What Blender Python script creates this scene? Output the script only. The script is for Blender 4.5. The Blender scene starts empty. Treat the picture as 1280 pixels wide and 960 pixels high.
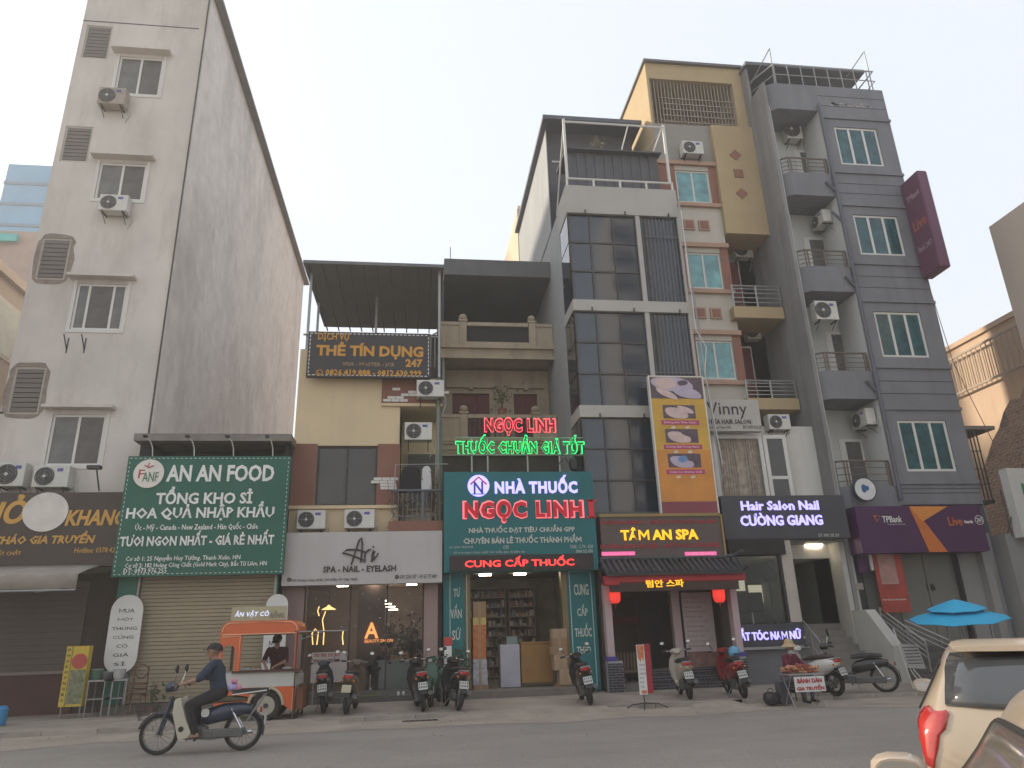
import bpy, bmesh, math, random
import numpy as np
from mathutils import Vector, Matrix
random.seed(7)
R_ = math.radians
scn = bpy.context.scene
COL = scn.collection

# ---------------------------------------------------------------- camera
F_PX, PITCH, ROLL, YAW = 900.0, R_(19.18), R_(-1.83), R_(7.76)
EYE = Vector((0, 0, 1.55))
_F = Vector((math.sin(YAW)*math.cos(PITCH), math.cos(YAW)*math.cos(PITCH), math.sin(PITCH)))
_R0 = Vector((math.cos(YAW), -math.sin(YAW), 0)); _U0 = _R0.cross(_F)
_R = _R0*math.cos(ROLL) + _U0*math.sin(ROLL)
_U = -_R0*math.sin(ROLL) + _U0*math.cos(ROLL)
cd = bpy.data.cameras.new('camera'); cam = bpy.data.objects.new('camera', cd); COL.objects.link(cam)
cam.matrix_world = Matrix(((_R.x, _U.x, -_F.x, EYE.x), (_R.y, _U.y, -_F.y, EYE.y), (_R.z, _U.z, -_F.z, EYE.z), (0, 0, 0, 1)))
cd.sensor_width = 36; cd.lens = 36*F_PX/1280; cd.clip_start = .05; cd.clip_end = 2000
scn.camera = cam
# ---------------------------------------------------------------- world, sun, exposure
SUN_EL, SUN_AZ = 24, -62          # azimuth from +Y towards +X, degrees
w = bpy.data.worlds.new('World'); scn.world = w; w.use_nodes = True
nt = w.node_tree; sky = nt.nodes.new('ShaderNodeTexSky'); sky.sky_type = 'NISHITA'; sky.sun_disc = False
sky.sun_elevation = R_(SUN_EL); sky.sun_rotation = R_(SUN_AZ); sky.dust_density = 3.5; sky.air_density = 1.6; sky.ozone_density = 1.5; sky.altitude = 0
hz = nt.nodes.new('ShaderNodeMix'); hz.data_type = 'RGBA'; hz.inputs['Factor'].default_value = .74; hz.inputs['B'].default_value = (4.65, 4.9, 5.3, 1)
nt.links.new(sky.outputs[0], hz.inputs['A']); nt.links.new(hz.outputs['Result'], nt.nodes['Background'].inputs[0]); nt.nodes['Background'].inputs[1].default_value = 0.10
sl = bpy.data.lights.new('sun', 'SUN'); sl.energy = 2.6; sl.angle = R_(3); sl.color = (1, .86, .68)
so = bpy.data.objects.new('sun', sl); COL.objects.link(so)
_sd = Vector((math.sin(R_(SUN_AZ))*math.cos(R_(SUN_EL)), math.cos(R_(SUN_AZ))*math.cos(R_(SUN_EL)), math.sin(R_(SUN_EL))))
so.rotation_euler = _sd.to_track_quat('Z', 'Y').to_euler(); so.location = (0, 0, 50)
scn.view_settings.view_transform = 'Standard'; scn.view_settings.look = 'None'
scn.view_settings.exposure = 1.18; scn.view_settings.gamma = 1.0; scn.view_settings.use_curve_mapping = False
scn.cycles.max_bounces = 6; scn.cycles.volume_bounces = 1

# ---------------------------------------------------------------- helpers
def ray(px, py): return _F*F_PX + _R*(px-640) - _U*(py-480)
def P(px, py, Y):
    d = ray(px, py); t = Y/d.y; return (d.x*t, EYE.z + d.z*t)
def G(px, py, z=0.0):
    d = ray(px, py); t = (z-EYE.z)/d.z; return (d.x*t, d.y*t)
def RB(x0, y0, x1, y1, Y):
    a = P(x0, y0, Y); b = P(x1, y1, Y); return (a[0], b[0], b[1], a[1])     # X0 X1 Z0 Z1
def sr(r, g, b): return tuple(((c/255)/12.92 if c < 11 else ((c/255+.055)/1.055)**2.4) for c in (r, g, b))

_M = {}
def mat(name, col, rough=.75, var=.12, scale=2.0, streak=0.0, sscale=(1.6, 1.6, .13), stain=(.08, .07, .06), bump=0.0, bscale=30, metal=0.0, grain=0.0, emit=0.0, rnd=0.0, spec=.4, coat=0, world=False, alpha=1.0, trans=0.0):
    if name in _M: return _M[name]
    m = bpy.data.materials.new(name); _M[name] = m; m.use_nodes = True; m.diffuse_color = (*col, 1)
    N, L = m.node_tree.nodes, m.node_tree.links; b = N['Principled BSDF']
    b.inputs['Roughness'].default_value = rough; b.inputs['Metallic'].default_value = metal
    b.inputs['Specular IOR Level'].default_value = spec
    if coat: b.inputs['Coat Weight'].default_value = coat; b.inputs['Coat Roughness'].default_value = .05
    if trans: b.inputs['Transmission Weight'].default_value = trans
    b.inputs['Alpha'].default_value = alpha
    if emit:
        b.inputs['Base Color'].default_value = (*[c*.6 for c in col], 1)
        b.inputs['Emission Color'].default_value = (*col, 1); b.inputs['Emission Strength'].default_value = emit
        return m
    co = N.new('ShaderNodeTexCoord') if not world else N.new('ShaderNodeNewGeometry')
    cs = co.outputs['Object'] if not world else co.outputs['Position']
    n = N.new('ShaderNodeTexNoise'); n.inputs['Scale'].default_value = scale; n.inputs['Detail'].default_value = 6; n.inputs['Roughness'].default_value = .65
    L.new(cs, n.inputs['Vector'])
    mr = N.new('ShaderNodeMapRange'); mr.inputs['From Min'].default_value = .3; mr.inputs['From Max'].default_value = .7
    mr.inputs['To Min'].default_value = 1-var; mr.inputs['To Max'].default_value = 1+var
    L.new(n.outputs['Fac'], mr.inputs['Value'])
    val = mr.outputs[0]
    if grain:
        gn = N.new('ShaderNodeTexNoise'); gn.inputs['Scale'].default_value = 38; gn.inputs['Detail'].default_value = 4; L.new(cs, gn.inputs['Vector'])
        g2 = N.new('ShaderNodeMapRange'); g2.inputs['From Min'].default_value = .3; g2.inputs['From Max'].default_value = .7; g2.inputs['To Min'].default_value = 1-grain; g2.inputs['To Max'].default_value = 1+grain
        L.new(gn.outputs['Fac'], g2.inputs['Value']); gm = N.new('ShaderNodeMath'); gm.operation = 'MULTIPLY'; L.new(val, gm.inputs[0]); L.new(g2.outputs[0], gm.inputs[1]); val = gm.outputs[0]
    if rnd:
        oi = N.new('ShaderNodeObjectInfo'); r2 = N.new('ShaderNodeMapRange'); r2.inputs['To Min'].default_value = 1-rnd; r2.inputs['To Max'].default_value = 1+rnd
        L.new(oi.outputs['Random'], r2.inputs['Value']); mu = N.new('ShaderNodeMath'); mu.operation = 'MULTIPLY'
        L.new(val, mu.inputs[0]); L.new(r2.outputs[0], mu.inputs[1]); val = mu.outputs[0]
    vm = N.new('ShaderNodeVectorMath'); vm.operation = 'SCALE'; vm.inputs[0].default_value = col; L.new(val, vm.inputs['Scale'])
    out = vm.outputs[0]
    if streak:
        mp = N.new('ShaderNodeMapping'); mp.inputs['Scale'].default_value = sscale; L.new(cs, mp.inputs['Vector'])
        s = N.new('ShaderNodeTexNoise'); s.inputs['Scale'].default_value = 1.6; s.inputs['Detail'].default_value = 9; s.inputs['Roughness'].default_value = .7; L.new(mp.outputs[0], s.inputs['Vector'])
        s2 = N.new('ShaderNodeMapRange'); s2.inputs['From Min'].default_value = .47; s2.inputs['From Max'].default_value = .75; s2.inputs['To Max'].default_value = streak; L.new(s.outputs['Fac'], s2.inputs['Value'])
        mx = N.new('ShaderNodeMix'); mx.data_type = 'RGBA'; L.new(s2.outputs[0], mx.inputs['Factor']); L.new(out, mx.inputs['A']); mx.inputs['B'].default_value = (*stain, 1)
        out = mx.outputs['Result']
    L.new(out, b.inputs['Base Color'])
    if bump:
        nb = N.new('ShaderNodeTexNoise'); nb.inputs['Scale'].default_value = bscale; nb.inputs['Detail'].default_value = 5; L.new(cs, nb.inputs['Vector'])
        bp = N.new('ShaderNodeBump'); bp.inputs['Strength'].default_value = bump; bp.inputs['Distance'].default_value = .02
        L.new(nb.outputs['Fac'], bp.inputs['Height']); L.new(bp.outputs[0], b.inputs['Normal'])
    return m

_loc = {}
def wloc(o):
    return _loc.get(o.name, Vector((0, 0, 0)))
def thing(name, label, cat, loc=(0, 0, 0), group=None, kind=None):
    o = bpy.data.objects.new(name, None); COL.objects.link(o); o.location = loc; o.empty_display_size = .3
    _loc[o.name] = Vector(loc)
    if label: o['label'] = label
    if cat: o['category'] = cat
    if group: o['group'] = group
    if kind: o['kind'] = kind
    return o
def tag(o, label=None, cat=None, group=None, kind=None):
    if label: o['label'] = label
    if cat: o['category'] = cat
    if group: o['group'] = group
    if kind: o['kind'] = kind
    return o

class MB:
    def __init__(s): s.v = []; s.f = []; s.mi = []
    def add(s, vs, fs, mi=0):
        k = len(s.v); s.v += [tuple(v) for v in vs]; s.f += [tuple(i+k for i in f) for f in fs]; s.mi += [mi]*len(fs); return s
    def box(s, x0, x1, y0, y1, z0, z1, mi=0):
        if x0 > x1: x0, x1 = x1, x0
        if y0 > y1: y0, y1 = y1, y0
        if z0 > z1: z0, z1 = z1, z0
        v = [(x0, y0, z0), (x1, y0, z0), (x1, y1, z0), (x0, y1, z0), (x0, y0, z1), (x1, y0, z1), (x1, y1, z1), (x0, y1, z1)]
        return s.add(v, [(3, 2, 1, 0), (4, 5, 6, 7), (0, 1, 5, 4), (1, 2, 6, 5), (2, 3, 7, 6), (3, 0, 4, 7)], mi)
    def prism(s, pts, axis, a, b, mi=0):
        # polygon pts in the other two axes, extruded along axis from a to b
        n = len(pts)
        def mk(p, t):
            return {'x': (t, p[0], p[1]), 'y': (p[0], t, p[1]), 'z': (p[0], p[1], t)}[axis]
        v = [mk(p, a) for p in pts] + [mk(p, b) for p in pts]
        f = [tuple(range(n))[::-1], tuple(range(n, 2*n))] + [(i, (i+1) % n, (i+1) % n+n, i+n) for i in range(n)]
        return s.add(v, f, mi)
    def tube(s, pts, r, n=6, mi=0, cap=True):
        pts = [Vector(p) for p in pts]; rs = r if isinstance(r, (list, tuple)) else [r]*len(pts)
        rings = []; ref = None
        for i, p in enumerate(pts):
            d = (pts[min(i+1, len(pts)-1)] - pts[max(i-1, 0)]).normalized()
            if ref is None: ref = Vector((0, 0, 1)) if abs(d.z) < .9 else Vector((1, 0, 0))
            u = d.cross(ref).normalized(); v = d.cross(u); ref = -v if False else ref
            rings.append([p + (u*math.cos(2*math.pi*k/n) + v*math.sin(2*math.pi*k/n))*rs[i] for k in range(n)])
        V = [q for r_ in rings for q in r_]; Fs = []
        for i in range(len(pts)-1):
            for k in range(n): Fs.append((i*n+k, i*n+(k+1) % n, (i+1)*n+(k+1) % n, (i+1)*n+k))
        if cap: Fs += [tuple(range(n))[::-1], tuple((len(pts)-1)*n+k for k in range(n))]
        return s.add(V, Fs, mi)
    def disc(s, c, r, axis='y', t=.01, n=20, mi=0, rz=None):
        c = Vector(c); rz = rz or r; pts = [(math.cos(2*math.pi*k/n)*r, math.sin(2*math.pi*k/n)*rz) for k in range(n)]
        i = 'xyz'.index(axis); o = [j for j in range(3) if j != i]
        P_ = [(c[o[0]]+a, c[o[1]]+b) for a, b in pts]
        return s.prism(P_, axis, c[i]-t/2, c[i]+t/2, mi)
    def torus(s, c, R, r, axis='x', n=24, m=8, mi=0, a0=0, a1=2*math.pi, sq=1.0):
        V = []; full = abs(a1-a0-2*math.pi) < 1e-6; nn = n if full else n+1
        for i in range(nn):
            a = a0+(a1-a0)*i/n
            for j in range(m):
                b = 2*math.pi*j/m; rr = R+r*math.cos(b); h = r*math.sin(b)*sq
                u, v = rr*math.cos(a), rr*math.sin(a)
                V.append({'x': (c[0]+h, c[1]+u, c[2]+v), 'y': (c[0]+u, c[1]+h, c[2]+v), 'z': (c[0]+u, c[1]+v, c[2]+h)}[axis])
        Fs = [(i*m+j, ((i+1) % nn)*m+j, ((i+1) % nn)*m+(j+1) % m, i*m+(j+1) % m) for i in range(n) for j in range(m)]
        return s.add(V, Fs, mi)
    def lathe(s, c, prof, axis='z', n=16, mi=0):
        V = []
        for r, h in prof:
            for k in range(n):
                a = 2*math.pi*k/n; u, v = r*math.cos(a), r*math.sin(a)
                V.append({'z': (c[0]+u, c[1]+v, c[2]+h), 'x': (c[0]+h, c[1]+u, c[2]+v), 'y': (c[0]+u, c[1]+h, c[2]+v)}[axis])
        Fs = [(i*n+k, i*n+(k+1) % n, (i+1)*n+(k+1) % n, (i+1)*n+k) for i in range(len(prof)-1) for k in range(n)]
        Fs += [tuple(range(n))[::-1], tuple((len(prof)-1)*n+k for k in range(n))]
        return s.add(V, Fs, mi)
    def loft(s, secs, n=14, e=2.6, mi=0, axis='y'):
        # secs: (t, cx, cz, hw, hh) superellipse sections along y
        V = []
        for (t, cx, cz, hw, hh) in secs:
            for k in range(n):
                a = 2*math.pi*k/n; c_, s_ = math.cos(a), math.sin(a)
                u = cx+hw*math.copysign(abs(c_)**(2/e), c_); v = cz+hh*math.copysign(abs(s_)**(2/e), s_)
                V.append((u, t, v) if axis == 'y' else ((t, u, v) if axis == 'x' else (u, v, t)))
        Fs = [(i*n+k, i*n+(k+1) % n, (i+1)*n+(k+1) % n, (i+1)*n+k) for i in range(len(secs)-1) for k in range(n)]
        Fs += [tuple(range(n))[::-1], tuple((len(secs)-1)*n+k for k in range(n))]
        return s.add(V, Fs, mi)
    def mesh(s, name, L=Vector((0, 0, 0))):
        me = bpy.data.meshes.new(name); me.from_pydata([(v[0]-L.x, v[1]-L.y, v[2]-L.z) for v in s.v], [], s.f)
        bm = bmesh.new(); bm.from_mesh(me); bmesh.ops.recalc_face_normals(bm, faces=bm.faces); bm.to_mesh(me); bm.free()
        return me
    def build(s, name, m, parent=None, smooth=False, bevel=0, local=False):
        L = Vector((0, 0, 0)) if (parent is None or local) else wloc(parent)
        me = s.mesh(name, L)
        ms = m if isinstance(m, (list, tuple)) else [m]
        for x in ms: me.materials.append(x)
        if len(ms) > 1: me.polygons.foreach_set('material_index', s.mi)
        if smooth:
            me.polygons.foreach_set('use_smooth', [True]*len(me.polygons)); 
            try: me.set_sharp_from_angle(angle=R_(42))
            except Exception: pass
        o = bpy.data.objects.new(name, me); COL.objects.link(o)
        if parent is not None:
            o.parent = parent; _loc[o.name] = L
        if bevel:
            b = o.modifiers.new('bevel', 'BEVEL'); b.width = bevel; b.segments = 2; b.limit_method = 'ANGLE'; b.angle_limit = R_(50)
        return o
def box(name, m, parent, x0, x1, y0, y1, z0, z1, bevel=0):
    return MB().box(x0, x1, y0, y1, z0, z1).build(name, m, parent, bevel=bevel)
_pm = {}
def pieces(name, m, parent, boxes, share=True):
    """each box an object of its own; alike sizes share mesh data"""
    out = []
    L = wloc(parent) if parent is not None else Vector((0, 0, 0))
    for (x0, x1, y0, y1, z0, z1) in boxes:
        k = (name, m.name, round(x1-x0, 3), round(y1-y0, 3), round(z1-z0, 3))
        if k not in _pm:
            a, b, c = (x1-x0)/2, (y1-y0)/2, (z1-z0)/2
            me = MB().box(-a, a, -b, b, -c, c).mesh(name); me.materials.append(m); _pm[k] = me
        o = bpy.data.objects.new(name, _pm[k]); COL.objects.link(o); o.parent = parent
        o.location = Vector(((x0+x1)/2, (y0+y1)/2, (z0+z1)/2)) - L
        _loc[o.name] = L + o.location; out.append(o)
    return out
def wall_mb(X0, X1, Z0, Z1, Y, holes=(), depth=.25, axis='y'):
    xs = sorted({X0, X1, *[h[0] for h in holes], *[h[1] for h in holes]}); zs = sorted({Z0, Z1, *[h[2] for h in holes], *[h[3] for h in holes]})
    xs = [x for x in xs if X0-1e-6 <= x <= X1+1e-6]; zs = [z for z in zs if Z0-1e-6 <= z <= Z1+1e-6]
    m = MB()
    def solid(x, z):
        return not any(h[0] < x < h[1] and h[2] < z < h[3] for h in holes)
    for i in range(len(xs)-1):
        for j in range(len(zs)-1):
            cx, cz = (xs[i]+xs[i+1])/2, (zs[j]+zs[j+1])/2
            if solid(cx, cz): m.add([(xs[i], Y, zs[j]), (xs[i+1], Y, zs[j]), (xs[i+1], Y, zs[j+1]), (xs[i], Y, zs[j+1])], [(0, 1, 2, 3)])
    for (a, b, c, d) in holes:
        m.add([(a, Y, c), (b, Y, c), (b, Y+depth, c), (a, Y+depth, c)], [(0, 1, 2, 3)])
        m.add([(a, Y, d), (b, Y, d), (b, Y+depth, d), (a, Y+depth, d)], [(3, 2, 1, 0)])
        m.add([(a, Y, c), (a, Y, d), (a, Y+depth, d), (a, Y+depth, c)], [(0, 1, 2, 3)])
        m.add([(b, Y, c), (b, Y, d), (b, Y+depth, d), (b, Y+depth, c)], [(3, 2, 1, 0)])
    return m
def window(parent, rect, Y, n=2, fm=None, gm=None, fw=.05, rec=.10, rows=1, name='window', splits=None, inset=.004):
    """frame bars in one mesh, each pane a sub-part"""
    X0, X1, Z0, Z1 = rect; y0, y1 = Y+rec, Y+rec+.05
    X0 += inset; X1 -= inset; Z0 += inset; Z1 -= inset
    m = MB(); m.box(X0, X0+fw, y0, y1, Z0, Z1); m.box(X1-fw, X1, y0, y1, Z0, Z1)
    m.box(X0+fw, X1-fw, y0, y1, Z0, Z0+fw); m.box(X0+fw, X1-fw, y0, y1, Z1-fw, Z1)
    cuts = splits or [i/n for i in range(1, n)]
    xc = [X0+fw] + [X0+(X1-X0)*c for c in cuts] + [X1-fw]
    for c in xc[1:-1]: m.box(c-fw*.55, c+fw*.55, y0, y1, Z0+fw, Z1-fw)
    zc = [Z0+fw+(Z1-Z0-2*fw)*j/rows for j in range(rows+1)]
    for z in zc[1:-1]:
        for i in range(len(xc)-1): m.box(xc[i]+(fw*.55 if i else 0), xc[i+1]-(fw*.55 if i < len(xc)-2 else 0), y0+.003, y1, z-fw*.4, z+fw*.4)
    fr = m.build(name, fm, parent)
    for i in range(len(xc)-1):
        a = xc[i]+(fw*.55 if i else 0); b = xc[i+1]-(fw*.55 if i < len(xc)-2 else 0)
        for j in range(rows):
            g = gm[(i+j) % len(gm)] if isinstance(gm, (list, tuple)) else gm
            pieces('pane', g, fr, [(a+.002, b-.002, y0+.02, y0+.03, zc[j]+(fw*.4 if j else 0)+.002, zc[j+1]-(fw*.4 if j < rows-1 else 0)-.002)])
    return fr
_tn = [0]
ACC = {'Ơ': ('O', 1), 'Ờ': ('Ò', 1), 'Ớ': ('Ó', 1), 'Ở': ('Ỏ', 1), 'Ỡ': ('Õ', 1), 'Ợ': ('Ọ', 1), 'ơ': ('o', 2), 'ờ': ('ò', 2), 'ớ': ('ó', 2), 'ở': ('ỏ', 2), 'ỡ': ('õ', 2), 'ợ': ('ọ', 2), 'Đ': ('D', 3), 'đ': ('d', 4)}
def _txt(body, weight, shear, ext, res, sp=1.0):
    c = bpy.data.curves.new('t', 'FONT'); c.body = body; c.offset = weight; c.shear = shear; c.extrude = ext; c.resolution_u = res; c.space_character = sp
    o = bpy.data.objects.new('t', c); COL.objects.link(o); dg = bpy.context.evaluated_depsgraph_get()
    me = bpy.data.meshes.new_from_object(o.evaluated_get(dg)); bpy.data.objects.remove(o); bpy.data.curves.remove(c)
    n = len(me.vertices); a = np.empty(n*3, 'f'); me.vertices.foreach_get('co', a); a = a.reshape(-1, 3)
    return me, a
def text(body, rect, Y, m, parent, weight=.02, shear=0, ext=.006, res=2, name='lettering', side=None, sp=1.0):
    """lettering fitted into rect (X0,X1,Z0,Z1) on the plane y=Y facing -Y. side='x-': rect is (Y0,Y1,Z0,Z1) on plane x=Y facing -X"""
    if len(body) > 14: res = 1
    plain = ''.join(ACC.get(ch, (ch, 0))[0] for ch in body)
    if 'M' in plain and weight > 0:
        # the built-in font's bold capital M fills wrongly: stand an own M in its place
        src = plain; plain = plain.replace('M', 'O')
        me, a = _txt(plain, weight, shear, .01, res, sp)
        _, ow = _txt('O', weight, shear, .01, 2, sp); wO = ow[:, 0].max()-ow[:, 0].min(); _, hw_ = _txt('H', weight, shear, .01, 1, sp); h0, h1 = hw_[:, 1].min(), hw_[:, 1].max()
        spans = []
        for i, ch in enumerate(src):
            if ch == 'M': _, b = _txt(plain[:i+1], weight, shear, .01, 1, sp); xr = b[:, 0].max(); spans.append((xr-wO, xr))
        bm = bmesh.new(); bm.from_mesh(me)
        bmesh.ops.delete(bm, geom=[v for v in bm.verts if any(xl-.002 <= v.co.x-shear*0 <= xr+.002 for xl, xr in spans)], context='VERTS')
        for xl, xr in spans:
            W2, H2 = (xr-xl)*(1 if not shear else .9), h1-h0; t_ = min(.075+weight*2, W2*.3); y1, y2 = H2-t_*1.8, H2*.2
            for q in (((0, 0), (t_, 0), (t_, H2), (0, H2)), ((W2-t_, 0), (W2, 0), (W2, H2), (W2-t_, H2)), ((t_, y1), (W2/2, y2), (W2/2, y2+t_*1.8), (t_, H2)), ((W2/2, y2), (W2-t_, y1), (W2-t_, H2), (W2/2, y2+t_*1.8))):
                bm.faces.new([bm.verts.new((xl+u+shear*v*.9, h0+v, .01)) for u, v in q])
        bmesh.ops.triangulate(bm, faces=[f for f in bm.faces if len(f.verts) > 4]); bm.to_mesh(me); bm.free()
        n = len(me.vertices); a = np.empty(n*3, 'f'); me.vertices.foreach_get('co', a); a = a.reshape(-1, 3)
    else: me, a = _txt(plain, weight, shear, .01, res, sp)
    if len(a) == 0: return None
    x0, x1, z0, z1 = a[:, 0].min(), a[:, 0].max(), a[:, 1].min(), a[:, 1].max()
    horns = []
    for i, ch in enumerate(body):
        if ch in ACC:
            _, b = _txt(plain[:i]+ACC[ch][0][0], weight, shear, .01, 1, sp); xr = b[:, 0].max(); 
            if ACC[ch][1] >= 3:
                _, b0 = _txt(plain[:i]+'I', weight, shear, .01, 1, sp); horns.append((b0[:, 0].max()-.05 if ACC[ch][1] == 3 else xr-.05, .36 if ACC[ch][1] == 3 else .58, 1))
            else: horns.append((xr, .66 if ACC[ch][1] == 1 else .47, 0))
    X0, X1, Z0, Z1 = rect; sx, sz = (X1-X0)/max(x1-x0, 1e-4), (Z1-Z0)/max(z1-z0, 1e-4)
    k = a.copy(); yy = np.where(a[:, 2] > 0, -ext, 0.0)
    if side == 'x-': co = np.stack([Y+yy, X1-(a[:, 0]-x0)*sx*1.0, Z0+(a[:, 1]-z0)*sz], 1)
    else: co = np.stack([X0+(a[:, 0]-x0)*sx, Y+yy, Z0+(a[:, 1]-z0)*sz], 1)
    L = wloc(parent) if parent is not None else Vector((0, 0, 0))
    co = co - np.array([L.x, L.y, L.z]); me.vertices.foreach_set('co', co.astype('f').ravel()); me.update()
    if horns:
        bm = bmesh.new(); bm.from_mesh(me)
        for hx, hz, bar in horns:
            for q in (((-.14, -.04), (.16, -.04), (.16, .04), (-.14, .04)),) if bar else (((-.10, -.13), (-.03, -.13), (.10, .03), (.10, .10), (.02, .10), (.02, .02)),):
                vs = [bm.verts.new((X0+(hx-x0+u)*sx-L.x, Y-ext-L.y, Z0+(hz-z0+v)*sz-L.z)) for u, v in q]; bm.faces.new(vs)
        bm.to_mesh(me); bm.free()
    me.name = name; me.materials.clear(); me.materials.append(m)
    for p in me.polygons: p.material_index = 0
    o = bpy.data.objects.new(name, me); COL.objects.link(o); o.parent = parent
    return o
def ptext(body, px, Y, m, parent, **k):
    xm_ = (max(px[0], 0)+px[2])/2
    return text(body, (P(px[0], px[1], Y)[0], P(px[2], px[3], Y)[0], P(xm_, px[3], Y)[1], P(xm_, px[1], Y)[1]), Y, m, parent, **k)
def dup(o, parent=None):
    c = o.copy(); COL.objects.link(c)
    if parent: c.parent = parent
    for ch in [x for x in bpy.data.objects if x.parent == o]: dup(ch, c)
    return c
def dup_thing(root, loc, rz, label, group=None, remap=None):
    kids = {}
    for o in bpy.data.objects:
        if o.parent: kids.setdefault(o.parent.name, []).append(o)
    def rec(o, par):
        c = o.copy(); COL.objects.link(c)
        if par: c.parent = par
        if remap and c.type == 'MESH':
            for i, s in enumerate(c.material_slots):
                mm = s.material
                if mm and mm.name in remap:
                    s.link = 'OBJECT'; s.material = _M[remap[mm.name]]
        for ch in kids.get(o.name, []): rec(ch, c)
        return c
    r = rec(root, None); r.location = loc; r.rotation_euler = (0, 0, rz); _loc[r.name] = Vector(loc)
    r['label'] = label
    if group: r['group'] = group
    return r
# ---------------------------------------------------------------- materials
ASPH = mat('asphalt', (.27, .235, .20), .9, .10, .5, bump=.35, bscale=90, world=True)
PAVE = mat('pavement_concrete', (.31, .265, .22), .9, .22, .9, grain=.15, streak=.35, sscale=(.5, .9, 1), stain=(.17, .145, .12), bump=.3, bscale=50, world=True)
KERB = mat('kerb_stone', (.29, .26, .22), .9, .15, 3, bump=.2, rnd=.12)
TOWER = mat('grey_render', (.57, .53, .485), .9, .12, .5, streak=.75, sscale=(1.0, .8, .22), stain=(.38, .345, .31), bump=.15, bscale=14, world=True)
TOWERS = mat('grey_render_side', (.64, .61, .58), .9, .12, streak=.9, sscale=(.42, .22, .12), stain=(.36, .34, .325), bump=.15, bscale=14, world=True)
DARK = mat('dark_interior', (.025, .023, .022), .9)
SOFF = mat('dark_soffit', (.09, .09, .092), .8, .12, 1.5, world=True)
CREAM = mat('cream_render', (.60, .48, .31), .85, .07, .6, streak=.22, stain=(.34, .28, .2), world=True)
BROWN = mat('brown_render', (.22, .105, .075), .85, .08, 1.2, world=True)
WHITE = mat('white_render', (.62, .60, .56), .85, .07, .8, streak=.3, stain=(.36, .34, .31), world=True)
WPAINT = mat('white_metal', (.62, .61, .58), .5, .05)
LGREY = mat('light_grey_render', (.33, .345, .355), .85, .07, .7, streak=.35, stain=(.2, .2, .2), world=True)
GREY = mat('blue_grey_render', (.18, .185, .205), .85, .10, .8, streak=.5, sscale=(1.3, 1.3, .10), stain=(.10, .105, .12), world=True)
GREYD = mat('dark_side_render', (.22, .215, .215), .9, .18, .5, streak=.8, stain=(.12, .115, .11), world=True)
TAN = mat('tan_render', (.42, .32, .185), .85, .06, .8, streak=.3, stain=(.3, .24, .15), world=True)
TERRA = mat('terracotta', (.26, .12, .085), .8, .1, 2, world=True)
PINKB = mat('peach_trim', (.42, .27, .20), .8, .08, 2, world=True)
ORANGE = mat('orange_render', (.62, .46, .33), .85, .08, .6, streak=.3, stain=(.4, .25, .16), world=True)
STONE = mat('cream_stone', (.40, .33, .24), .85, .12, 1.2, streak=.5, stain=(.18, .15, .12), world=True)
STEEL = mat('dull_steel', (.30, .30, .30), .45, .1, 4, metal=.6)
RUST = mat('dark_iron', (.05, .045, .042), .6, .2, 6)
CHROME = mat('chrome', (.6, .6, .6), .2, .03, metal=1)
GLD = mat('dark_tinted_glass', (.022, .032, .05), .04, .3, .8, spec=.8)
GLD2 = mat('dark_tinted_glass_brown', (.03, .026, .024), .09, .3, .8, spec=.7)
GLW = mat('old_window_glass', (.12, .115, .11), .15, .35, 2.5, spec=.5)
GLT = mat('teal_glass_painted_reflection', (.10, .29, .31), .07, .55, 1.6, spec=.9, world=True)  # uneven teal patches are building reflections painted into the glass colour
GLT2 = mat('teal_curtain_glass', (.015, .075, .09), .10, .6, 3.5, spec=.5, streak=.6, sscale=(3, 3, .1), stain=(.05, .17, .19), world=True)
LOUV = mat('louvre_grey', (.16, .145, .13), .8, .12)
ACW = mat('ac_casing', (.55, .54, .50), .5, .10, 3, streak=.3, stain=(.3, .27, .22))
ACD = mat('ac_fan_dark', (.045, .045, .045), .6)
BLACK = mat('black_plastic', (.02, .02, .022), .45)
WIRE = mat('black_cable', (.02, .02, .02), .7)
MAROON = mat('maroon_door', (.13, .03, .028), .6, .15)
FRONT = 19.8

# ---------------------------------------------------------------- setting: ground
m = MB(); m.add([(-400, -300, 0), (400, -300, 0), (400, 900, 0), (-400, 900, 0)], [(0, 1, 2, 3)]); tag(m.build('ground', ASPH), kind='structure')
# carriageway sheet with subtle worn lane bands
ROAD = mat('road_asphalt', (.265, .238, .212), .85, .13, .35, grain=.22, streak=.55, sscale=(.10, .75, 1), stain=(.185, .166, .148), bump=.5, bscale=70, world=True)
m = MB().add([(-120, -8, .004), (120, -8, .004), (120, 15.7, .004), (-120, 15.7, .004)], [(0, 1, 2, 3)]); tag(m.build('road', ROAD), kind='structure')
KY = 16.0
def gz(y): return .03 if y < KY else .06+(min(y, 19.8)-KY)/3.8*.06
m = MB()
m.add([(-60, KY+.2, .075), (60, KY+.2, .075), (60, 20.2, .13), (-60, 20.2, .13), (60, 60, .13), (-60, 60, .13)], [(0, 1, 2, 3), (3, 2, 4, 5)])
pav = m.build('pavement', PAVE); tag(pav, kind='structure')
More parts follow.
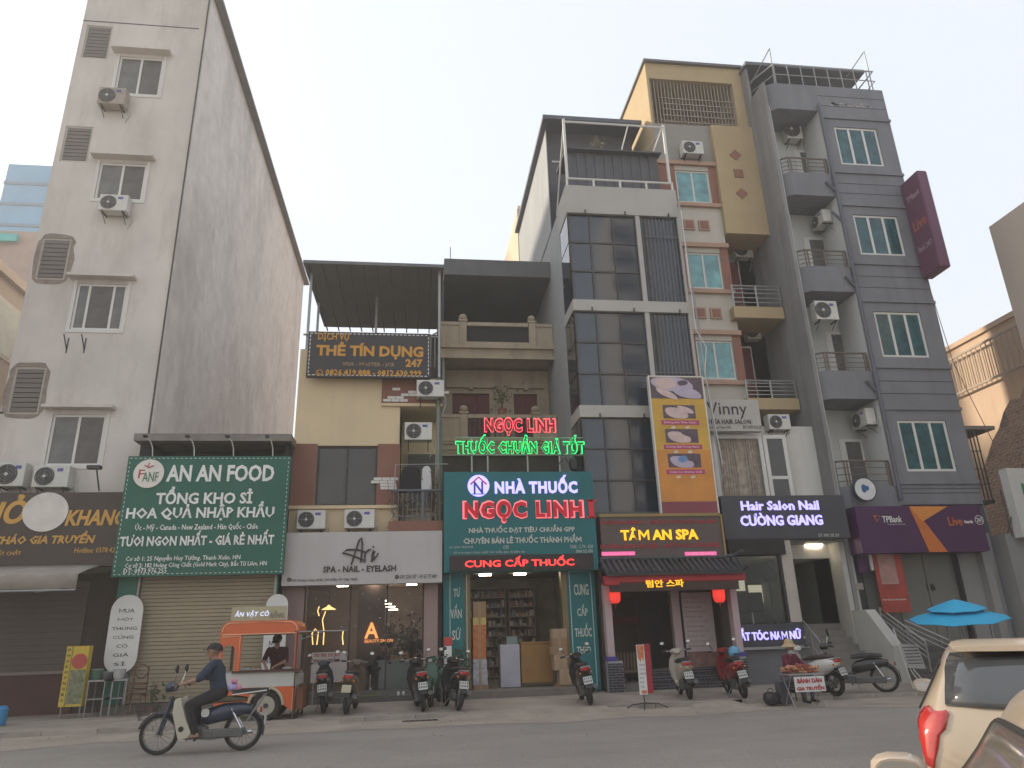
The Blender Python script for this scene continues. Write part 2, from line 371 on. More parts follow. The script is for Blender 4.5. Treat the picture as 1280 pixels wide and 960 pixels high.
# kerb: one stone per metre, ramps where the photo shows the kerb levelled
PRAMP = mat('ramp_mortar', (.30, .255, .21), .95, .2, 1.6, bump=.4, world=True)
kb = []
ramps = [(-3.3, -1.6), (.75, 4.45), (5.9, 6.75)]
x = -40
while x < 40:
    if not any(a-.5 < x < b-.5 for a, b in ramps): kb.append((x+.006, x+.994, KY, KY+.2, .0, .09))
    x += 1
pieces('kerb_stone', KERB, pav, kb)
for a, b in ramps:
    m = MB().add([(a-.2, KY-.45, .006), (b+.2, KY-.45, .006), (b, KY+.22, .082), (a, KY+.22, .082), (a-.2, KY+.22, .004), (b+.2, KY+.22, .004)], [(0, 1, 2, 3), (0, 3, 4), (1, 5, 2)]); m.build('mortar_ramp', PRAMP, pav)
# patched strip of paler worn asphalt along the gutter
m = MB(); seg = 60; rnd = random.Random(3)
top = [(-40+i*80/seg, 15.98) for i in range(seg+1)]; bot = [(-40+i*80/seg, 14.3+rnd.uniform(-.35, .35)) for i in range(seg+1)]
m.add([(x, y, .008) for x, y in top]+[(x, y, .008) for x, y in bot], [(i, i+seg+1, i+seg+2, i+1) for i in range(seg)])
tag(m.build('road_edge', mat('dusty_asphalt', (.32, .275, .225), .95, .22, .8, grain=.2, bump=.4, bscale=80, world=True)), kind='structure')

# ---------------------------------------------------------------- air conditioner prototype
def ac_unit(label, px=None, Y=19.8, X=None, Z=None, w=.85, side=1, rz=0, old=False, group='outdoor air conditioning units on the facades', brackets=True):
    """px: pixel rect of the casing; stands out from the wall plane Y"""
    if px: X0, X1, Z0, Z1 = RB(*px, Y-.35); X = (X0+X1)/2; Z = Z0; w = X1-X0; h = Z1-Z0
    else: h = w*.66
    t = thing('air_conditioner', label, 'air conditioner', (X, Y, Z), group)
    t.rotation_euler = (0, 0, rz)
    d = .32; y0 = -.38 if px or rz == 0 else -.38
    cm = ACW if not old else mat('old_ac_casing', (.33, .28, .24), .7, .2, 4)
    MB().box(-w/2, w/2, y0, y0+d, 0, h).build('casing', cm, t, local=True, bevel=.015)
    cx = -w*.17*side; r = h*.42
    MB().disc((cx, y0-.004, h/2), r, 'y', .012, 20).build('fan_opening', ACD, t, local=True)
    g = MB(); 
    for q in (.35, .62, .88): g.torus((cx, y0-.02, h/2), r*q, .005, 'y', 20, 4)
    g.tube([(cx-r, y0-.02, h/2), (cx+r, y0-.02, h/2)], .005, 4); g.tube([(cx, y0-.02, h/2-r), (cx, y0-.02, h/2+r)], .005, 4)
    g.build('fan_guard', STEEL, t, local=True)
    MB().disc((cx, y0-.026, h/2), r*.17, 'y', .01, 12).build('fan_hub', ACW, t, local=True)
    MB().box(w*.24*side-.07, w*.24*side+.07, y0-.006, y0, h*.72, h*.86).build('badge', mat('badge_blue', (.08, .09, .3), .5), t, local=True)
    if brackets:
        for s in (-1, 1):
            b = MB(); b.box(s*w*.36-.015, s*w*.36+.015, y0, -.0, -.035, -.002); b.tube([(s*w*.36, -.02, -.25), (s*w*.36, y0+.05, -.035)], .012, 4); b.build('bracket', RUST, t, local=True)
        MB().tube([(w/2-.02, y0+.2, h*.2), (w/2+.06, y0+.25, h*.1), (w/2+.07, -.02, -.12), (w/2-.05, -.01, -.4)], .015, 5).build('hose', mat('pale_hose', (.45, .43, .38), .7), t, local=True)
    return t

# ================================================================ LEFT CONCRETE TOWER
TX0, TX1 = -11.02, -7.17
T = thing('concrete_tower', 'tall weathered grey tube house with small windows and hoods, leftmost high block', 'building', (TX0, FRONT, 0))
Wn = [(150, 70, 198, 120), (128, 203, 176, 251), (97, 354, 153, 413), (65, 518, 122, 582)]
Nn = [(107, 31, 132, 74), (83, 157, 108, 203), (56, 297, 80, 350), (20, 458, 51, 518)]
hol = [RB(*r, FRONT) for r in Wn+Nn]
cw = (hol[0][0]+hol[3][0])/2; 
wx0 = sum(h[0] for h in hol[:4])/4; wx1 = sum(h[1] for h in hol[:4])/4; nx0 = sum(h[0] for h in hol[4:])/4; nx1 = sum(h[1] for h in hol[4:])/4
hol = [(wx0, wx1, h[2], h[3]) for h in hol[:4]] + [(nx0, nx1, h[2], h[3]) for h in hol[4:]]
wall_mb(TX0, TX1, 0, 22.4, FRONT, hol, .22).build('front_wall', TOWER, T)
MB().box(TX0, TX1, FRONT+.22, FRONT+.3, 0, 22.4).box(TX0, TX1, FRONT+.3, 41, 0, 22.38).build('core_wall', TOWER, T)
MB().box(TX1, TX1+.03, FRONT+.0, 41.0, 6.5, 22.4).build('side_wall', TOWERS, T)
box('roof_slab', mat('roof_concrete', (.2, .19, .185), .9, .15), T, TX0-.1, TX1+.30, FRONT-.12, 41.4, 22.4, 22.52)
box('parapet_groove', SOFF, T, TX0, TX1-.25, FRONT-.006, FRONT, 20.85, 20.89)
MB().tube([(TX1-.03, FRONT-.04, 22.3), (TX1-.03, FRONT-.04, 6.9)], .022, 6).build('drain_pipe', RUST, T)
for i, h in enumerate(hol[:4]):
    fr = window(T, h, FRONT, 2 if i != 2 else 3, WPAINT, [GLW, mat('old_window_glass_dim', (.09, .08, .075), .2, .3, 3)], .06, .03, splits=None if i != 2 else [.25, .74])
    hd = P(0, [66, 198, 350, 513][i]+.0, FRONT)
    zz = h[3]+.13
    box('window_hood', TOWER, T, wx0-.22, wx1+.22, FRONT-.28, FRONT, zz, zz+.08)
    MB().box(wx0-.09, wx0, FRONT-.02, FRONT, h[2]-.09, h[3]+.09).box(wx1, wx1+.09, FRONT-.02, FRONT, h[2]-.09, h[3]+.09).box(wx0, wx1, FRONT-.02, FRONT, h[2]-.09, h[2]).build('window_surround', WHITE, T)
for i, h in enumerate(hol[4:]):
    fr = window(T, h, FRONT, 1, mat('cream_frame', (.42, .38, .33), .7), DARK, .06, .02)
    n = 9; dz = (h[3]-h[2]-.12)/n
    pieces('louvre', LOUV, fr, [(h[0]+.065, h[1]-.065, FRONT+.0, FRONT+.035, h[2]+.06+k*dz+.012, h[2]+.06+(k+1)*dz-.012) for k in range(n)])
    if i >= 2:
        m = MB(); rr = random.Random(i); pts = []
        for k in range(26):
            a = 2*math.pi*k/26; sx, sz = (h[1]-h[0])/2+.13, (h[3]-h[2])/2+.13
            c_, s_ = math.cos(a), math.sin(a); e = 4; u = sx*math.copysign(abs(c_)**(2/e), c_); v = sz*math.copysign(abs(s_)**(2/e), s_)
            q = 1+rr.uniform(-.1, .1); pts.append(((h[0]+h[1])/2+u*q, (h[2]+h[3])/2+v*(1+rr.uniform(-.03, .03))))
        inner = [((h[0]+h[1])/2+(h[1]-h[0])/2*math.copysign(min(1, abs(math.cos(2*math.pi*k/26))*1.5), math.cos(2*math.pi*k/26)), (h[2]+h[3])/2+(h[3]-h[2])/2*math.copysign(min(1, abs(math.sin(2*math.pi*k/26))*1.5), math.sin(2*math.pi*k/26))) for k in range(26)]
        m.add([(a, FRONT-.008, b) for a, b in pts]+[(a, FRONT-.008, b) for a, b in inner], [(k, (k+1) % 26, (k+1) % 26+26, k+26) for k in range(26)])
        m.build('broken_render', mat('raw_mortar', (.24, .2, .17), .95, .3, 5, world=True), T)
# stray brackets under third window
for px in (84, 106):
    x, z = P(px, 433, FRONT); MB().tube([(x, FRONT, z+.25), (x, FRONT, z-.2)], .02, 4).tube([(x, FRONT-.3, z+.25), (x, FRONT, z-.1)], .018, 4).build('empty_bracket', RUST, T)
curtain = RB(134, 384, 147, 412, FRONT); box('red_cloth', mat('red_cloth', (.45, .06, .05), .8), T, curtain[0], wx1-.08, FRONT+.09, FRONT+.1, curtain[2], curtain[3])
ac_unit('rusty air conditioner beside the highest two-pane window of the grey tower', (125, 109, 155, 131), FRONT, old=True)
ac_unit('small air conditioner directly under the second window from the top of the grey tower', (126, 243, 158, 264), FRONT)
ac_unit('air conditioner under the lowest tower window, above the dark gold-lettered sign', (44, 582, 84, 609), FRONT)
ac_unit('air conditioner at the left photo edge above the dark gold-lettered sign', (1, 578, 28, 608), FRONT)
# dark ground floor behind the brown sign
SHUT = mat('brown_shutter', (.085, .068, .055), .7, .12, 1)
# ================================================================ LEFT BUILDINGS
PB = thing('pale_house', 'pale pinkish house with a side window squeezed between photo edge and grey tower', 'building', (-13, 17.5, 0))
PK = mat('pink_render', (.52, .46, .42), .9, .08, .8, streak=.3, stain=(.38, .3, .26), world=True)
MB().box(-20, -13.0, 17.5, 26, 0, 12.6).build('wall', PK, PB)
box('roof_edge', PK, PB, -20, -12.8, 17.3, 26.2, 12.6, 12.9)
f_ = box('window', WPAINT, PB, -13.0, -12.96, 20.2, 23.3, 10.2, 12.0)
pieces('pane', mat('pale_glass', (.55, .6, .6), .2, .1), f_, [(-12.96, -12.95, 20.3, 21.65, 10.3, 11.9), (-12.96, -12.95, 21.85, 23.2, 10.3, 11.9)])
LW = thing('white_annex', 'low white balcony wall beside the grey tower at the left photo edge', 'building', (-13, FRONT, 0))
a = RB(0, 515, 54, 610, FRONT-.05)
box('wall', WHITE, LW, -15, TX0-.03, FRONT-.3, FRONT+3, 0, a[3]-.1)
box('parapet_rim', RUST, LW, -15, TX0+.25, FRONT-.34, FRONT-.3, a[3]-.13, a[3]-.07)
BT = thing('glass_office_tower', 'distant blue glass office tower rising behind the left edge of the grey tower', 'building', (-41, 70, 0))
BG = mat('blue_curtain_wall', (.10, .30, .48), .25, .15, .12, spec=.6, world=True)
b0 = P(10, 210, 70)[0]
MB().box(b0, -30, 70, 85, 0, 50).build('curtain_wall', BG, BT)
pieces('floor_band', mat('band_blue', (.10, .19, .28), .6), BT, [(b0-.05, -30, 69.9, 70, z, z+.35) for z in (32.5, 35, 37.5, 40, 42.5, 45, 47.5)])
FB = thing('rust_roofed_building', 'reddish brown building with a turquoise rooftop sign below the blue tower', 'building', (-30, 45, 0))
c = P(48, 290, 45); MB().box(-45, c[0]+1.2, 45, 55, 0, c[1]).build('wall', mat('reddish_wall', (.40, .30, .26), .9, .1, world=True), FB)
g = RB(0, 293, 22, 303, 44.8); box('roof_sign', mat('turquoise_sign', (.10, .42, .40), .6), FB, -45, g[1], 44.6, 44.8, g[2], g[3])

# ================================================================ GREEN FRUIT SHOP between tower and cream house
FS = thing('fruit_shop', 'single storey shop with closed beige roller shutter under a concrete slab roof', 'building', (-5.2, 19.2, 0))
FX0, FX1 = -7.15, -3.42
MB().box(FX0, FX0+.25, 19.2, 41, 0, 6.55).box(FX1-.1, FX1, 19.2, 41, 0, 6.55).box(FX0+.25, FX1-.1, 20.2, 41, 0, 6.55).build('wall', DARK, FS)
box('roof_slab', mat('old_slab', (.20, .18, .16), .95, .25, 2, streak=.5, world=True), FS, FX0-.12, FX1+.08, 19.0, 41, 6.55, 6.74)
GRN = mat('green_panel', (.018, .11, .075), .5, .06, 1)
gl_, gr_ = RB(150, 722, 178, 885, 19.15), RB(335, 722, 357, 885, 19.15)
sh = RB(178, 722, 335, 884, 19.3)
zt = 3.35
box('column_panel', GRN, FS, FX0-.0, sh[0]-.03, 19.05, 19.2, .13, zt); box('column_panel', GRN, FS, sh[1]+.03, FX1, 19.05, 19.2, .13, zt)
box('shutter_guide', STEEL, FS, sh[0]-.028, sh[0]+.03, 19.1, 19.3, .3, zt); box('shutter_guide', STEEL, FS, sh[1]-.03, sh[1]+.028, 19.1, 19.3, .3, zt)
shu = thing('x', None, None, (sh[0], 19.3, .3)); shu.name = 'roller_shutter'; shu.parent = FS; shu.location = Vector((sh[0], 19.3, .3))-wloc(FS); _loc['roller_shutter'] = Vector((sh[0], 19.3, .3))
BEIGE = mat('beige_slat', (.30, .245, .165), .6, .07, 2, rnd=.05, world=True)
n = 34; dz = (zt-.3)/n
pieces('slat', BEIGE, shu, [(sh[0]+.035, sh[1]-.035, 19.22, 19.26, .3+k*dz+.006, .3+(k+1)*dz-.006) for k in range(n)])
box('shutter_backing', mat('slat_gap', (.12, .1, .07), .8), shu, sh[0]+.03, sh[1]-.03, 19.262, 19.3, .3, zt)
box('step', mat('worn_step', (.16, .14, .125), .9, .2, 2, world=True), FS, FX0+.1, FX1-.05, 18.75, 19.1, .1, .29)
# pill boards
def pill(parent, px, Y, words, m1):
    X0, X1, Z0, Z1 = RB(*px, Y); r = (X1-X0)/2; cx = (X0+X1)/2; pts = [(cx+r*math.cos(a), Z1-r+r*math.sin(a)) for a in [math.pi*k/12 for k in range(13)]]+[(cx+r*math.cos(a), Z0+r+r*math.sin(a)) for a in [math.pi+math.pi*k/12 for k in range(13)]]
    MB().prism(pts, 'y', Y-.03, Y).build('pill_board', WPAINT, parent)
    n = len(words); s = (Z1-Z0-1.1*r)/n
    for i, wd in enumerate(words):
        zc = Z1-.75*r-s*(i+.5); hw = min(r*.78, .052*len(wd)+.02)
        text(wd, (cx-hw, cx+hw, zc-s*.2, zc+s*.27), Y-.031, m1, parent, ext=.003, weight=.004)
BLK = mat('black_letter', (.03, .03, .035), .6)
pill(FS, (142, 744, 169, 842), 19.03, ['MUA', 'MỘT', 'THÙNG', 'CŨNG', 'CÓ', 'GIÁ', 'SỈ'], BLK)
pill(FS, (334, 743, 353, 862), 19.03, ['TƯƠI', 'NGON', 'MÀ', 'NGON', 'NHẤT'], BLK)

def board(name, label, px, Y, m1, t=.12, group=None, frame=None, cat='sign', snap=None):
    r = RB(*px, Y) if snap is None else snap
    s = thing(name, label, cat, ((r[0]+r[1])/2, Y, r[2]), group)
    box('panel', m1, s, r[0], r[1], Y, Y+t, r[2], r[3])
    if frame:
        e = .035; m = MB(); m.box(r[0]-e, r[1]+e, Y-.02, Y+t, r[3], r[3]+e).box(r[0]-e, r[1]+e, Y-.02, Y+t, r[2]-e, r[2]).box(r[0]-e, r[0], Y-.02, Y+t, r[2], r[3]).box(r[1], r[1]+e, Y-.02, Y+t, r[2], r[3]); m.build('frame', frame, s)
    return s, r
def dashes(parent, r, Y, m1, dl=.09, step=.19, w=.018):
    m = MB(); x = r[0]+.05
    while x < r[1]-dl: m.box(x, x+dl, Y-.008, Y, r[3]-.05-w, r[3]-.05).box(x, x+dl, Y-.008, Y, r[2]+.05, r[2]+.05+w); x += step
    z = r[2]+.12
    while z < r[3]-.12: m.box(r[0]+.05, r[0]+.05+w, Y-.008, Y, z, z+dl).box(r[1]-.05-w, r[1]-.05, Y-.008, Y, z, z+dl); z += step
    tag(m.build('light_strip', m1, parent), kind='stuff')
WLET = mat('white_letter', (.72, .72, .70), .5); GOLD = mat('gold_letter', (.52, .28, .045), .45, spec=.5)
# green fruit sign
gr = (-7.25, -3.27, 3.13, 6.09)
S, r = board('fruit_shop_sign', 'large dark green fruit shop signboard with white lettering and round logo', None, 18.8, mat('green_sign', (.018, .110, .078), .6, .14, .8, streak=.2, stain=(.06, .12, .09)), snap=gr)
dashes(S, r, 18.8, WLET, .05, .11, .012)
ptext('AN AN FOOD', (210, 581, 342, 602), 18.79, WLET, S, weight=.03)
ptext('TỔNG KHO SỈ', (197, 608, 315, 630), 18.79, WLET, S, weight=.03)
ptext('HOA QUẢ NHẬP KHẨU', (160, 627, 342, 651), 18.79, WLET, S, weight=.03)
ptext('Úc - Mỹ - Canada - New Zealand - Hàn Quốc - Chile', (170, 653, 322, 664), 18.79, WLET, S, weight=.015)
ptext('TƯƠI NGON NHẤT - GIÁ RẺ NHẤT', (152, 663, 342, 682), 18.79, WLET, S, weight=.03)
ptext('Cơ sở 1: 25 Nguyễn Huy Tưởng, Thanh Xuân, HN', (158, 693, 300, 702), 18.79, WLET, S, weight=.012)
ptext('Cơ sở 2: 182 Hoàng Công Chất (Gold Mark City), Bắc Từ Liêm, HN', (157, 701, 333, 710), 18.79, WLET, S, weight=.012)
ptext('ĐT: 0973.976.255', (155, 710, 208, 717), 18.79, WLET, S, weight=.012)
lx, lz = P(186, 592, 18.78); MB().disc((lx, 18.78, lz), .365, 'y', .02, 32).build('logo_disc', mat('logo_cream', (.68, .64, .58), .6), S)
ptext('F', (174, 587, 180, 598), 18.768, mat('logo_red', (.4, .05, .05), .6), S, weight=0); ptext('ANF', (179, 590, 197, 602), 18.766, mat('logo_green', (.05, .2, .1), .6), S, weight=.0)
x0, z0 = P(186, 583, 18.76); MB().tube([(x0-.1, 18.765, z0+.03), (x0, 18.765, z0-.03), (x0+.12, 18.765, z0+.02)], .014, 5).tube([(x0-.02, 18.765, z0-.03), (x0+.0, 18.765, z0+.1)], .012, 5).build('logo_leaf', mat('logo_red', (.4, .05, .05)), S)
for px in (185, 238, 288, 338):
    x, z = P(px, 560, 18.5); l = thing('sign_lamp', f'curved gooseneck lamp over the green fruit sign, {["leftmost, above the round logo", "second from the left", "third from the left", "rightmost, beside the cream house"][[185,238,288,338].index(px)]}', 'lamp', (x, 18.9, 6.09), 'gooseneck lamps over the green sign')
    MB().tube([(0, -.02, 0), (0, -.1, .22), (-.03, -.22, .36), (-.09, -.38, .42)], .014, 6).build('arm', WPAINT, l, local=True)
    MB().prism([(-.14, .41), (-.05, .41), (-.05, .46), (-.14, .46)], 'y', -.48, -.36).build('lamp_head', BLACK, l, local=True)
# brown KHANG sign
kr = (-13.5, -7.32, 3.12, 5.1)
r1 = RB(0, 617, 160, 712, 19.0); kr = (-13.5, -7.2, r1[2]+.10, r1[3]+.02)
BRS = mat('brown_sign', (.055, .040, .032), .55, .08, .8)
S, r = board('porridge_shop_sign', 'dark brown restaurant signboard with gold italic lettering and blank white disc', None, 19.0, BRS, snap=kr, t=.3)
ptext('PHỞ', (-40, 618, 31, 655), 18.99, GOLD, S, weight=.035, shear=.2)
ptext('KHANG', (84, 637, 158, 657), 18.99, GOLD, S, weight=.035, shear=.2)
ptext('CHÁO GIA TRUYỀN', (-6, 664, 118, 680), 18.99, GOLD, S, weight=.035, shear=.2)
ptext('NHẤT CHẤT', (-12, 687, 26, 694), 18.99, GOLD, S); ptext('Hotline: 0378.421.824', (94, 684, 160, 691), 18.99, GOLD, S, weight=.012)
x, z = P(57, 640, 18.98); MB().disc((x, 18.98, z), .52, 'y', .03, 40, rz=.48).build('blank_disc', mat('disc_white', (.60, .57, .52), .6), S)
x, z = P(122, 590, 18.6)
l = thing('floodlight', 'small floodlight on a stalk above the brown restaurant sign', 'lamp', (x, 18.85, kr[3])); MB().tube([(0, 0, 0), (-.06, -.2, .52)], .02, 5).build('stalk', RUST, l, local=True); MB().box(-.24, .06, -.34, -.16, .5, .58).build('lamp_head', RUST, l, local=True)
# porridge shop ground floor
PS = thing('porridge_shop', 'dark ground floor eatery with half lowered brown shutter under the grey tower', 'shop', (-10, FRONT, 0))
box('wall', mat('eatery_dark', (.045, .032, .027), .9, .2, 1, world=True), PS, -15, -7.2, 19.5, 19.78, 0, 3.3)
a = RB(0, 750, 92, 838, 19.2); n = 14; zs = 3.1; ze = a[2]; dz = (zs-ze)/n
pieces('shutter_slat', SHUT, PS, [(-15, -7.95, 19.42, 19.46, ze+k*dz+.004, ze+(k+1)*dz-.004) for k in range(n)])
box('shutter_bar', mat('shutter_bar', (.17, .14, .12), .6), PS, -15, -7.95, 19.38, 19.47, ze-.07, ze)
box('low_wall', mat('red_brown_panel', (.06, .022, .017), .7, .15, world=True), PS, -15, -7.95, 19.45, 19.49, 0, ze-.08)
AW = thing('shop_awning', 'pale dusty fabric awning sloping below the brown restaurant sign', 'awning', (-10, 18.7, 3))
aw = RB(0, 708, 138, 735, 18.0)
m = MB(); nn = 24
for i in range(nn+1):
    x = -14+(14-7.55)*i/nn; s = .03*math.sin(i*1.7)
    m.v += [(x, 18.9, kr[2]+.02), (x, 18.3, kr[2]-.12+s*.5), (x, 17.75, P(60, 718, 17.75)[1]+s), (x, 17.75, P(60, 738, 17.75)[1]+s*1.5)]
m.f = [(i*4+j, i*4+j+1, i*4+j+5, i*4+j+4) for i in range(nn) for j in range(3)]; m.mi = [0]*len(m.f)
o = m.build('canvas', mat('dusty_canvas', (.30, .27, .24), .95, .15, 2, world=True), AW, smooth=True); md = o.modifiers.new('s', 'SOLIDIFY'); md.thickness = .015
MB().tube([(-14, 17.75, m.v[3][2]), (-7.55, 17.75, m.v[3][2])], .02, 6).build('front_rod', STEEL, AW)

# ================================================================ CREAM / BROWN HOUSE
CX0, CX1 = -3.40, .66
CH = thing('cream_house', 'cream and brown three storey house with roof terrace, over the white nail spa sign', 'building', (CX0, FRONT, 0))
zb = P(430, 667, FRONT)[1]; win = RB(397, 557, 470, 632, FRONT); xr = P(500, 560, FRONT)[0]; zr = P(430, 478, FRONT)[1]
zband0, zband1 = P(430, 635, FRONT)[1], P(430, 555, FRONT)[1]
wall_mb(CX0, xr, zb-.9, zr+1.0, FRONT, [win], .2).build('front_wall', CREAM, CH)
for (a, b) in ((CX0-.01, win[0]), (win[1], xr+.01)): box('brown_band', BROWN, CH, a, b, FRONT-.025, FRONT, zband0+.06, zband1)
box('sill_ledge', CREAM, CH, CX0-.02, xr+.02, FRONT-.1, FRONT, zband0-.03, zband0+.057)
window(CH, win, FRONT, 2, RUST, GLD2, .06, .06)
wx = RB(470, 597, 500, 612, FRONT)
rr = random.Random(5); bl = []
for i in range(4):
    z = wx[2]+i*.085; x = wx[1]-.02-rr.uniform(0, .1)
    while x > wx[0]+rr.uniform(.02, .25): bl.append((x-.22, x-.01, FRONT-.045, FRONT-.025, z, z+.075)); x -= .225
pieces('pale_brick', WHITE, CH, bl)
# body and recessed right bay
YB = 21.4
MB().box(CX0, xr, FRONT+.2, 24.4, 0+3.4, zr+1.0).box(xr, CX1, YB, 24.4, 3.4, 9.2).build('body_wall', CREAM, CH)
box('bay_side_wall', CREAM, CH, xr-.02, xr, FRONT, YB, 3.4, 9.1)
zb2 = P(530, 505, FRONT)[1]; zb3 = P(530, 477, FRONT)[1]
box('bay_band', BROWN, CH, xr-.55, CX1, FRONT-.03, FRONT+.25, zb2, zb3+.05)
box('bay_soffit', CREAM, CH, xr, CX1, FRONT, YB, zb2-.09, zb2-.003)
box('bay_ledge', CREAM, CH, xr-.55, CX1, FRONT-.07, FRONT+.25, zb2-.08, zb2-.003)
bl = []
for i, (o, c) in enumerate([(0, 3), (.12, 2), (.5, 5), (.7, 5), (.25, 1)]):
    for k in range(c): bl.append((xr-.5+o+k*.235, xr-.5+o+k*.235+.22, FRONT-.05, FRONT-.03, zb2+.05+i*.085, zb2+.05+i*.085+.075))
pieces('pale_brick', WHITE, CH, bl)
wb = RB(508, 566, 546, 600, YB-.06); fr = window(CH, (wb[0], wb[1], wb[2]-.9, wb[3]), YB-.1, 1, CREAM, LOUV, .04, .02)
n = 12; pieces('shutter_slat', mat('grey_slat', (.13, .13, .12), .8), fr, [(wb[0]+.05, wb[1]-.05, YB-.105, YB-.085, wb[2]+.05+k*.066, wb[2]+.105+k*.066) for k in range(int((wb[3]-wb[2]-.1)/.066))])
# balcony slab + rail
zbal = P(520, 652, FRONT-.3)[1]
box('balcony_slab', BROWN, CH, xr-.25, CX1, FRONT-.45, YB, zbal-.38, zbal)
RL = mat('rail_blue_grey', (.12, .13, .15), .6)
m = MB(); zt_ = P(520, 613, FRONT-.4)[1]
m.tube([(xr-.15, FRONT-.4, zt_), (CX1-.03, FRONT-.4, zt_)], .035, 6); m.tube([(xr-.15, FRONT-.4, zbal+.12), (CX1-.03, FRONT-.4, zbal+.12)], .02, 5)
m.tube([(xr-.15, FRONT-.4, zt_), (xr-.15, FRONT, zt_)], .03, 6)
rl = m.build('railing', RL, CH)
pieces('baluster', RL, rl, [(xr-.14+k*.125, xr-.12+k*.125, FRONT-.41, FRONT-.39, zbal, zt_-.02) for k in range(9)])
MB().tube([(xr+.66, FRONT-.4, zbal), (xr+.66, FRONT-.4, zt_)], .035, 6).build('rail_post', RL, CH)
zz = P(530, 581, FRONT-.4)[1]
MB().tube([(xr-.12, FRONT-.4, zz), (CX1+.15, FRONT-.4, zz+.02)], .015, 5).tube([(xr-.12, FRONT-.4, zt_), (xr-.1, FRONT-.4, zz)], .015, 5).build('clothes_rail', STEEL, CH)
# down pipes at the right edge
MB().tube([(CX1-.12, FRONT-.1, 8.6), (CX1-.12, FRONT-.1, 3.4)], .05, 8).build('rain_pipe', mat('grey_pipe', (.2, .2, .19), .6), CH)
MB().tube([(CX1-.28, FRONT-.06, 8.2), (CX1-.05, FRONT-.1, 7.5), (CX1-.02, FRONT-.1, 5)], .035, 8).build('bent_pipe', mat('green_pipe', (.09, .12, .1), .6), CH)
ac_unit('white air conditioner on the brown brick band right of the phone number sign', (521, 475, 555, 496), FRONT)
ac_unit('air conditioner in the narrow bay just above the drying clothes', (506, 528, 540, 550), FRONT+.2)
ac_unit('grey air conditioner on the left, above the white nail spa sign', (372, 638, 406, 661), FRONT, old=False)
ac_unit('white air conditioner in the middle, above the white nail spa sign', (431, 637, 468, 660), FRONT)
# roof terrace
zt2 = P(430, 475, FRONT)[1]; zc0 = 12.0
MB().box(CX0, CX1, 24.2, 24.4, 8.5, zc0-.1).build('terrace_back_wall', mat('terrace_grey', (.10, .10, .10), .9, .15, world=True), CH)
can = MB().prism([(19.3, zc0), (24.4, zc0+.2), (24.4, zc0+.32), (19.3, zc0+.1)], 'x', CX0-.02, CX1+.02).build('canopy', mat('sheet_roof', (.13, .135, .14), .6, .12, 1, world=True), CH)
pieces('canopy_rib', SOFF, can, [(CX0+.1+k*.4, CX0+.14+k*.4, 19.35, 24.3, zc0-.0, zc0+.03) for k in range(10)])
for x, y in ((CX0+.15, 19.9), (CX0+.1, 22), (-1.4, 21.5), (CX1-.1, 19.6)): MB().box(x-.035, x+.035, y-.035, y+.035, 8.6, zc0+.02).build('canopy_post', STEEL, CH)
m = MB(); m.tube([(CX0+.05, FRONT+.02, 9.95), (CX1-.1, FRONT+.02, 9.95)], .03, 6).tube([(-.4, FRONT+.02, 9.6), (CX1-.15, FRONT+.02, 10.1)], .025, 6); m.build('terrace_rail', STEEL, CH)
pieces('terrace_bar', STEEL, CH, [(CX1-.95+k*.12, CX1-.93+k*.12, FRONT, FRONT+.02, 9.0, 9.9) for k in range(7)])
# credit sign
S, r = board('credit_service_sign', 'black signboard with orange lettering and phone numbers below the roof terrace', (386, 414, 538, 473), 19.45, mat('black_sign', (.035, .030, .034), .5), frame=None)
dashes(S, r, 19.45, WLET, .07, .12, .02)
OL = mat('amber_letter', (.55, .27, .03), .5)
ptext('DỊCH VỤ', (398, 416, 436, 427), 19.44, OL, S); ptext('THẺ TÍN DỤNG', (396, 428, 529, 449), 19.44, OL, S, weight=.04)
ptext('VISA - MASTER - JCB', (428, 453, 493, 459), 19.44, mat('dim_amber', (.3, .2, .09), .5), S); ptext('247', (507, 449, 528, 459), 19.44, OL, S, weight=.04)
ptext('0826.419.888 - 0812.630.999', (407, 462, 527, 470), 19.44, OL, S, weight=.03)
x, z = P(399, 466, 19.44); MB().torus((x, 19.435, z), .085, .012, 'y', 16, 5).tube([(x-.04, 19.43, z+.04), (x-.02, 19.43, z-.03), (x+.04, 19.43, z-.04)], .014, 5).build('phone_icon', OL, S)
# clothes
def garment(label, px, Y, m1, name, seed=0):
    X0, X1, Z0, Z1 = RB(*px, Y); rr = random.Random(seed); w_ = X1-X0; h_ = Z1-Z0
    prof = [(.30, 1), (.5, 1.02), (.7, 1), (.88, .90), (1, .1), (.93, 0), (.5, .03), (.07, 0), (0, .1), (.12, .88)]
    m = MB(); m.prism([(X0+a*w_, Z0+b*h_) for a, b in prof], 'y', Y-.06, Y+.06)
    o = m.build(name, m1, None); tag(o, label, 'clothing'); b = o.modifiers.new('b', 'BEVEL'); b.width = .04; b.segments = 3; return o
garment('black jacket drying on the narrow balcony above the spa sign', (499, 584, 527, 617), FRONT-.36, mat('black_cloth', (.015, .013, .016), .9), 'jacket', 1)
garment('white shirt drying beside the black jacket on the balcony', (526, 583, 540, 615), FRONT-.33, mat('white_cloth', (.55, .55, .55), .9), 'shirt', 2)
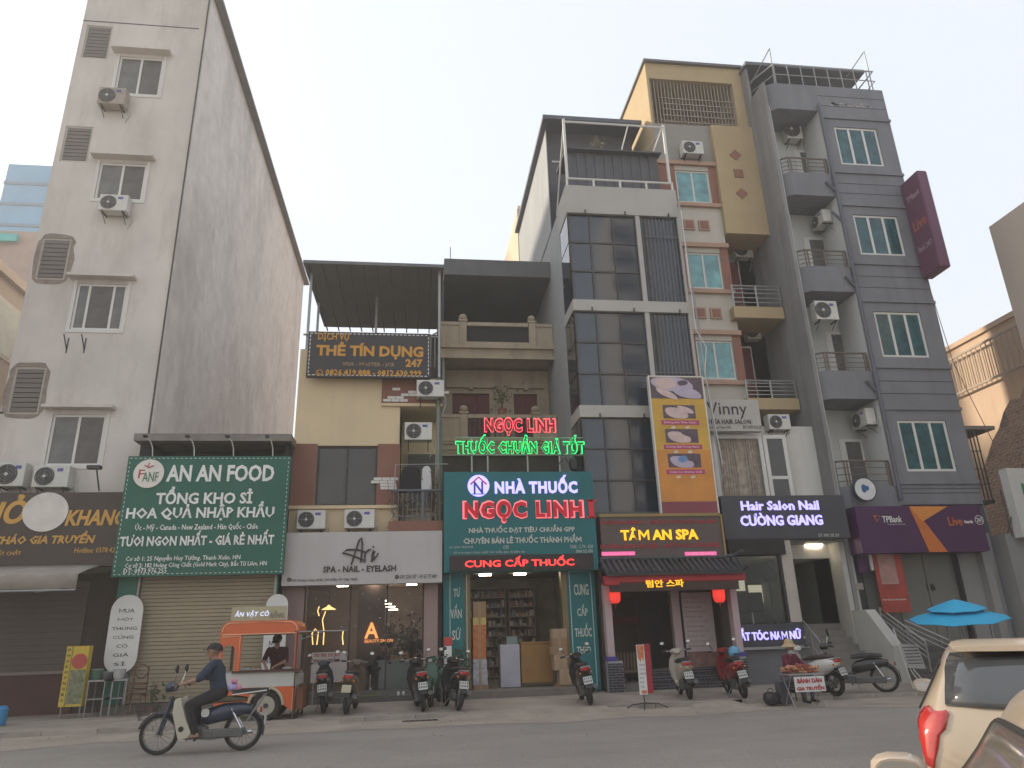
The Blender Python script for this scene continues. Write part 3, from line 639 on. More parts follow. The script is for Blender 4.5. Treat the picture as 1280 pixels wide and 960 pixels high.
# tangled dry plants on balcony
def shrub(label, c, r, n, cols, name='balcony_plant', leaf=.05, seed=0, stems=5, h=None, pot=None, cat='plant'):
    t = thing(name, label, cat, c); rr = random.Random(seed); m = MB(); h = h or r
    for k in range(n):
        a = Vector((rr.gauss(0, .45)*r, rr.gauss(0, .4)*r, h*.5+rr.gauss(0, .38)*h*.6)); u = Vector((rr.uniform(-1, 1), rr.uniform(-1, 1), rr.uniform(-.6, 1))).normalized(); v = u.cross(Vector((rr.uniform(-1, 1), rr.uniform(-1, 1), rr.uniform(-1, 1)))).normalized(); l = leaf*rr.uniform(.6, 1.4)
        m.add([a-v*l*.35, a+u*l*.6-v*l*.05, a+u*l*1.2, a+u*l*.5+v*l*.4], [(0, 1, 2, 3)], rr.randrange(len(cols)))
    m.build('foliage', cols, t, local=True)
    m = MB()
    for k in range(stems): m.tube([(rr.uniform(-.04, .04), rr.uniform(-.04, .04), 0), (rr.uniform(-.3, .3)*r, rr.uniform(-.3, .3)*r, h*.5), (rr.uniform(-.7, .7)*r, rr.uniform(-.5, .5)*r, h*rr.uniform(.7, 1.1))], [.012, .008, .004], 4)
    m.build('stem', mat('stem_brown', (.12, .09, .06), .9), t, local=True)
    if pot: m = MB().lathe((0, 0, -pot), [(pot*.42, 0), (pot*.6, pot*.95), (pot*.66, pot*.95), (pot*.66, pot), (pot*.5, pot)], 'z', 14); m.build('pot', TERRA, t, local=True, smooth=True)
    return t
LF = [mat('leaf_green', (.045, .07, .03), .7), mat('leaf_dark', (.03, .045, .022), .7), mat('leaf_pale', (.09, .11, .06), .7)]
DRY = [mat('dry_leaf', (.22, .17, .11), .9), mat('dry_leaf_dark', (.12, .09, .06), .9)]
shrub('dry tangled potted plant at the left end of the clothes balcony', (xr+.1, FRONT-.2, zbal), .4, 130, DRY, seed=1, h=.8, leaf=.1, stems=14)
shrub('dry climbing plant at the right end of the clothes balcony', (CX1-.25, FRONT-.2, zbal), .4, 110, DRY, seed=2, h=1.5, leaf=.09, stems=16)

# Ari sign
ar = RB(357, 666, 551, 728, 19.1)
S, r = board('nail_spa_sign', 'blank white signboard with black handwritten word and nail spa lettering', None, 19.1, mat('pale_sign', (.44, .42, .41), .6, .06, .8, streak=.35, stain=(.33, .31, .29)), snap=(CX0+.06, CX1-.02, ar[2], ar[3]), t=.35)
BL2 = mat('dark_brown_letter', (.035, .025, .025), .5)
m = MB()
def stroke(pxs, rad): 
    pts = [P(x, y, 19.07) for x, y in pxs]; m.tube([(a, 19.07, b) for a, b in pts], rad, 6)
stroke([(439, 706), (444, 690), (449, 675), (452, 672), (453, 680), (452, 692), (451, 703)], .022)
stroke([(454, 700), (440, 694), (428, 691), (434, 687), (447, 687), (457, 690)], .022)
stroke([(456, 703), (456, 693), (457, 691), (461, 687), (464, 687)], .024); stroke([(465, 702), (465, 694), (467, 688)], .022)
stroke([(468, 700), (467, 692), (469, 689)], .018); stroke([(463, 702), (466, 700), (471, 695), (473, 691)], .016); stroke([(466, 683), (467, 684)], .025)
m.build('handwritten_word', BL2, S)
ptext('SPA - NAIL - EYELASH', (404, 707, 495, 715), 19.09, BL2, S, weight=.03)
ptext('182 Hoàng Công Chất, 109 Diễn, P4 Giáp Nhất', (365, 722, 447, 727), 19.09, BL2, S, weight=.0)
ptext('039 224 137 - 09 65 77 489', (500, 718, 546, 723), 19.09, BL2, S, weight=.0)
for px, py in ((361.5, 724.5), (496, 721)):
    x, z = P(px, py, 19.08); MB().torus((x, 19.08, z), .035, .014, 'y', 12, 5).build('icon', BL2, S)
# ================================================================ PHARMACY HOUSE (upper floors set back)
PX0, PX1 = .72, 4.66; CY = 23.5
PH = thing('pharmacy_house', 'old cream stone house with open balconies set back above the teal pharmacy sign', 'building', (PX0, CY, 0))
rf = RB(556, 323, 684, 350, 23.0)
GCON = mat('grey_concrete', (.13, .13, .135), .9, .12, 1, streak=.4, stain=(.08, .08, .08), world=True)
box('roof_slab', GCON, PH, rf[0]-.02, PX1, 23.0, 30, rf[2]+.1, rf[3])
b1 = RB(556, 405, 690, 430, CY-.3); ledge1 = P(620, 433, CY-.3)[1]
b1 = (PX0, PX1, b1[2], b1[3]+.05)
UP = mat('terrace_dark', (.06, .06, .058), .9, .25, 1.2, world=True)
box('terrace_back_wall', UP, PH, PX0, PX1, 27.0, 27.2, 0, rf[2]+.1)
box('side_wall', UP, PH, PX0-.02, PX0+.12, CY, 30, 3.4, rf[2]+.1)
z2 = P(620, 452, CY)[1]; z3 = P(620, 474, CY)[1]; z4 = P(620, 560, CY)[1]
box('floor_slab', STONE, PH, PX0, PX1, CY-.3, 27, b1[2]-.5, b1[2]-.22)
box('cornice', STONE, PH, PX0, PX1+.03, CY-.42, CY-.3, b1[2]-.24, b1[2]-.1)
box('cornice', STONE, PH, PX0, PX1+.03, CY-.38, CY-.3, z2-.03, z2+.07)
box('fascia', STONE, PH, PX0, PX1, CY-.3, CY, z2+.07, b1[2]-.5)
# balustrade upper: end blocks, posts, dark opening with rail
def balustrade(zb, zt, ys, gap):
    w_ = PX1-PX0
    for a, b in ((PX0, PX0+w_*.17), (PX1-w_*.16, PX1)): box('balustrade_block', STONE, PH, a, b, ys-.12, ys+.02, zb, zt-.12)
    for c in (PX0+w_*.195, PX1-w_*.185):
        p_ = MB(); p_.box(c-.12, c+.12, ys-.18, ys+.06, zb-.1, zt+.02); p_.box(c-.16, c+.16, ys-.22, ys+.1, zt+.02, zt+.08); p_.lathe((c, ys-.06, zt+.08), [(.05, 0), (.13, .07), (.15, .14), (.1, .22), (.02, .26)], 'z', 12); p_.build('balustrade_post', STONE, PH)
    box('handrail', STONE, PH, PX0+w_*.23, PX1-w_*.22, ys-.16, ys+.04, zt-.13, zt+.0)
    box('handrail', STONE, PH, PX0, PX0+w_*.165, ys-.16, ys+.04, zt-.118, zt-.0); box('handrail', STONE, PH, PX1-w_*.155, PX1, ys-.16, ys+.04, zt-.118, zt)
    box('balustrade_base', STONE, PH, PX0, PX1, ys-.14, ys+.05, zb-.12, zb-.002)
    k = MB(); x = PX0+w_*.24
    if gap:
        out = []
        while x < PX1-w_*.24: out.append((x, x+.05, ys-.08, ys-.03, zb, zt-.135)); x += .17
        pieces('baluster', RUST, PH, out)
    else: box('dark_infill', DARK, PH, PX0+w_*.23, PX1-w_*.22, ys-.08, ys-.03, zb, zt-.135)
balustrade(b1[2], b1[3], CY-.25, False)
d1, d2 = RB(567, 481, 616, 540, CY), RB(646, 482, 679, 540, CY)
zwt = P(620, 452, CY)[1]; zwb = P(620, 562, CY)[1]
wall_mb(PX0, PX1, zwb-2.5, zwt, CY+.9, [(d1[0], d1[1], zwb, d1[3]), (d2[0], d2[1], zwb, d2[3])], .2).build('front_wall', STONE, PH)
for d in (d1, d2):
    fr = box('door_frame', MAROON, PH, d[0], d[1], CY+1.06, CY+1.1, zwb, d[3])
    n = 3 if d is d1 else 2; ww = (d[1]-d[0])/n
    pieces('door_leaf', MAROON, fr, [(d[0]+k*ww+.02, d[0]+(k+1)*ww-.02, CY+1.02, CY+1.06, zwb+.05, d[3]-.04) for k in range(n)])
    box('door_hood', STONE, PH, d[0]-.22, d[1]+.22, CY+.78, CY+.9, d[3]+.18, d[3]+.34); box('keystone', STONE, PH, (d[0]+d[1])/2-.07, (d[0]+d[1])/2+.07, CY+.74, CY+.9, d[3]+.1, d[3]+.42)
zfl = P(620, 548, CY-.3)[1]
balustrade(P(620, 548, CY-.3)[1], P(620, 519, CY-.3)[1], CY-.25, True)
box('floor_slab', STONE, PH, PX0, PX1, CY-.3, CY+.9, zfl-.5, zfl-.12)
for k in range(3): box('moulding', STONE, PH, PX0, PX1, CY-.36+.02*k, CY-.3, zfl-.2-k*.2, zfl-.12-k*.2)
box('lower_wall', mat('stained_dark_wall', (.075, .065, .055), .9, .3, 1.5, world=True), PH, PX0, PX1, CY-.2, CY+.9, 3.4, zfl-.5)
x_, z_ = P(628, 548, CY-.1); shrub('small bonsai in a terracotta pot on the middle balcony above the neon letters', (x_, CY-.25+.0, P(628, 520, CY-.3)[1]+.25), .42, 140, LF, name='potted_tree', seed=4, stems=5, h=.9, leaf=.1, pot=.25)
MB().tube([(PX0+.1, CY-.1, b1[2]-.2), (PX0+.1, CY-.1, 4)], .05, 6).build('rain_pipe', STEEL, PH)
for k in (0, 1):
    a_ = thing('roof_antenna', ['thin antenna rod standing on the flat roof of the cream stone house', 'taller thin antenna rod on the roof of the rightmost grey block'][k], 'antenna', [(P(563, 323, 24)[0], 24, rf[3]), (P(972, 95, 22)[0], 22, 19.5)][k]); MB().tube([(0, 0, 0), (0, 0, [1.05, 2.7][k])], .018, 5).build('rod', STEEL, a_, local=True)
# ground floor shop
TEAL = mat('teal_panel', (.003, .125, .135), .45, .10, .8, streak=.15, stain=(.03, .12, .12)); TEALD = mat('teal_panel_dark', (.006, .07, .07), .5)
PG = thing('pharmacy_shop', 'teal fronted pharmacy with open glass doorway and dark stocked interior', 'shop', (PX0, 19.3, 0))
GY = 19.4
dl, dr = P(587, 800, GY)[0], P(711, 800, GY)[0]
box('column_panel', TEAL, PG, P(553, 800, GY)[0]+.03, dl-.12, GY, GY+.4, .15, 3.2); box('column_panel', TEAL, PG, dr+.04, P(748, 800, GY)[0], GY, GY+.4, .15, 3.2)
box('gold_door_post', mat('bronze_frame', (.16, .12, .06), .4, .1, metal=.5), PG, dl-.115, dl+.03, GY+.02, GY+.3, .15, 3.2); box('gold_door_post', mat('bronze_frame', (.16, .12, .06)), PG, dr-.12, dr+.035, GY+.02, GY+.3, .15, 3.2)
for x0_, x1_ in ((P(562, 760, GY)[0], P(583, 760, GY)[0]), (P(713, 760, GY)[0], P(740, 760, GY)[0])):
    MB().box(x0_, x0_+.02, GY-.02, GY, .25, 3.1).box(x1_, x1_+.02, GY-.02, GY, .25, 3.1).box(x0_, x1_, GY-.02, GY, 3.08, 3.1).build('pale_trim', mat('pale_teal_trim', (.35, .5, .48), .5), PG)
INT = mat('shop_interior', (.16, .15, .13), .8, .3, 2, world=True)
MB().add([(dl-.3, GY+.4, .25), (dr+.3, GY+.4, .25), (dr+.3, 25, .25), (dl-.3, 25, .25)], [(0, 1, 2, 3)]).build('floor', INT, PG)
box('back_wall', INT, PG, PX0, PX1, 24.6, 24.7, 0, 3.5); box('inner_wall', INT, PG, PX0, PX0+.1, GY+.4, 24.6, 0, 3.5); box('inner_wall', INT, PG, PX1-.1, PX1, GY+.4, 24.6, 0, 3.5)
box('ceiling', INT, PG, PX0, PX1, GY+.1, 24.6, 3.3, 3.4)
box('flat_roof', GCON, PG, PX0, PX1, GY+.12, CY-.2, 3.42, 3.6)
box('door_step', mat('worn_step', (.2,.18,.16)), PG, dl-.3, dr+.5, GY-.55, GY+.38, .1, .27)
LAMP = mat('warm_tube', (1, .85, .62), emit=14.0)
pieces('ceiling_lamp_and_fill', LAMP, PG, [(dl+.5+i*1.05, dl+.85+i*1.05, 20.6+j*1.5, 20.72+j*1.5, 3.24, 3.28) for i in range(2) for j in range(2)])
# shelves with boxes at the back wall of shop
rr = random.Random(9); cols = [mat('box_a', (.22, .12, .10), .7), mat('box_b', (.34, .33, .31), .7), mat('box_c', (.14, .18, .24), .7), mat('box_d', (.30, .28, .22), .7), mat('box_e', (.10, .10, .10), .7)]
def shelf(label, X0, X1, Y0, Z0, Z1, n, rows, seed, name='shelf'):
    s = thing(name, label, 'shelf', ((X0+X1)/2, Y0, Z0)); m = MB(); m.box(X0, X0+.03, Y0, Y0+.35, Z0, Z1).box(X1-.03, X1, Y0, Y0+.35, Z0, Z1)
    for j in range(rows+1): m.box(X0+.03, X1-.03, Y0, Y0+.35, Z0+(Z1-Z0-.03)*j/rows, Z0+(Z1-Z0-.03)*j/rows+.03)
    m.build('rack', mat('shelf_grey', (.18, .17, .16), .6), s); r2 = random.Random(seed); dz = (Z1-Z0-.03)/rows; dx = (X1-X0-.08)/n
    m = MB()
    for j in range(rows):
        for i in range(n):
            h_ = dz*r2.uniform(.2, .8); m.box(X0+.04+i*dx, X0+.04+(i+.9)*dx, Y0+.03, Y0+.3, Z0+j*dz+.032, Z0+j*dz+.032+h_, r2.randrange(5))
    o = m.build('stock_boxes', cols, s); o['kind'] = 'stuff'; return s
shelf('stocked shelf wall at the back left of the pharmacy', dl+.25, dl+1.5, 24.1, .3, 3.0, 16, 9, 1); shelf('stocked shelf wall at the back right of the pharmacy', dl+1.6, dr-.1, 24.1, .3, 3.0, 15, 9, 2)
# counter
ct = thing('counter', 'white and honey brown wooden counter standing inside the pharmacy doorway', 'counter', (P(650, 860, 20.2)[0], 20.2, .27))
c1, c2 = RB(625, 806, 651, 862, 20.0), RB(651, 805, 690, 860, 20.0)
box('white_panel', mat('counter_white', (.42, .41, .46), .6), ct, c1[0], c1[1], 20.0, 20.55, .27, c1[3]); box('wood_panel', mat('honey_wood', (.30, .155, .045), .5, .15, 2), ct, c2[0], c2[1]+.05, 20.02, 20.55, .36, c2[3]); box('counter_top', mat('honey_wood', (.3, .15, .05)), ct, c2[0]-.0, c2[1]+.08, 19.98, 20.58, c2[3]+.002, c2[3]+.04)
for q, (a_, b_) in enumerate(((632, 641),)): box('paper_box', mat('counter_box', (.22, .27, .25), .7), ct, *RB(633, 795, 647, 805, 20.2)[:2], 20.2, 20.4, c1[3], c1[3]+.2)
# stacks left and right of the doorway
def carton_stack(label_f, pxs, Y, mats, name='carton', group=None, d=.38):
    for i, (px, mt) in enumerate(zip(pxs, mats)):
        r = RB(*px, Y); t = thing(name, label_f[i], 'box', ((r[0]+r[1])/2, Y, r[2]), group)
        MB().box(r[0]+.004, r[1]-.004, Y, Y+d, r[2]+.003, r[3]-.003).build('carton_body', mt, t, bevel=.008)
        MB().box((r[0]+r[1])/2-.035, (r[0]+r[1])/2+.035, Y-.004, Y-.001, r[2]+.02, r[3]-.02).build('tape', mat('tape_brown', (.28, .2, .11), .4), t)
KRAFT = mat('kraft', (.26, .16, .09), .85, .12, 3); KRAFT2 = mat('kraft_pale', (.33, .23, .15), .85, .12, 3); PRT = mat('orange_print', (.42, .13, .04), .7, .35, 9); YLW = mat('yellow_print', (.45, .34, .10), .7, .2, 8); WPR = mat('pale_print', (.34, .33, .38), .7, .35, 6)
sy = GY+.05
carton_stack(['brown carton topmost of the stack at the left of the pharmacy door', 'yellow printed carton second from the top of the left door stack', 'orange printed carton third from the top of the left door stack', 'orange printed carton fourth from the top of the left door stack', 'orange printed carton fifth from the top of the left door stack', 'orange printed carton sixth from the top of the left door stack', 'pale carton seventh from the top of the left door stack', 'pale blue printed carton second from the bottom of the left door stack', 'brown carton at the bottom of the left door stack'],
  [(591, 752, 608, 772), (591, 772, 608, 781), (591, 781, 608, 792), (591, 792, 608, 802), (591, 802, 608, 813), (591, 813, 608, 824), (591, 824, 609, 838), (591, 838, 610, 856), (592, 856, 611, 869)], sy, [KRAFT, YLW, PRT, PRT, PRT, PRT, WPR, WPR, KRAFT], group='cartons stacked at the pharmacy door')
carton_stack(['pale carton with red mark topmost of the stack right of the pharmacy counter', 'reddish brown carton second from the top right of the counter', 'reddish brown carton third from the top right of the counter', 'plain brown carton fourth from the top right of the counter', 'wide pinkish brown carton at the bottom right of the pharmacy door'],
  [(690, 786, 709, 797), (690, 797, 709, 809), (688, 809, 710, 818), (692, 818, 710, 838), (695, 856, 717, 869)], sy-.1, [KRAFT2, KRAFT, KRAFT, KRAFT2, KRAFT])
carton_stack(['upright pinkish brown carton in front of the right door stack'], [(699, 837, 715, 856)], sy-.15, [KRAFT2])
# pharmacy sign
sgY = 19.0; spx = (555, 590, 748.5, 712); pr_ = RB(*spx, sgY)
S, r = board('pharmacy_sign', 'large teal pharmacy signboard with glowing white and red lettering', None, sgY, TEAL, snap=(pr_[0], pr_[1], pr_[2], pr_[3]), t=.45)
GLW_ = mat('led_violet_white', (.40, .36, 1.0), emit=.78); RED = mat('red_acrylic', (.70, .008, .03), .4); REDE = mat('red_edge_glow', (1, .22, .24), emit=.4); PALEL = mat('pale_letter', (.50, .53, .47), .6)
ptext('NHÀ THUỐC', (618, 594, 722, 617), sgY-.01, GLW_, S, weight=.045, ext=.03, sp=1.12)
ptext('NGỌC LINH', (578, 624, 731, 654), sgY-.005, REDE, S, weight=.07, ext=.02, sp=1.18); ptext('NGỌC LINH', (580.5, 626, 728.5, 652), sgY-.03, RED, S, weight=.045, ext=.02, sp=1.19)
ptext('I', (735, 625, 743, 647), sgY-.01, RED, S, weight=.03, ext=.02)
m = MB(); 
for q in (624.8, 645.5): a_ = RB(733.5, q, 744.5, q+2, sgY); m.box(a_[0], a_[1], sgY-.03, sgY, a_[2], a_[3])
m.build('numeral_serif', RED, S)
x, z = P(598, 607.5, sgY); MB().disc((x, sgY-.03, z), .29, 'y', .05, 32).build('logo_disc', GLW_, S)
BLUL = mat('logo_blue', (.03, .07, .45), .5); ptext('N', (592, 602, 604, 617), sgY-.056, BLUL, S, weight=.02)
a_ = [P(*q, sgY) for q in ((588, 606), (598, 597), (608, 606))]; MB().tube([(u, sgY-.06, v) for u, v in a_], .022, 5).build('logo_roof', RED, S)
a_ = [P(*q, sgY) for q in ((590, 618), (606, 618))]; MB().tube([(u, sgY-.06, v) for u, v in a_], .012, 5).build('logo_base', BLUL, S)
ptext('NHÀ THUỐC ĐẠT TIÊU CHUẨN GPP', (586, 656, 719, 667), sgY-.01, PALEL, S, weight=.03); ptext('CHUYÊN BÁN LẺ THUỐC THÀNH PHẨM', (579, 668, 727, 679), sgY-.01, PALEL, S, weight=.03)
ptext('DS. ĐÀO THỊ HUÊ', (562, 682, 591, 686), sgY-.01, PALEL, S, weight=0); ptext('CPS', (629, 682, 636, 686), sgY-.01, PALEL, S, weight=0); ptext('TARE, 12 74 - 32H', (712, 681, 741, 686), sgY-.01, PALEL, S, weight=0)
ptext('SỐ 98 HOÀNG CÔNG CHẤT, PHÚ DIỄN, BẮC TỪ LIÊM, HN', (567, 688, 656, 692), sgY-.01, PALEL, S, weight=0); ptext('0984 533 078', (720, 687, 741, 691), sgY-.01, PALEL, S, weight=0)
a_ = RB(562, 695, 742, 711, sgY); box('led_display', mat('led_black', (.02, .012, .012), .4), S, a_[0], a_[1], sgY-.05, sgY-.001, a_[2], a_[3])
ptext('CUNG CẤP THUỐC', (581, 695, 718, 708), sgY-.055, mat('led_red', (1, .04, .035), emit=1.1), S, weight=.02)
# side column letters
for body, px in (('TƯ', (567, 734, 575, 746)), ('VẤN', (563, 755, 577, 773)), ('SỨ', (565, 784, 576, 800))): ptext(body, px, GY-.006, PALEL, PG, weight=.02)
for body, px in (('CUNG', (717, 730, 736, 744)), ('CẤP', (721, 755, 735, 770)), ('THUỐC', (718, 779, 740, 796)), ('THEO', (721, 808, 739, 817)), ('ĐƠN', (724, 832, 738, 847))): ptext(body, px, GY-.006, PALEL, PG, weight=.02)
# neon letters above
NS = thing('red_neon_letters', 'red outlined channel letters standing on a frame above the pharmacy sign', 'sign', (P(650, 545, 19.3)[0], 19.3, P(650, 545, 19.3)[1]))
NR = mat('neon_red', (1, .10, .12), emit=.9); NGc = mat('neon_green', (.03, .9, .2), emit=.75)
DRD = mat('dark_red_acrylic', (.35, .01, .02), .5); DGN = mat('dark_green_acrylic', (.01, .22, .06), .5)
ptext('NGỌC LINH', (605, 522, 695, 545), 19.3, NR, NS, weight=.065, ext=.05, sp=1.15); ptext('NGỌC LINH', (606, 523, 694, 544), 19.24, DRD, NS, weight=.035, ext=.01, sp=1.15)
NS2 = thing('green_neon_letters', 'green outlined channel letters directly above the pharmacy sign', 'sign', (P(650, 566, 19.3)[0], 19.3, P(650, 566, 19.3)[1]))
ptext('THUỐC CHUẨN GIÁ TỐT', (569, 544, 731, 568), 19.3, NGc, NS2, weight=.06, ext=.05, sp=1.15); ptext('THUỐC CHUẨN GIÁ TỐT', (570, 545, 730, 567), 19.24, DGN, NS2, weight=.03, ext=.01, sp=1.15)
z5 = P(650, 568, 19.3)[1]; z6 = P(650, 546, 19.3)[1]
fr = MB()
for z_ in (z5, z6): fr.tube([(P(569, 566, 19.3)[0], 19.4, z_), (P(731, 566, 19.3)[0], 19.4, z_)], .02, 4)
fr.build('support_rail', STEEL, NS2)
for px in (590, 610, 660, 700, 715): x = P(px, 570, 19.3)[0]; box('support_post', STEEL, NS2, x-.02, x+.02, 19.4, 19.44, pr_[3], z6)
cb = thing('cable_coil', 'dark cable box clamped to the post above the pharmacy sign\'s right corner', 'cable', (P(716, 575, 19.3)[0], 19.3, pr_[3])); MB().loft([(-.1, 0, .25, .08, .14), (0, 0, .28, .13, .2), (.1, 0, .25, .08, .14)], 10).build('bundle', BLACK, cb, local=True); MB().tube([(0, 0, .1), (-.2, .0, .45), (-.4, .05, .3)], .015, 5).build('cable', WIRE, cb, local=True)

# ================================================================ GLASS FRONTED BUILDING
DX0, DX1 = 4.71, 8.38
DB = thing('glass_front_house', 'five storey house faced with dark tinted glass between white bands', 'building', (DX0, FRONT, 0))
zs_top = P(710, 232, FRONT)[1]; g1 = P(710, 266, FRONT)[1]; g1b = 11.30; g2 = 10.93; g2b = 7.86; g3 = 7.50; g3b = 4.7
xm = P(796, 267, FRONT)[0]; CH_ = .42
# chamfered outline; body
def cham(m, z0, z1, ex=0.0):
    pts = [(DX0-ex, FRONT+1.32), (DX0-ex, FRONT-ex), (DX1+ex, FRONT-ex), (DX1+ex, FRONT+1.32)]
    return m.prism(pts, 'z', z0, z1)
band = mat('white_band', (.40, .385, .36), .8, .06, .8, streak=.25, stain=(.3, .29, .27), world=True)
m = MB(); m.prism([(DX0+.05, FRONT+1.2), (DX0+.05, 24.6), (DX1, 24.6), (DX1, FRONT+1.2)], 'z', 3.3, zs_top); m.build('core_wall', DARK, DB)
box('side_wall', LGREY, DB, DX0-.03, DX0+.05, FRONT+1.3, 30, 0, 15.3)
for z0, z1 in ((g1, zs_top), (g1b-.37, g1b), (g2b-.36, g2b)): cham(MB(), z0, z1, .04).build('white_band', band, DB)
def glass_bay(z0, z1, rows, cols_, x0, x1, bars=0):
    b = thing('glass_bay', None, None, (x0, FRONT, z0)); b.parent = DB; b.location = Vector((x0, FRONT, z0))-wloc(DB); _loc[b.name] = Vector((x0, FRONT, z0))
    zz = [z0+(z1-z0)*k/rows for k in range(rows+1)] if isinstance(rows, int) else [z0+(z1-z0)*k for k in rows]
    xx = [x0+(x1-x0)*k for k in cols_]; rr = random.Random(int(z0*10+x0))
    fm = MB()
    for z_ in zz: fm.box(x0, x1, FRONT+.05, FRONT+.11, z_-.03, z_+.03)
    for x_ in xx:
        for j in range(len(zz)-1): fm.box(x_-.028, x_+.028, FRONT+.052, FRONT+.112, zz[j]+.03, zz[j+1]-.03)
    fm.build('mullion', mat('mullion_brown', (.045, .038, .036), .35), b)
    pieces('pane', GLD, b, [(xx[i]+.03, xx[i+1]-.03, FRONT+.08, FRONT+.09, zz[j]+.032, zz[j+1]-.032) for i in range(len(xx)-1) for j in range(len(zz)-1)])
    return b
for z0, z1, rw in ((g1b, g1, 3), (g2b, g2, 3), (g3b, g3, 3)):
    b = glass_bay(z0, z1, rw, [0, .30, .65, 1], DX0+.03, xm-.07)
    for j in range(rw):   # slanting corner panes
        a, c = z0+(z1-z0)*j/rw, z0+(z1-z0)*(j+1)/rw
        MB().add([(DX0-.02, FRONT+.12, a+.03), (DX0-.02, FRONT+1.3, a+.03), (DX0-.02, FRONT+1.3, c-.03), (DX0-.02, FRONT+.12, c-.03)], [(3, 2, 1, 0)]).build('side_pane', GLD, b)
    if z1 > 8 or True:
        n = len([0]); box('white_mullion', band, DB, xm-.07, xm+.07, FRONT-.02, FRONT+.2, z0, z1)
        b2 = glass_bay(z0, z1, [0, 1] if z1 > 11 else [0, .32, 1], [0, 1], xm+.07, DX1-.02)
        gr_ = thing('security_grille', None, None, (xm, FRONT, z0)); gr_.parent = DB; gr_.location = Vector((xm, FRONT, z0))-wloc(DB); _loc[gr_.name] = Vector((xm, FRONT, z0))
        n = 9; pieces('bar', mat('grille_grey', (.12, .11, .11), .6), gr_, [(xm+.12+k*(DX1-xm-.25)/n, xm+.135+k*(DX1-xm-.25)/n, FRONT+.0, FRONT+.02, z0+.02, z1-.02) for k in range(n+1)])
        pieces('cross_bar', mat('grille_grey', (.14, .13, .13)), gr_, [(xm+.1, DX1-.05, FRONT-.015, FRONT-.001, z0+(z1-z0)*q, z0+(z1-z0)*q+.03) for q in ((.3, .34) if z1 < 11 else (.75,))])
box('corner_post', band, DB, DX1-.02, DX1+.06, FRONT-.02, FRONT+1.2, 4.7, zs_top)
# little hooks on the bands
hk = []
for zt_ in (g1, g1b-.37, g2b-.36):
    for fx in (.15, .52, .93): hk.append((DX0+3.6*fx, DX0+3.6*fx+.03, FRONT-.1, FRONT-.04, zt_-.02, zt_+.1))
pieces('band_hook', RUST, DB, hk)
# roof rail, cage and rooftop shed
m = MB(); zr_ = zs_top+.28; m.tube([(DX0+.02, FRONT, zr_), (DX1, FRONT, zr_)], .035, 6); rrail = m.build('roof_rail', WPAINT, DB)
pieces('rail_stub', WPAINT, rrail, [(DX0+k*.9, DX0+k*.9+.06, FRONT-.03, FRONT+.03, zs_top, zr_-.03) for k in range(5)])
zc_ = P(705, 152, FRONT)[1]
CG = thing('x', None, None, (DX0, FRONT, zr_)); CG.name = 'roof_cage'; CG.parent = DB; CG.location = Vector((DX0, FRONT, zr_))-wloc(DB); _loc['roof_cage'] = Vector((DX0, FRONT, zr_))
for x_ in (DX0+.05, DX1-.1): MB().box(x_-.04, x_+.04, FRONT-.03, FRONT+.05, zr_, zc_+.1).build('cage_post', WPAINT, CG)
m = MB(); m.tube([(DX0, FRONT, zc_), (DX1-.05, FRONT, zc_)], .04, 5).tube([(DX0+.05, FRONT, zc_), (DX0+.02, 21.6, zs_top)], .03, 5).tube([(DX0+.05, FRONT+2.2, zc_), (DX1-.1, FRONT+2.2, zc_)], .03, 5).tube([(DX1-.1, FRONT, zc_-.05), (DX1-.1, 22, zc_+.5)], .03, 5)
m.tube([(xm, FRONT, zc_), (xm-.3, FRONT+.02, zc_-1.0)], .025, 5).tube([(DX1-.15, FRONT, zc_), (DX1-.55, FRONT+.02, zc_-1.0)], .025, 5); m.build('cage_rail', WPAINT, CG)
CORR = mat('corrugated_grey', (.085, .085, .095), .6, .15, 2, world=True)
pieces('corrugated_sheet', CORR, CG, [(DX0+.22+k*.16, DX0+.375+k*.16, FRONT+.5+(.03 if k % 2 else 0), FRONT+.56+(.03 if k % 2 else 0), zr_-.1, zc_-.85) for k in range(20)])
MB().prism([(FRONT+.3, zc_-.84), (FRONT+2.1, zc_-.6), (FRONT+2.1, zc_-.55), (FRONT+.3, zc_-.79)], 'x', DX0+.15, DX1-.15).build('lean_to_roof', CORR, CG)
box('brick_upstand', BROWN, DB, DX1-.9, DX1, FRONT+.6, FRONT+1.0, zs_top, zs_top+1.3)
sy_ = 21.8; a_ = RB(686, 142, 800, 152, sy_)
MB().prism([(DX0-.25, 30), (DX0-.25, sy_), (DX1-.1, sy_), (DX1-.1, 30)], 'z', a_[3]-.22, a_[3]-.05).build('shed_roof', mat('shed_roof_dark', (.10, .11, .13), .6, world=True), DB)
MB().box(DX0-.02, DX1-.3, 22.6, 30, zs_top, a_[3]-.22).build('shed_wall', CORR, DB)
MB().box(DX0-.06, DX0-.03, 22.4, 30, 15.3, a_[3]-.25).build('shed_side', LGREY, DB)
shrub('small yellow green shrub on the roof cage of the glass fronted house', (DX0+1.35, FRONT+.6, zc_-.78), .28, 70, [LF[2], mat('leaf_yellow', (.2, .17, .05), .8)], name='roof_plant', seed=8, stems=4, h=.8, leaf=.09)
# orange side building seen beyond
OB = thing('orange_rear_house', 'sunlit orange house wall standing behind the glass fronted house', 'building', (5, 34, 0))
xo, zo = P(663, 212, 34)
MB().box(xo, 9.5, 34, 39, 0, zo+.2).build('wall', ORANGE, OB)
x2, z2_ = P(647, 262, 40); MB().box(x2, 9, 40, 48, 0, z2_+.3).build('rear_wall', ORANGE, OB)
box('rib', LGREY, OB, xo-.05, xo+.3, 33.9, 34, 0, zo+.15); box('rib', LGREY, OB, x2-.05, x2+.2, 39.9, 40, 0, z2_)

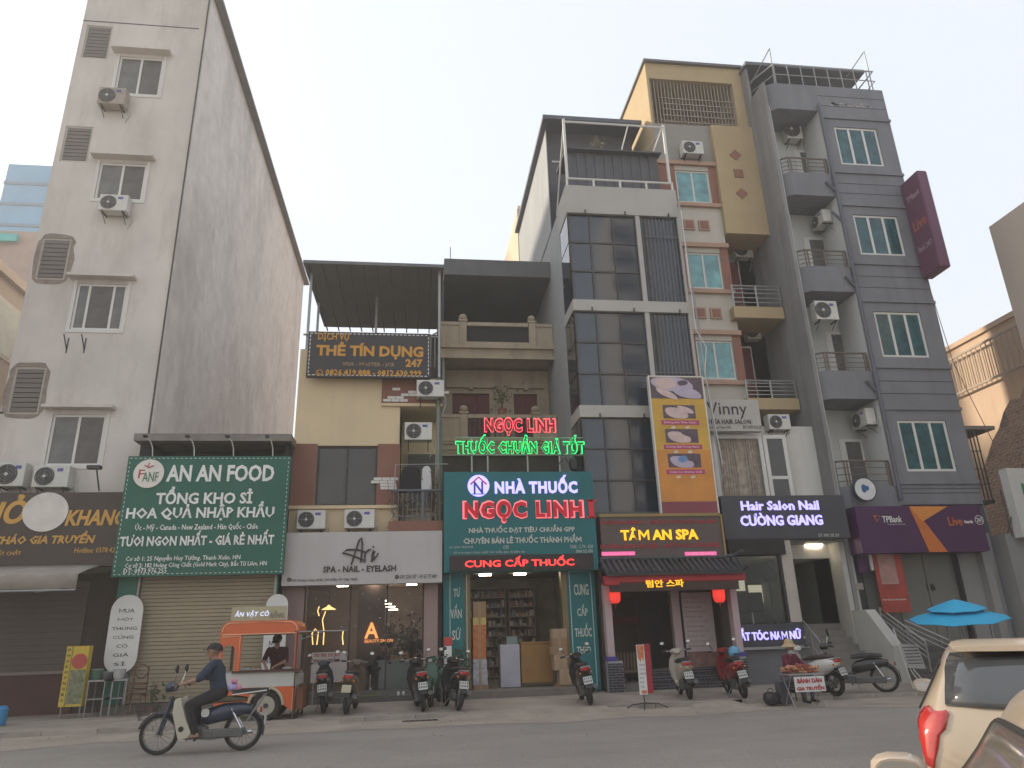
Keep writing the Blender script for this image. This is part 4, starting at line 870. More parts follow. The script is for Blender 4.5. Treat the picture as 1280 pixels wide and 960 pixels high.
# ================================================================ CREAM TOWER WITH TAN TOP
EX0, EX1, EY = 8.45, 12.25, 21.2
EB = thing('cream_tube_house', 'tall cream tube house with tan top frame, teal windows and brick red squares', 'building', (EX0, EY, 0))
eo = RB(808, 99, 918, 160, EY); zt_ = 22.15; xo1 = P(915, 105, EY)[0]
# top: tan frame with grille opening
ztop = P(870, 83, EY)[1]
wall_mb(EX0, EX1, P(890, 158, EY)[1]-.02, ztop, EY, [(EX0+.08, xo1, P(890, 158, EY)[1]-.01, P(860, 101, EY)[1])], 2.2).build('top_frame', TAN, EB)
MB().box(EX0, EX1, EY+2.2, 27, 15, ztop-.02).box(EX0-.02, EX0, EY, 27, 0, ztop).build('body_wall', TAN, EB)
box('roof_slab', mat('roof_edge_grey', (.16, .15, .15), .8), EB, EX0-.1, EX1+.06, EY-.12, 27, ztop, ztop+.1)
gz0, gz1 = P(860, 158, EY)[1], P(860, 101, EY)[1]
gg = thing('x', None, None, (EX0, EY, gz0)); gg.name = 'roof_grille'; gg.parent = EB; gg.location = Vector((EX0, EY, gz0))-wloc(EB); _loc['roof_grille'] = Vector((EX0, EY, gz0))
n = 24; GRI = mat('grille_pale', (.30, .27, .24), .7)
pieces('bar', GRI, gg, [(EX0+.15+k*(xo1-EX0-.2)/n, EX0+.175+k*(xo1-EX0-.2)/n, EY+.12, EY+.15, gz0, gz1-.02) for k in range(n+1)])
pieces('cross_bar', GRI, gg, [(EX0+.5, xo1-.02, EY+.095, EY+.118, gz0+(gz1-gz0)*q, gz0+(gz1-gz0)*q+.03) for q in (.12, .25, .38, .5, .62)])
# main wall below with windows
ew = [RB(843, 212, 894, 254, EY), RB(858, 315, 906, 361, EY), RB(867, 425, 918, 474, EY)]
ex0 = sum(a[0] for a in ew)/3; ex1 = sum(a[1] for a in ew)/3; ew = [(ex0, ex1, a[2], a[3]) for a in ew]
xe = P(905, 290, EY)[0]
CRW = mat('cream_white', (.50, .47, .41), .85, .05, .8, streak=.2, stain=(.36, .32, .26), world=True)
zg = P(850, 170, EY)[1]
wall_mb(EX0, xe, 4.5, P(890, 158, EY)[1]-.025, EY, ew, .2).build('front_wall', CRW, EB)
MB().box(EX0, xe, EY+.21, 27, 3.5, 18).box(EX0+.0, EX1, EY+1.3, 27, 3.5, 15).build('core_wall', CRW, EB)
box('grey_panel', mat('grey_upper_panel', (.27, .255, .235), .85, .06, world=True), EB, EX0, xe, EY-.02, EY, ew[0][3]+.35, P(890, 158, EY)[1]-.03)
for i, a in enumerate(ew):
    window(EB, a, EY, 2, WPAINT, GLT, .06, .05)
    box('peach_ledge', PINKB, EB, EX0, xe+.04, EY-.12, EY, a[3]+.18, a[3]+.34); box('peach_ledge', PINKB, EB, EX0, xe+.04, EY-.12, EY, a[2]-.22, a[2]-.08)
    box('brick_red_panel', TERRA, EB, a[1]+.01, xe+.02, EY-.03, EY, a[2]-.078, a[3]+.178)
    box('brick_red_panel', TERRA, EB, EX0, a[0]-.01, EY-.03, EY, a[2]-.078, a[3]+.178)
    if i < 2:
        zc = P([873, 888][i], [282, 392][i], EY)[1]
        for xc in (P([862, 877][i]-1, 282, EY)[0] if False else ex0+.28, ex0+.83):
            s_ = box('square_frame', PINKB, EB, xc-.2, xc+.2, EY-.06, EY, zc-.2, zc+.2); box('square_louvre', TERRA, s_, xc-.14, xc+.14, EY-.075, EY-.061, zc-.14, zc+.14)
# tan box on the right with diamond tiles
tz0, tz1 = P(950, 292, EY-.55)[1], P(905, 158, EY-.0)[1]
tx0 = P(888, 160, EY)[0]
MB().box(P(889, 159, EY-.2)[0], EX1+.02, EY-.2, EY+1.3, P(930, 292, EY-.2)[1], P(905, 157, EY-.2)[1]).build('tan_bay', TAN, EB)
for k, (px, py, r45) in enumerate([(919, 194, 1), (923, 217, 0), (927, 242, 1)]):
    x, z = P(px, py, EY-.2); s = .17
    pts = [(x-s*1.35, z), (x, z-s*1.35), (x+s*1.35, z), (x, z+s*1.35)] if r45 else [(x-s, z-s), (x+s, z-s), (x+s, z+s), (x-s, z+s)]
    MB().prism(pts, 'y', EY-.23, EY-.2).build('wall_tile', TERRA, EB)
ac_unit('air conditioner under the roof grille of the cream tube house', (852, 176, 880, 193), EY)
# right recess with balconies
RX0 = xe+.02
for i, (py, nm) in enumerate(((398, 'upper'), (512, 'lower'))):
    zb_ = P(945, py, EY-.3)[1]; zt2_ = P(945, py-14, EY-.3)[1]; xl = P(918+i*20, py, EY-.3)[0]
    MB().box(RX0-.25, EX1-.05, EY-.35, EY+1.3, zb_-.0, zt2_).build('balcony_slab', TAN, EB)
    rail = MB(); zr2 = P(945, py-40 if i == 0 else py-36, EY-.3)[1]
    rail.tube([(RX0-.2, EY-.3, zr2), (EX1-.1, EY-.3, zr2)], .035, 6)
    rr_ = rail.build('balcony_rail', STEEL, EB)
    pieces('rail_bar', STEEL, rr_, [(RX0-.2, EX1-.1, EY-.315, EY-.285, zt2_+(zr2-zt2_)*q, zt2_+(zr2-zt2_)*q+.025) for q in (.2, .42, .64, .84)])
    for q in (0, .5, 1): x_ = RX0-.2+(EX1-.1-RX0+.2)*q; rail2 = box('rail_post', STEEL, rr_, x_-.03, x_+.03, EY-.34, EY-.316, zt2_, zr2)
    dz1 = P(940, [328, 435][i], EY+1.2)[1]
    dx = P([918, 938][i], 340, EY+1.2)[0]
    fr = box('door_frame', WPAINT, EB, RX0+.1, RX0+1.0, EY+1.26, EY+1.3, zt2_, dz1+.08); box('door_leaf', MAROON, fr, RX0+.16, RX0+.94, EY+1.22, EY+1.26, zt2_+.03, dz1)
box('recess_wall', WHITE, EB, RX0-.0, EX1, EY+1.3, EY+1.31, 4.6, 14.5)
ac_unit('air conditioner tucked under the tan bay, above the upper maroon balcony door', (917, 303, 942, 322), EY+1.3)
ac_unit('air conditioner above the lower maroon balcony door of the cream tube house', (932, 404, 952, 424), EY+1.3, brackets=False)
# lower salon windows with curtains
vz0, vz1 = P(940, 640, EY-1)[1], P(940, 543, EY-1)[1]
WY = 20.2
vr = RB(884, 545, 962, 640, WY); vr2 = RB(962, 547, 995, 640, WY)
LB = mat('curtain_beige', (.55, .46, .37), .9, .35, 6, streak=.8, stain=(.13, .11, .09))
MB().box(DX1+.08, EX1, WY+.25, EY+1.3, 3.4, P(940, 530, WY)[1]).build('lower_wall', WHITE, EB)
box('curtain', LB, EB, vr[0], vr2[1], WY+.18, WY+.2, vr[2]-.3, vr[3])
m = MB(); 
rr = random.Random(2)
for k in range(26):
    x = vr[0]+.15+k*.08
    if 9 < k < 13: continue
    m.box(x, x+.05, WY+.13+rr.uniform(0, .03), WY+.17, vr[2]-.2, vr[3]-.1)
m.build('curtain_fold', LB, EB)['kind'] = 'stuff'
window(EB, (vr[0], vr[1]+.1, vr[2]-.3, vr[3]+.05), WY-.1, 2, WPAINT, mat('clear_glass_dim', (.04, .035, .03), .08, .2, alpha=.10, spec=.6), .12, .1, splits=[.1])
window(EB, (vr[1]+.12, vr2[1]+.05, vr[2]-.3, vr[3]+.05), WY-.1, 1, WPAINT, GLD2, .12, .1, rows=2)
ac_unit('air conditioner with square dark grille right of the pale hair salon sign', (959, 518, 989, 537), WY+.3)
# Vinny sign
vs = RB(874, 499, 953, 539, 19.9)
S, r = board('korean_hair_salon_sign', 'off white hair salon sign with thin dark lettering, half hidden by the hanging banner', None, 19.9, mat('offwhite_sign', (.42, .40, .37), .6, .05), snap=(vs[0], vs[1], vs[2], vs[3]), t=.2)
ptext('Vinny', (883, 503, 935, 523), 19.89, BLK, S, weight=.0, res=3); ptext('KOREA HAIR SALON', (879, 524, 939, 530), 19.89, BLK, S, weight=.01); ptext('đường Hoàng Công Chất', (880, 532, 914, 536), 19.89, BLK, S, weight=0); ptext('ĐT: 0977 012 33', (929, 532, 952, 536), 19.89, BLK, S, weight=0)
# hair salon nail sign
hs = RB(897, 620, 1052, 673, 19.3)
S, r = board('hair_salon_sign', 'dark grey fascia with glowing white violet hair salon lettering', None, 19.3, mat('charcoal_panel', (.045, .045, .055), .45, .08), snap=(8.45, 12.15, hs[2]+.02, hs[3]), t=.5)
ptext('Hair Salon Nail', (925, 626, 1024, 638), 19.29, GLW_, S, weight=.025, ext=.03); ptext('CƯỜNG GIANG', (924, 641, 1029, 657), 19.29, GLW_, S, weight=.03, ext=.03)
ptext('ĐT: 0981 205 203', (1023, 667, 1049, 671), 19.29, PALEL, S, weight=0)
# ================================================================ GROUND FLOOR: NAIL SPA
NSP = thing('nail_spa_shop', 'pink framed nail spa with full glass front and dim interior', 'shop', (CX0, 19.5, 0))
PKC = mat('dusty_pink', (.30, .21, .19), .7, .06, 1, world=True)
ax0, ax1 = -2.82, .19; AY = 19.55; az = 3.05
box('column', PKC, NSP, CX0+.02, ax0, AY-.05, AY+.5, .1, az); box('column', PKC, NSP, ax1, CX1-.12, AY-.05, AY+.5, .1, az)
MB().box(CX0, CX0+.1, AY+.5, 25, 0, 3.4).box(CX1-.1, CX1, AY+.5, 25, 0, 3.4).box(CX0+.1, CX1-.1, 24.0, 24.1, 0, 3.4).build('inner_wall', mat('spa_wall', (.34, .27, .24), .85, .1, world=True), NSP)
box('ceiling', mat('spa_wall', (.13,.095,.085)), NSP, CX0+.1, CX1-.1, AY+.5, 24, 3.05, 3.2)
box('floor', mat('spa_floor', (.12, .11, .10), .4), NSP, CX0+.1, CX1-.1, AY-.05, 24, .12, .34)
box('upper_wall', CREAM, NSP, CX0, CX1-.02, FRONT-.1, FRONT+.1, 3.2, zb-.87)
stp = mat('spa_step', (.09, .085, .08), .8, .2, 2, world=True)
box('step', stp, NSP, ax0, ax1, AY-.45, AY-.052, .1, .24)
GCL = mat('clear_shop_glass', (.02, .02, .02), .03, .1, alpha=.16, spec=.7)
gp = thing('x', None, None, (ax0, AY, .34)); gp.name = 'glass_front'; gp.parent = NSP; gp.location = Vector((ax0, AY, .34))-wloc(NSP); _loc['glass_front'] = Vector((ax0, AY, .34))
ws = [ax0+.02, ax0+1.15, -.75, ax1-.02]
pieces('pane', GCL, gp, [(ws[i]+.02, ws[i+1]-.02, AY, AY+.012, .36, az-.02) for i in range(3)])
pieces('mullion', mat('dark_mullion', (.04, .03, .03), .5), gp, [(w_-.02, w_+.02, AY-.01, AY+.03, .34, az) for w_ in ws])
box('partition', mat('spa_partition', (.14, .11, .10), .8), NSP, ws[1]+.1, -.85, AY+1.2, AY+1.26, .34, 3.05)
# neon word
SN = thing('neon_wall_sign', 'warm orange neon word behind the nail spa window', 'sign', (-1.2, 20.7, 1.9)); WN = mat('neon_warm', (1, .36, .10), emit=.8); WND = mat('neon_backing', (.3, .2, .15), .5)
ptext('A', (456, 778, 473, 798), 20.68, WN, SN, weight=.02); ptext('RI', (474, 781, 492, 795), 20.68, mat('bronze_letter', (.16, .09, .05), .4), SN, weight=.02); ptext('BEAUTY SALON', (456, 799, 491, 803), 20.68, WN, SN, weight=.0)
# gold curl lamps on left pane
GLN = mat('gold_neon', (1, .62, .22), emit=1.0)
for i, pts in enumerate([[(391, 806), (390, 792), (394, 786), (398, 790), (396, 806)], [(404, 806), (405, 790), (403, 775), (407, 764)], [(399, 770), (397, 764), (399, 758)], [(429, 788), (428, 797), (429, 806)]]):
    t = thing('gold_light_line', 'curved gold light tube on the spa window, ' + ['hook shaped and leftmost', 'tallest, slightly wavy', 'short curve at the top', 'short straight one, rightmost'][i], 'lamp', (P(*pts[0], 20.0)[0], 20.0, P(*pts[0], 20)[1])); L = wloc(t)
    MB().tube([(P(*p_, 20.0)[0], 20.0, P(*p_, 20.0)[1]) for p_ in pts], .014, 5).build('tube', GLN, t)
pl_ = thing('pendant_lamp', 'warm pendant lamp with flat shade at the left of the nail spa', 'lamp', (P(411, 759, 20.6)[0], 20.6, P(411, 762, 20.6)[1])); MB().lathe((0, 0, 0), [(.2, 0), (.05, .08), (.02, .12)], 'z', 14).build('shade', GLN, pl_, local=True); MB().tube([(0, 0, .1), (0, 0, .5)], .008, 4).build('cord', WIRE, pl_, local=True)
for i, (px, py) in enumerate([(479, 751), (483, 754), (487, 757), (490, 760)]):
    x, z = P(px, py, 21.5); t = thing('ceiling_strip_light', 'warm ceiling strip light in the middle of the nail spa, ' + ['nearest the window', 'second of four', 'third of four', 'deepest of four'][i], 'lamp', (x, 21.5+i*.4, z)); box('diffuser', LAMP, t, x-.13, x+.13, 21.5+i*.4, 21.56+i*.4, z-.01, z+.01)
rr = random.Random(4)
pieces('ceiling_lamp_and_fill', LAMP, NSP, [(-2.3+i*1.0, -2.0+i*1.0, 20.6+j*1.6, 20.66+j*1.6, 3.02, 3.045) for i in range(3) for j in range(2)])  # fill lamps added to brighten the nail spa interior
st = MB()
for k in range(30):
    px, py = rr.uniform(386, 528), rr.uniform(738, 785); x, z = P(px, py, AY-.01); s = rr.uniform(.008, .022)
    st.disc((x, AY-.012, z), s, 'y', .004, 6)
o = st.build('window_stickers', mat('sticker_pale', (.45, .43, .40), .6), gp); o['kind'] = 'stuff'
x, z = P(503, 828, 20.3); t = thing('round_table_lamp', 'glowing round lamp beside the nail table', 'lamp', (x, 20.3, z)); MB().lathe((0, 0, 0), [(.02, -.07), (.07, -.05), (.1, 0), (.07, .05), (.02, .07)], 'z', 14).build('globe', mat('globe_warm', (1, .85, .65), emit=1.5), t, local=True); MB().tube([(0, 0, -.06), (0, 0, -.35)], .012, 5).build('stem', STEEL, t, local=True)
t = thing('nail_table', 'pale manicure table behind the nail spa glass', 'table', (-.6, 20.2, .34)); MB().box(-1.0, -.1, 20.15, 20.6, .98, 1.02).build('table_top', mat('pale_green_glass', (.22, .26, .24), .4), t); MB().box(-.95, -.15, 20.2, 20.55, .34, .978).build('cabinet', mat('pale_green_glass', (.22,.26,.24)), t)
# menu board on an easel
t = thing('menu_board', 'pale nail price menu board leaning behind the parked scooters', 'sign', (P(411, 860, 18.9)[0], 18.9, .1)); mb = RB(390, 816, 433, 838, 18.8)
box('board', mat('menu_pale', (.36, .32, .30), .7), t, mb[0], mb[1], 18.8, 18.84, mb[2]-.25, mb[3])
a_ = (mb[0]+.05, mb[1]-.05); pieces('menu_picture', mat('menu_picture', (.22, .12, .10), .7, .4, 20, rnd=.4), t, [(a_[0]+i*.16, a_[0]+i*.16+.13, 18.794, 18.799, mb[3]-.1-j*.13, mb[3]-.02-j*.13) for i in range(4) for j in range(2)])
for s in (mb[0]+.06, mb[1]-.06): box('leg', STEEL, t, s-.015, s+.015, 18.85, 18.88, .12, mb[2]-.2)

# ================================================================ KOREAN STYLE SPA
SX0, SX1 = 4.78, 8.42
SP = thing('spa_entrance', 'spa entrance with black tiled eave, red fascia and dark brick plinths', 'shop', (SX0, 18.9, 0))
ss = RB(748, 645, 905, 697, 19.1)
S, r = board('spa_sign', 'brown grey spa signboard with golden decorative lettering and dim red lines', None, 19.05, mat('spa_sign_brown', (.10, .075, .068), .6, .08), snap=(ss[0]+.02, ss[1], ss[2], ss[3]), t=.5)
MB().box(ss[1]-.001, ss[1]+.05, 19.0, 19.55, ss[2], ss[3]).box(ss[0], ss[1], 19.02, 19.05, ss[3]-.04, ss[3]+.04).build('gold_trim', mat('brass_trim', (.25, .17, .06), .4), S)
YL = mat('yellow_lit_letter', (1, .50, .02), emit=.55); DR = mat('dim_red_letter', (.34, .03, .035), .6)
ptext('TÂM AN SPA', (775, 659, 873, 675), 19.04, YL, S, weight=.03, ext=.03)
ptext('DƯỠNG SINH - CHĂM SÓC SỨC KHỎE', (750, 649, 895, 655), 19.04, DR, S, weight=.04); ptext('DƯỠNG SINH TRỊ LIỆU - CHĂM SÓC SỨC KHỎE', (750, 678, 900, 686), 19.04, DR, S, weight=.04)
PKS = mat('pink_lit_strip', (.75, .12, .32), emit=.5)
for px in ((752, 690, 794, 694), (856, 690, 896, 694)):
    a_ = RB(*px, 19.03); box('pink_strip', PKS, S, a_[0], a_[1], 19.03, 19.045, a_[2], a_[3])
ptext('ADD: 98 HOÀNG CÔNG CHẤT', (754, 690.8, 792, 693.5), 19.025, WLET, S, weight=0); ptext('HOTLINE: 0984 64 99 98', (860, 690.8, 892, 693.5), 19.025, WLET, S, weight=0)
# tiled eave
z0e, z1e = P(830, 715, 18.45)[1], P(830, 699, 19.05)[1]
TIL = mat('black_roof_tile', (.045, .045, .05), .55, .2, 6, rnd=.25)
base = MB().prism([(18.45, z0e), (19.06, z1e-.03), (19.06, z1e-.12), (18.45, z0e-.07)], 'x', SX0, SX1+.05).build('eave_deck', TIL, SP)
n = 24; L = SX1+.1-SX0
tm = MB().torus((0, 0, 0), .045, .012, 'y', 6, 4)
prof = [(math.cos(a)*.05, math.sin(a)*.045) for a in [math.pi*k/6 for k in range(7)]]
me = bpy.data.meshes.new('roof_tile'); V = []; Fc = []
nseg = 3
for i in range(nseg+1):
    f = i/nseg
    for q in prof: V.append((q[0], f*(19.05-18.45), f*(z1e-z0e)+q[1]))
Fc = [(i*7+j, i*7+j+1, i*7+j+8, i*7+j+7) for i in range(nseg) for j in range(6)] + [tuple(range(7))]
me.from_pydata(V, [], Fc); me.materials.append(TIL)
for k in range(n):
    o = bpy.data.objects.new('roof_tile', me); COL.objects.link(o); o.parent = SP; o.location = Vector((SX0+.04+k*L/n, 18.43, z0e+.0))-wloc(SP)
MB().tube([(SX0, 19.02, z1e+.03), (SX1-.2, 19.02, z1e+.03), (SX1+.05, 18.95, z1e+.06), (SX1+.2, 18.7, z1e+.16)], .05, 8).build('ridge_tile', TIL, SP)
MB().tube([(SX1+.1, 18.95, z1e), (SX1+.14, 18.6, z0e+.05), (SX1+.2, 18.42, z0e+.12)], .04, 8).build('hip_tile', TIL, SP)
RDF = mat('red_fascia', (.33, .018, .022), .5, .12, 2)
MB().box(SX0-.03, SX1+.12, 18.55, 18.75, z0e-.24, z0e-.05).box(SX0-.03, SX0+.35, 18.5, 18.78, z0e-.3, z0e-.2).build('red_fascia', RDF, SP, bevel=.02)
bd = RB(757, 722, 893, 737, 18.54); box('name_beam', mat('beam_dark', (.05, .025, .018), .6), SP, SX0+.1, SX1-.1, 18.54, 18.62, bd[2], z0e-.241)
ptext('텀안 스파', (807, 724.5, 855, 734), 18.53, YL, SP, weight=.02, ext=.02)
ptext('DƯỠNG SINH TRỊ LIỆU - MASSAGE - SAUNA', (780, 736, 886, 739), 18.84, mat('dim_gold', (.3, .18, .05), .5), SP, weight=0)
# columns
PNK = mat('pinkish_column', (.42, .32, .33), .6, .08)
BRK = mat('dark_brick', (.035, .034, .045), .5, .2, 8, rnd=.35); MOR = mat('pale_mortar', (.30, .29, .30), .9)
for (a, b) in ((SX0, SX0+.24), (SX1-.22, SX1+.02)): box('column', PNK, SP, a+.03, b-.03, 18.95, 19.2, .85, z0e-.24); box('column_collar', mat('violet_collar', (.06, .04, .25), .4), SP, a, b, 18.92, 19.23, .85, .95)
box('door_column', PNK, SP, P(840, 760, 19.9)[0], P(850, 760, 19.9)[0], 19.9, 20.1, .6, 3.0)
box('dark_column_back', mat('dark_wood', (.06, .04, .03), .6), SP, SX0-.02, SX0+.04, 19.2, 19.6, .1, 3.2)
def brickwork(X0, X1, Y, Z0, Z1, parent, bl=.19, bh=.062, side=True, D=.34):
    box('mortar_core', MOR, parent, X0+.012, X1-.012, Y+.012, Y+D, Z0, Z1)
    out = []; z = Z0; r_ = 0
    while z+bh <= Z1+.001:
        x = X0-(bl/2 if r_ % 2 else 0)
        while x < X1-.02:
            a, b = max(x, X0), min(x+bl-.012, X1)
            if b-a > .03: out.append((round(a, 3), round(b, 3), Y, Y+.05, z, z+bh-.013))
            x += bl
        z += bh; r_ += 1
    pieces('brick', BRK, parent, out)
brickwork(SX0+.0, SX0+.40, 18.9, .12, .84, SP); brickwork(SX1-.55, SX1+.02, 18.9, .12, .84, SP)
# steps with brick risers
for i in range(3):
    x0_ = 5.95+i*.0; y_ = 19.15+i*.3; z_ = .12+i*.155
    brickwork(x0_, SX1-.56, y_, z_, z_+.13, SP, D=.3); box('tread', mat('dark_tread', (.06, .055, .055), .5, .15, 3), SP, x0_-.02, SX1-.56, y_-.02, y_+.32, z_+.131, z_+.155)
box('porch_floor', mat('porch_tile', (.13, .12, .11), .6, .1, 3, world=True), SP, SX0+.42, 5.93, 19.0, 24, .12, .3)
box('back_wall', mat('spa_inner_wall', (.12, .105, .09), .8, .15, 1, world=True), SP, SX0, SX1, 22.4, 22.5, 0, 3.4)
box('inner_wall', mat('spa_inner_wall', (.12,.105,.09)), SP, DX0+.06, DX0+.16, 19.25, 22.4, 0, 3.3); box('inner_wall', mat('spa_inner_wall', (.12,.105,.09)), SP, SX1-.1, SX1, 19.25, 22.4, 0, 3.3)
box('ceiling', DARK, SP, SX0, SX1, 18.97, 22.4, 3.15, 3.25)
# slab between first floor glass and spa
MB().box(DX0+.1, DX1, FRONT+.02, FRONT+3, 3.3, 4.72).build('lintel', GCON, DB)
box('inner_door', mat('spa_door_brown', (.08, .05, .035), .5), SP, 5.2, 6.6, 22.3, 22.39, .3, 2.5); box('red_banner', mat('dull_red', (.2, .03, .03), .7), SP, 5.6, 6.7, 22.2, 22.22, 1.75, 1.95)
rk = thing('shoe_bench', 'slatted wooden bench with shoes under it in the spa porch', 'bench', (5.4, 20.3, .3)); pieces('slat', mat('bench_wood', (.16, .11, .07), .7, rnd=.15), rk, [(5.3+k*.09, 5.36+k*.09, 20.3, 20.34, .55, 1.0) for k in range(12)]); box('seat', mat('bench_wood', (.16,.11,.07)), rk, 5.25, 6.35, 20.0, 20.29, .5, .55)
for k in range(5):
    t = thing('shoe', ['black shoe at the left end below the spa bench', 'second dark shoe from the left below the spa bench', 'middle dark shoe below the spa bench', 'second dark shoe from the right below the spa bench', 'dark shoe at the right end below the spa bench'][k], 'shoe', (5.35+k*.2, 19.7, .3), 'shoes under the spa bench'); MB().loft([(-.12, 0, .03, .03, .03), (-.05, 0, .035, .04, .035), (.06, 0, .045, .035, .045), (.12, 0, .04, .025, .035)], 8).build('upper', BLACK, t, local=True, smooth=True); MB().box(-.035, .035, -.12, .12, 0, .012).build('sole', RUST, t, local=True)
# menu banner in the porch
mn = thing('price_banner', 'tall pale spa price list banner beside the right brick plinth', 'sign', (7.2, 19.85, .7)); a_ = RB(851, 741, 897, 815, 19.8)
box('sheet', mat('price_sheet', (.36, .30, .30), .7, .08), mn, a_[0], a_[1], 19.8, 19.83, a_[2]-.35, a_[3])
box('picture_band', mat('brown_picture', (.17, .09, .07), .7, .5, 5), mn, a_[0]+.01, a_[1]-.01, 19.794, 19.799, a_[2]-.34, a_[2]+.03)
lines = ['BẢNG GIÁ DỊCH VỤ', '1. GỘI ĐẦU DƯỠNG SINH', '60 PHÚT 150K', '2. MASSAGE BODY', '90 PHÚT 300K', '3. CHĂM SÓC DA MẶT', '60 PHÚT 250K', '4. NGÂM CHÂN THẢO DƯỢC', '45 PHÚT 120K', '5. TRỊ LIỆU CỔ VAI GÁY', '70 PHÚT 280K']
for i, s_ in enumerate(lines):
    z_ = a_[3]-.1-i*.125; hw = (a_[1]-a_[0])*(.30 if i % 2 == 0 else .38); text(s_, (a_[0]+.07, a_[0]+.07+hw*2*.95, z_-.05, z_-.005), 19.797, mat('maroon_letter', (.16, .03, .04), .6), mn, weight=0, ext=.002)
def lantern(label, px, Y):
    a_ = RB(*px, Y); cx = (a_[0]+a_[1])/2; h = a_[3]-a_[2]; r_ = (a_[1]-a_[0])/2
    t = thing('red_lantern', label, 'lantern', (cx, Y, a_[2]), 'red lanterns at the spa entrance'); LR = mat('lantern_red', (.9, .05, .035), emit=.38)
    prof = [(r_*q, h*zq) for q, zq in ((.55, .04), (.85, .12), (1, .28), (1.02, .5), (1, .72), (.85, .88), (.55, .96))]
    MB().lathe((0, 0, 0), prof, 'z', 18).build('shade', LR, t, local=True, smooth=True)
    rb = MB()
    for k in range(12):
        an = 2*math.pi*k/12; rb.tube([((q*1.02)*math.cos(an), (q*1.02)*math.sin(an), zq) for q, zq in prof], .004, 4)
    rb.build('ribs', RDF, t, local=True)['kind'] = 'stuff'
    MB().lathe((0, 0, 0), [(r_*.4, 0), (r_*.5, .02)], 'z', 12).lathe((0, 0, h*.95), [(r_*.5, 0), (r_*.4, .03)], 'z', 12).build('cap', BLACK, t, local=True)
    MB().disc((0, -r_*.3, h*.5), .001, 'y', .001, 4); MB().tube([(0, 0, h), (0, 0, h+.25)], .006, 4).build('cord', WIRE, t, local=True); MB().tube([(0, 0, 0), (0, 0, -.12)], .012, 5).build('tassel', RDF, t, local=True)
lantern('glowing red paper lantern at the left end of the spa eave', (761, 733, 776, 755), 18.75); lantern('glowing red paper lantern at the right end of the spa eave', (890, 731, 907, 754), 18.75)
# hanging banner
bY = 19.25; b4 = RB(811, 471, 893, 642, bY); bx0, bx1 = P(811, 471, bY)[0], P(877, 473, bY)[0]
S, r = board('hanging_spa_banner', 'tall yellow orange vertical banner with spa treatment photographs', None, bY, mat('banner_gold', (.55, .33, .05), .6, .25, .6), snap=(bx0, bx1, b4[2], b4[3]), t=.14, frame=WPAINT)
W_ = bx1-bx0; H_ = b4[3]-b4[2]; X_ = lambda f: bx0+W_*f; Z_ = lambda f: b4[3]-H_*f
def bb(nm, m1, f0, f1, g0, g1, dy=.006): return box(nm, m1, S, X_(f0), X_(f1), bY-dy, bY-.001, Z_(g1), Z_(g0))
bb('bottom_band', mat('banner_plum', (.22, .05, .07), .6), .005, .995, .915, .995)
bb('orange_lower', mat('banner_orange', (.58, .24, .05), .6, .15, 1.5), .005, .995, .55, .912, .003)
SKN = mat('print_skin', (.56, .42, .40), .6, .15, 4); PDK = mat('print_dark', (.10, .07, .09), .6, .3, 5); PLL = mat('print_lilac', (.44, .38, .48), .6, .1, 4)
bb('photo_top', PDK, .01, .99, .005, .165)
def blob(cx, cz, rx, rz, m1, dy=.012, nm='print_shape', rot=0):
    pts = []
    for k in range(18):
        a = 2*math.pi*k/18; u, v = rx*math.cos(a), rz*math.sin(a)*(1+.15*math.sin(2*a)); pts.append((X_(cx)+W_*(u*math.cos(rot)-v*math.sin(rot)), Z_(cz)+W_*(u*math.sin(rot)+v*math.cos(rot))))
    MB().prism(pts, 'y', bY-dy, bY-dy+.004).build(nm, m1, S)
blob(.42, .055, .40, .14, PLL, rot=-.15); blob(.30, .05, .2, .11, SKN, .016, rot=-.2); blob(.68, .12, .28, .10, PLL, .018, rot=-.3); blob(.3, .13, .22, .06, SKN, .02, rot=-.5); blob(.62, .045, .1, .05, PDK, .02)
for i, g in enumerate((.215, .395, .575)):
    bb('photo', PDK, .2, .8, g, g+.10); blob(.45, g+.06, .22, .10, SKN if i != 2 else PLL, .012, rot=-.3); blob(.62, g+.035, .16, .05, SKN if i == 0 else PDK, .016, rot=-.4)
    if i == 2: blob(.47, g+.04, .09, .06, mat('print_blue', (.12, .25, .45), .6), .018)
    bb('pink_caption', mat('caption_pink', (.42, .05, .14), .6), .15, .85, g+.115, g+.148, .008)
    text(['Dưỡng Sinh Thảo Dược', 'Dưỡng Sinh Trong Nước', 'Chăm Sóc Dưỡng Chất'][i], (X_(.2), X_(.8), Z_(g+.142), Z_(g+.122)), bY-.009, WLET, S, weight=0, ext=.002)
    for q in (.36, .62): blob(q, g+.168, .045, .025, mat('caption_white', (.6, .5, .4), .6), .01)

# ================================================================ HAIR SALON ground floor
HS = thing('hair_salon_shop', 'raised glass fronted hair salon with lit lettering under its window', 'shop', (8.6, 19.2, 0))
hx0, hx1, hy = 8.45, 10.42, 19.35
box('base_wall', mat('grey_base', (.14, .14, .15), .7, .1, world=True), HS, hx0, hx1, hy, hy+.3, .1, 1.55)
lr = RB(922, 770, 1003, 806, hy-.1); box('led_fascia', mat('charcoal_panel', (.045,.045,.055)), HS, hx0+.03, 10.3, hy-.12, hy, 1.05, 1.62); box('sill', STEEL, HS, hx0, 10.36, hy-.16, hy+.02, .98, 1.045)
ptext('CẮT TÓC NAM NỮ', (917, 784, 1002, 800), hy-.13, GLW_, HS, weight=.03, ext=.03)
GG = mat('salon_glass', (.05, .06, .055), .05, .1, alpha=.3, spec=.6)
box('shop_window', GG, HS, hx0+.1, 9.95, hy+.05, hy+.07, 1.64, 3.5)
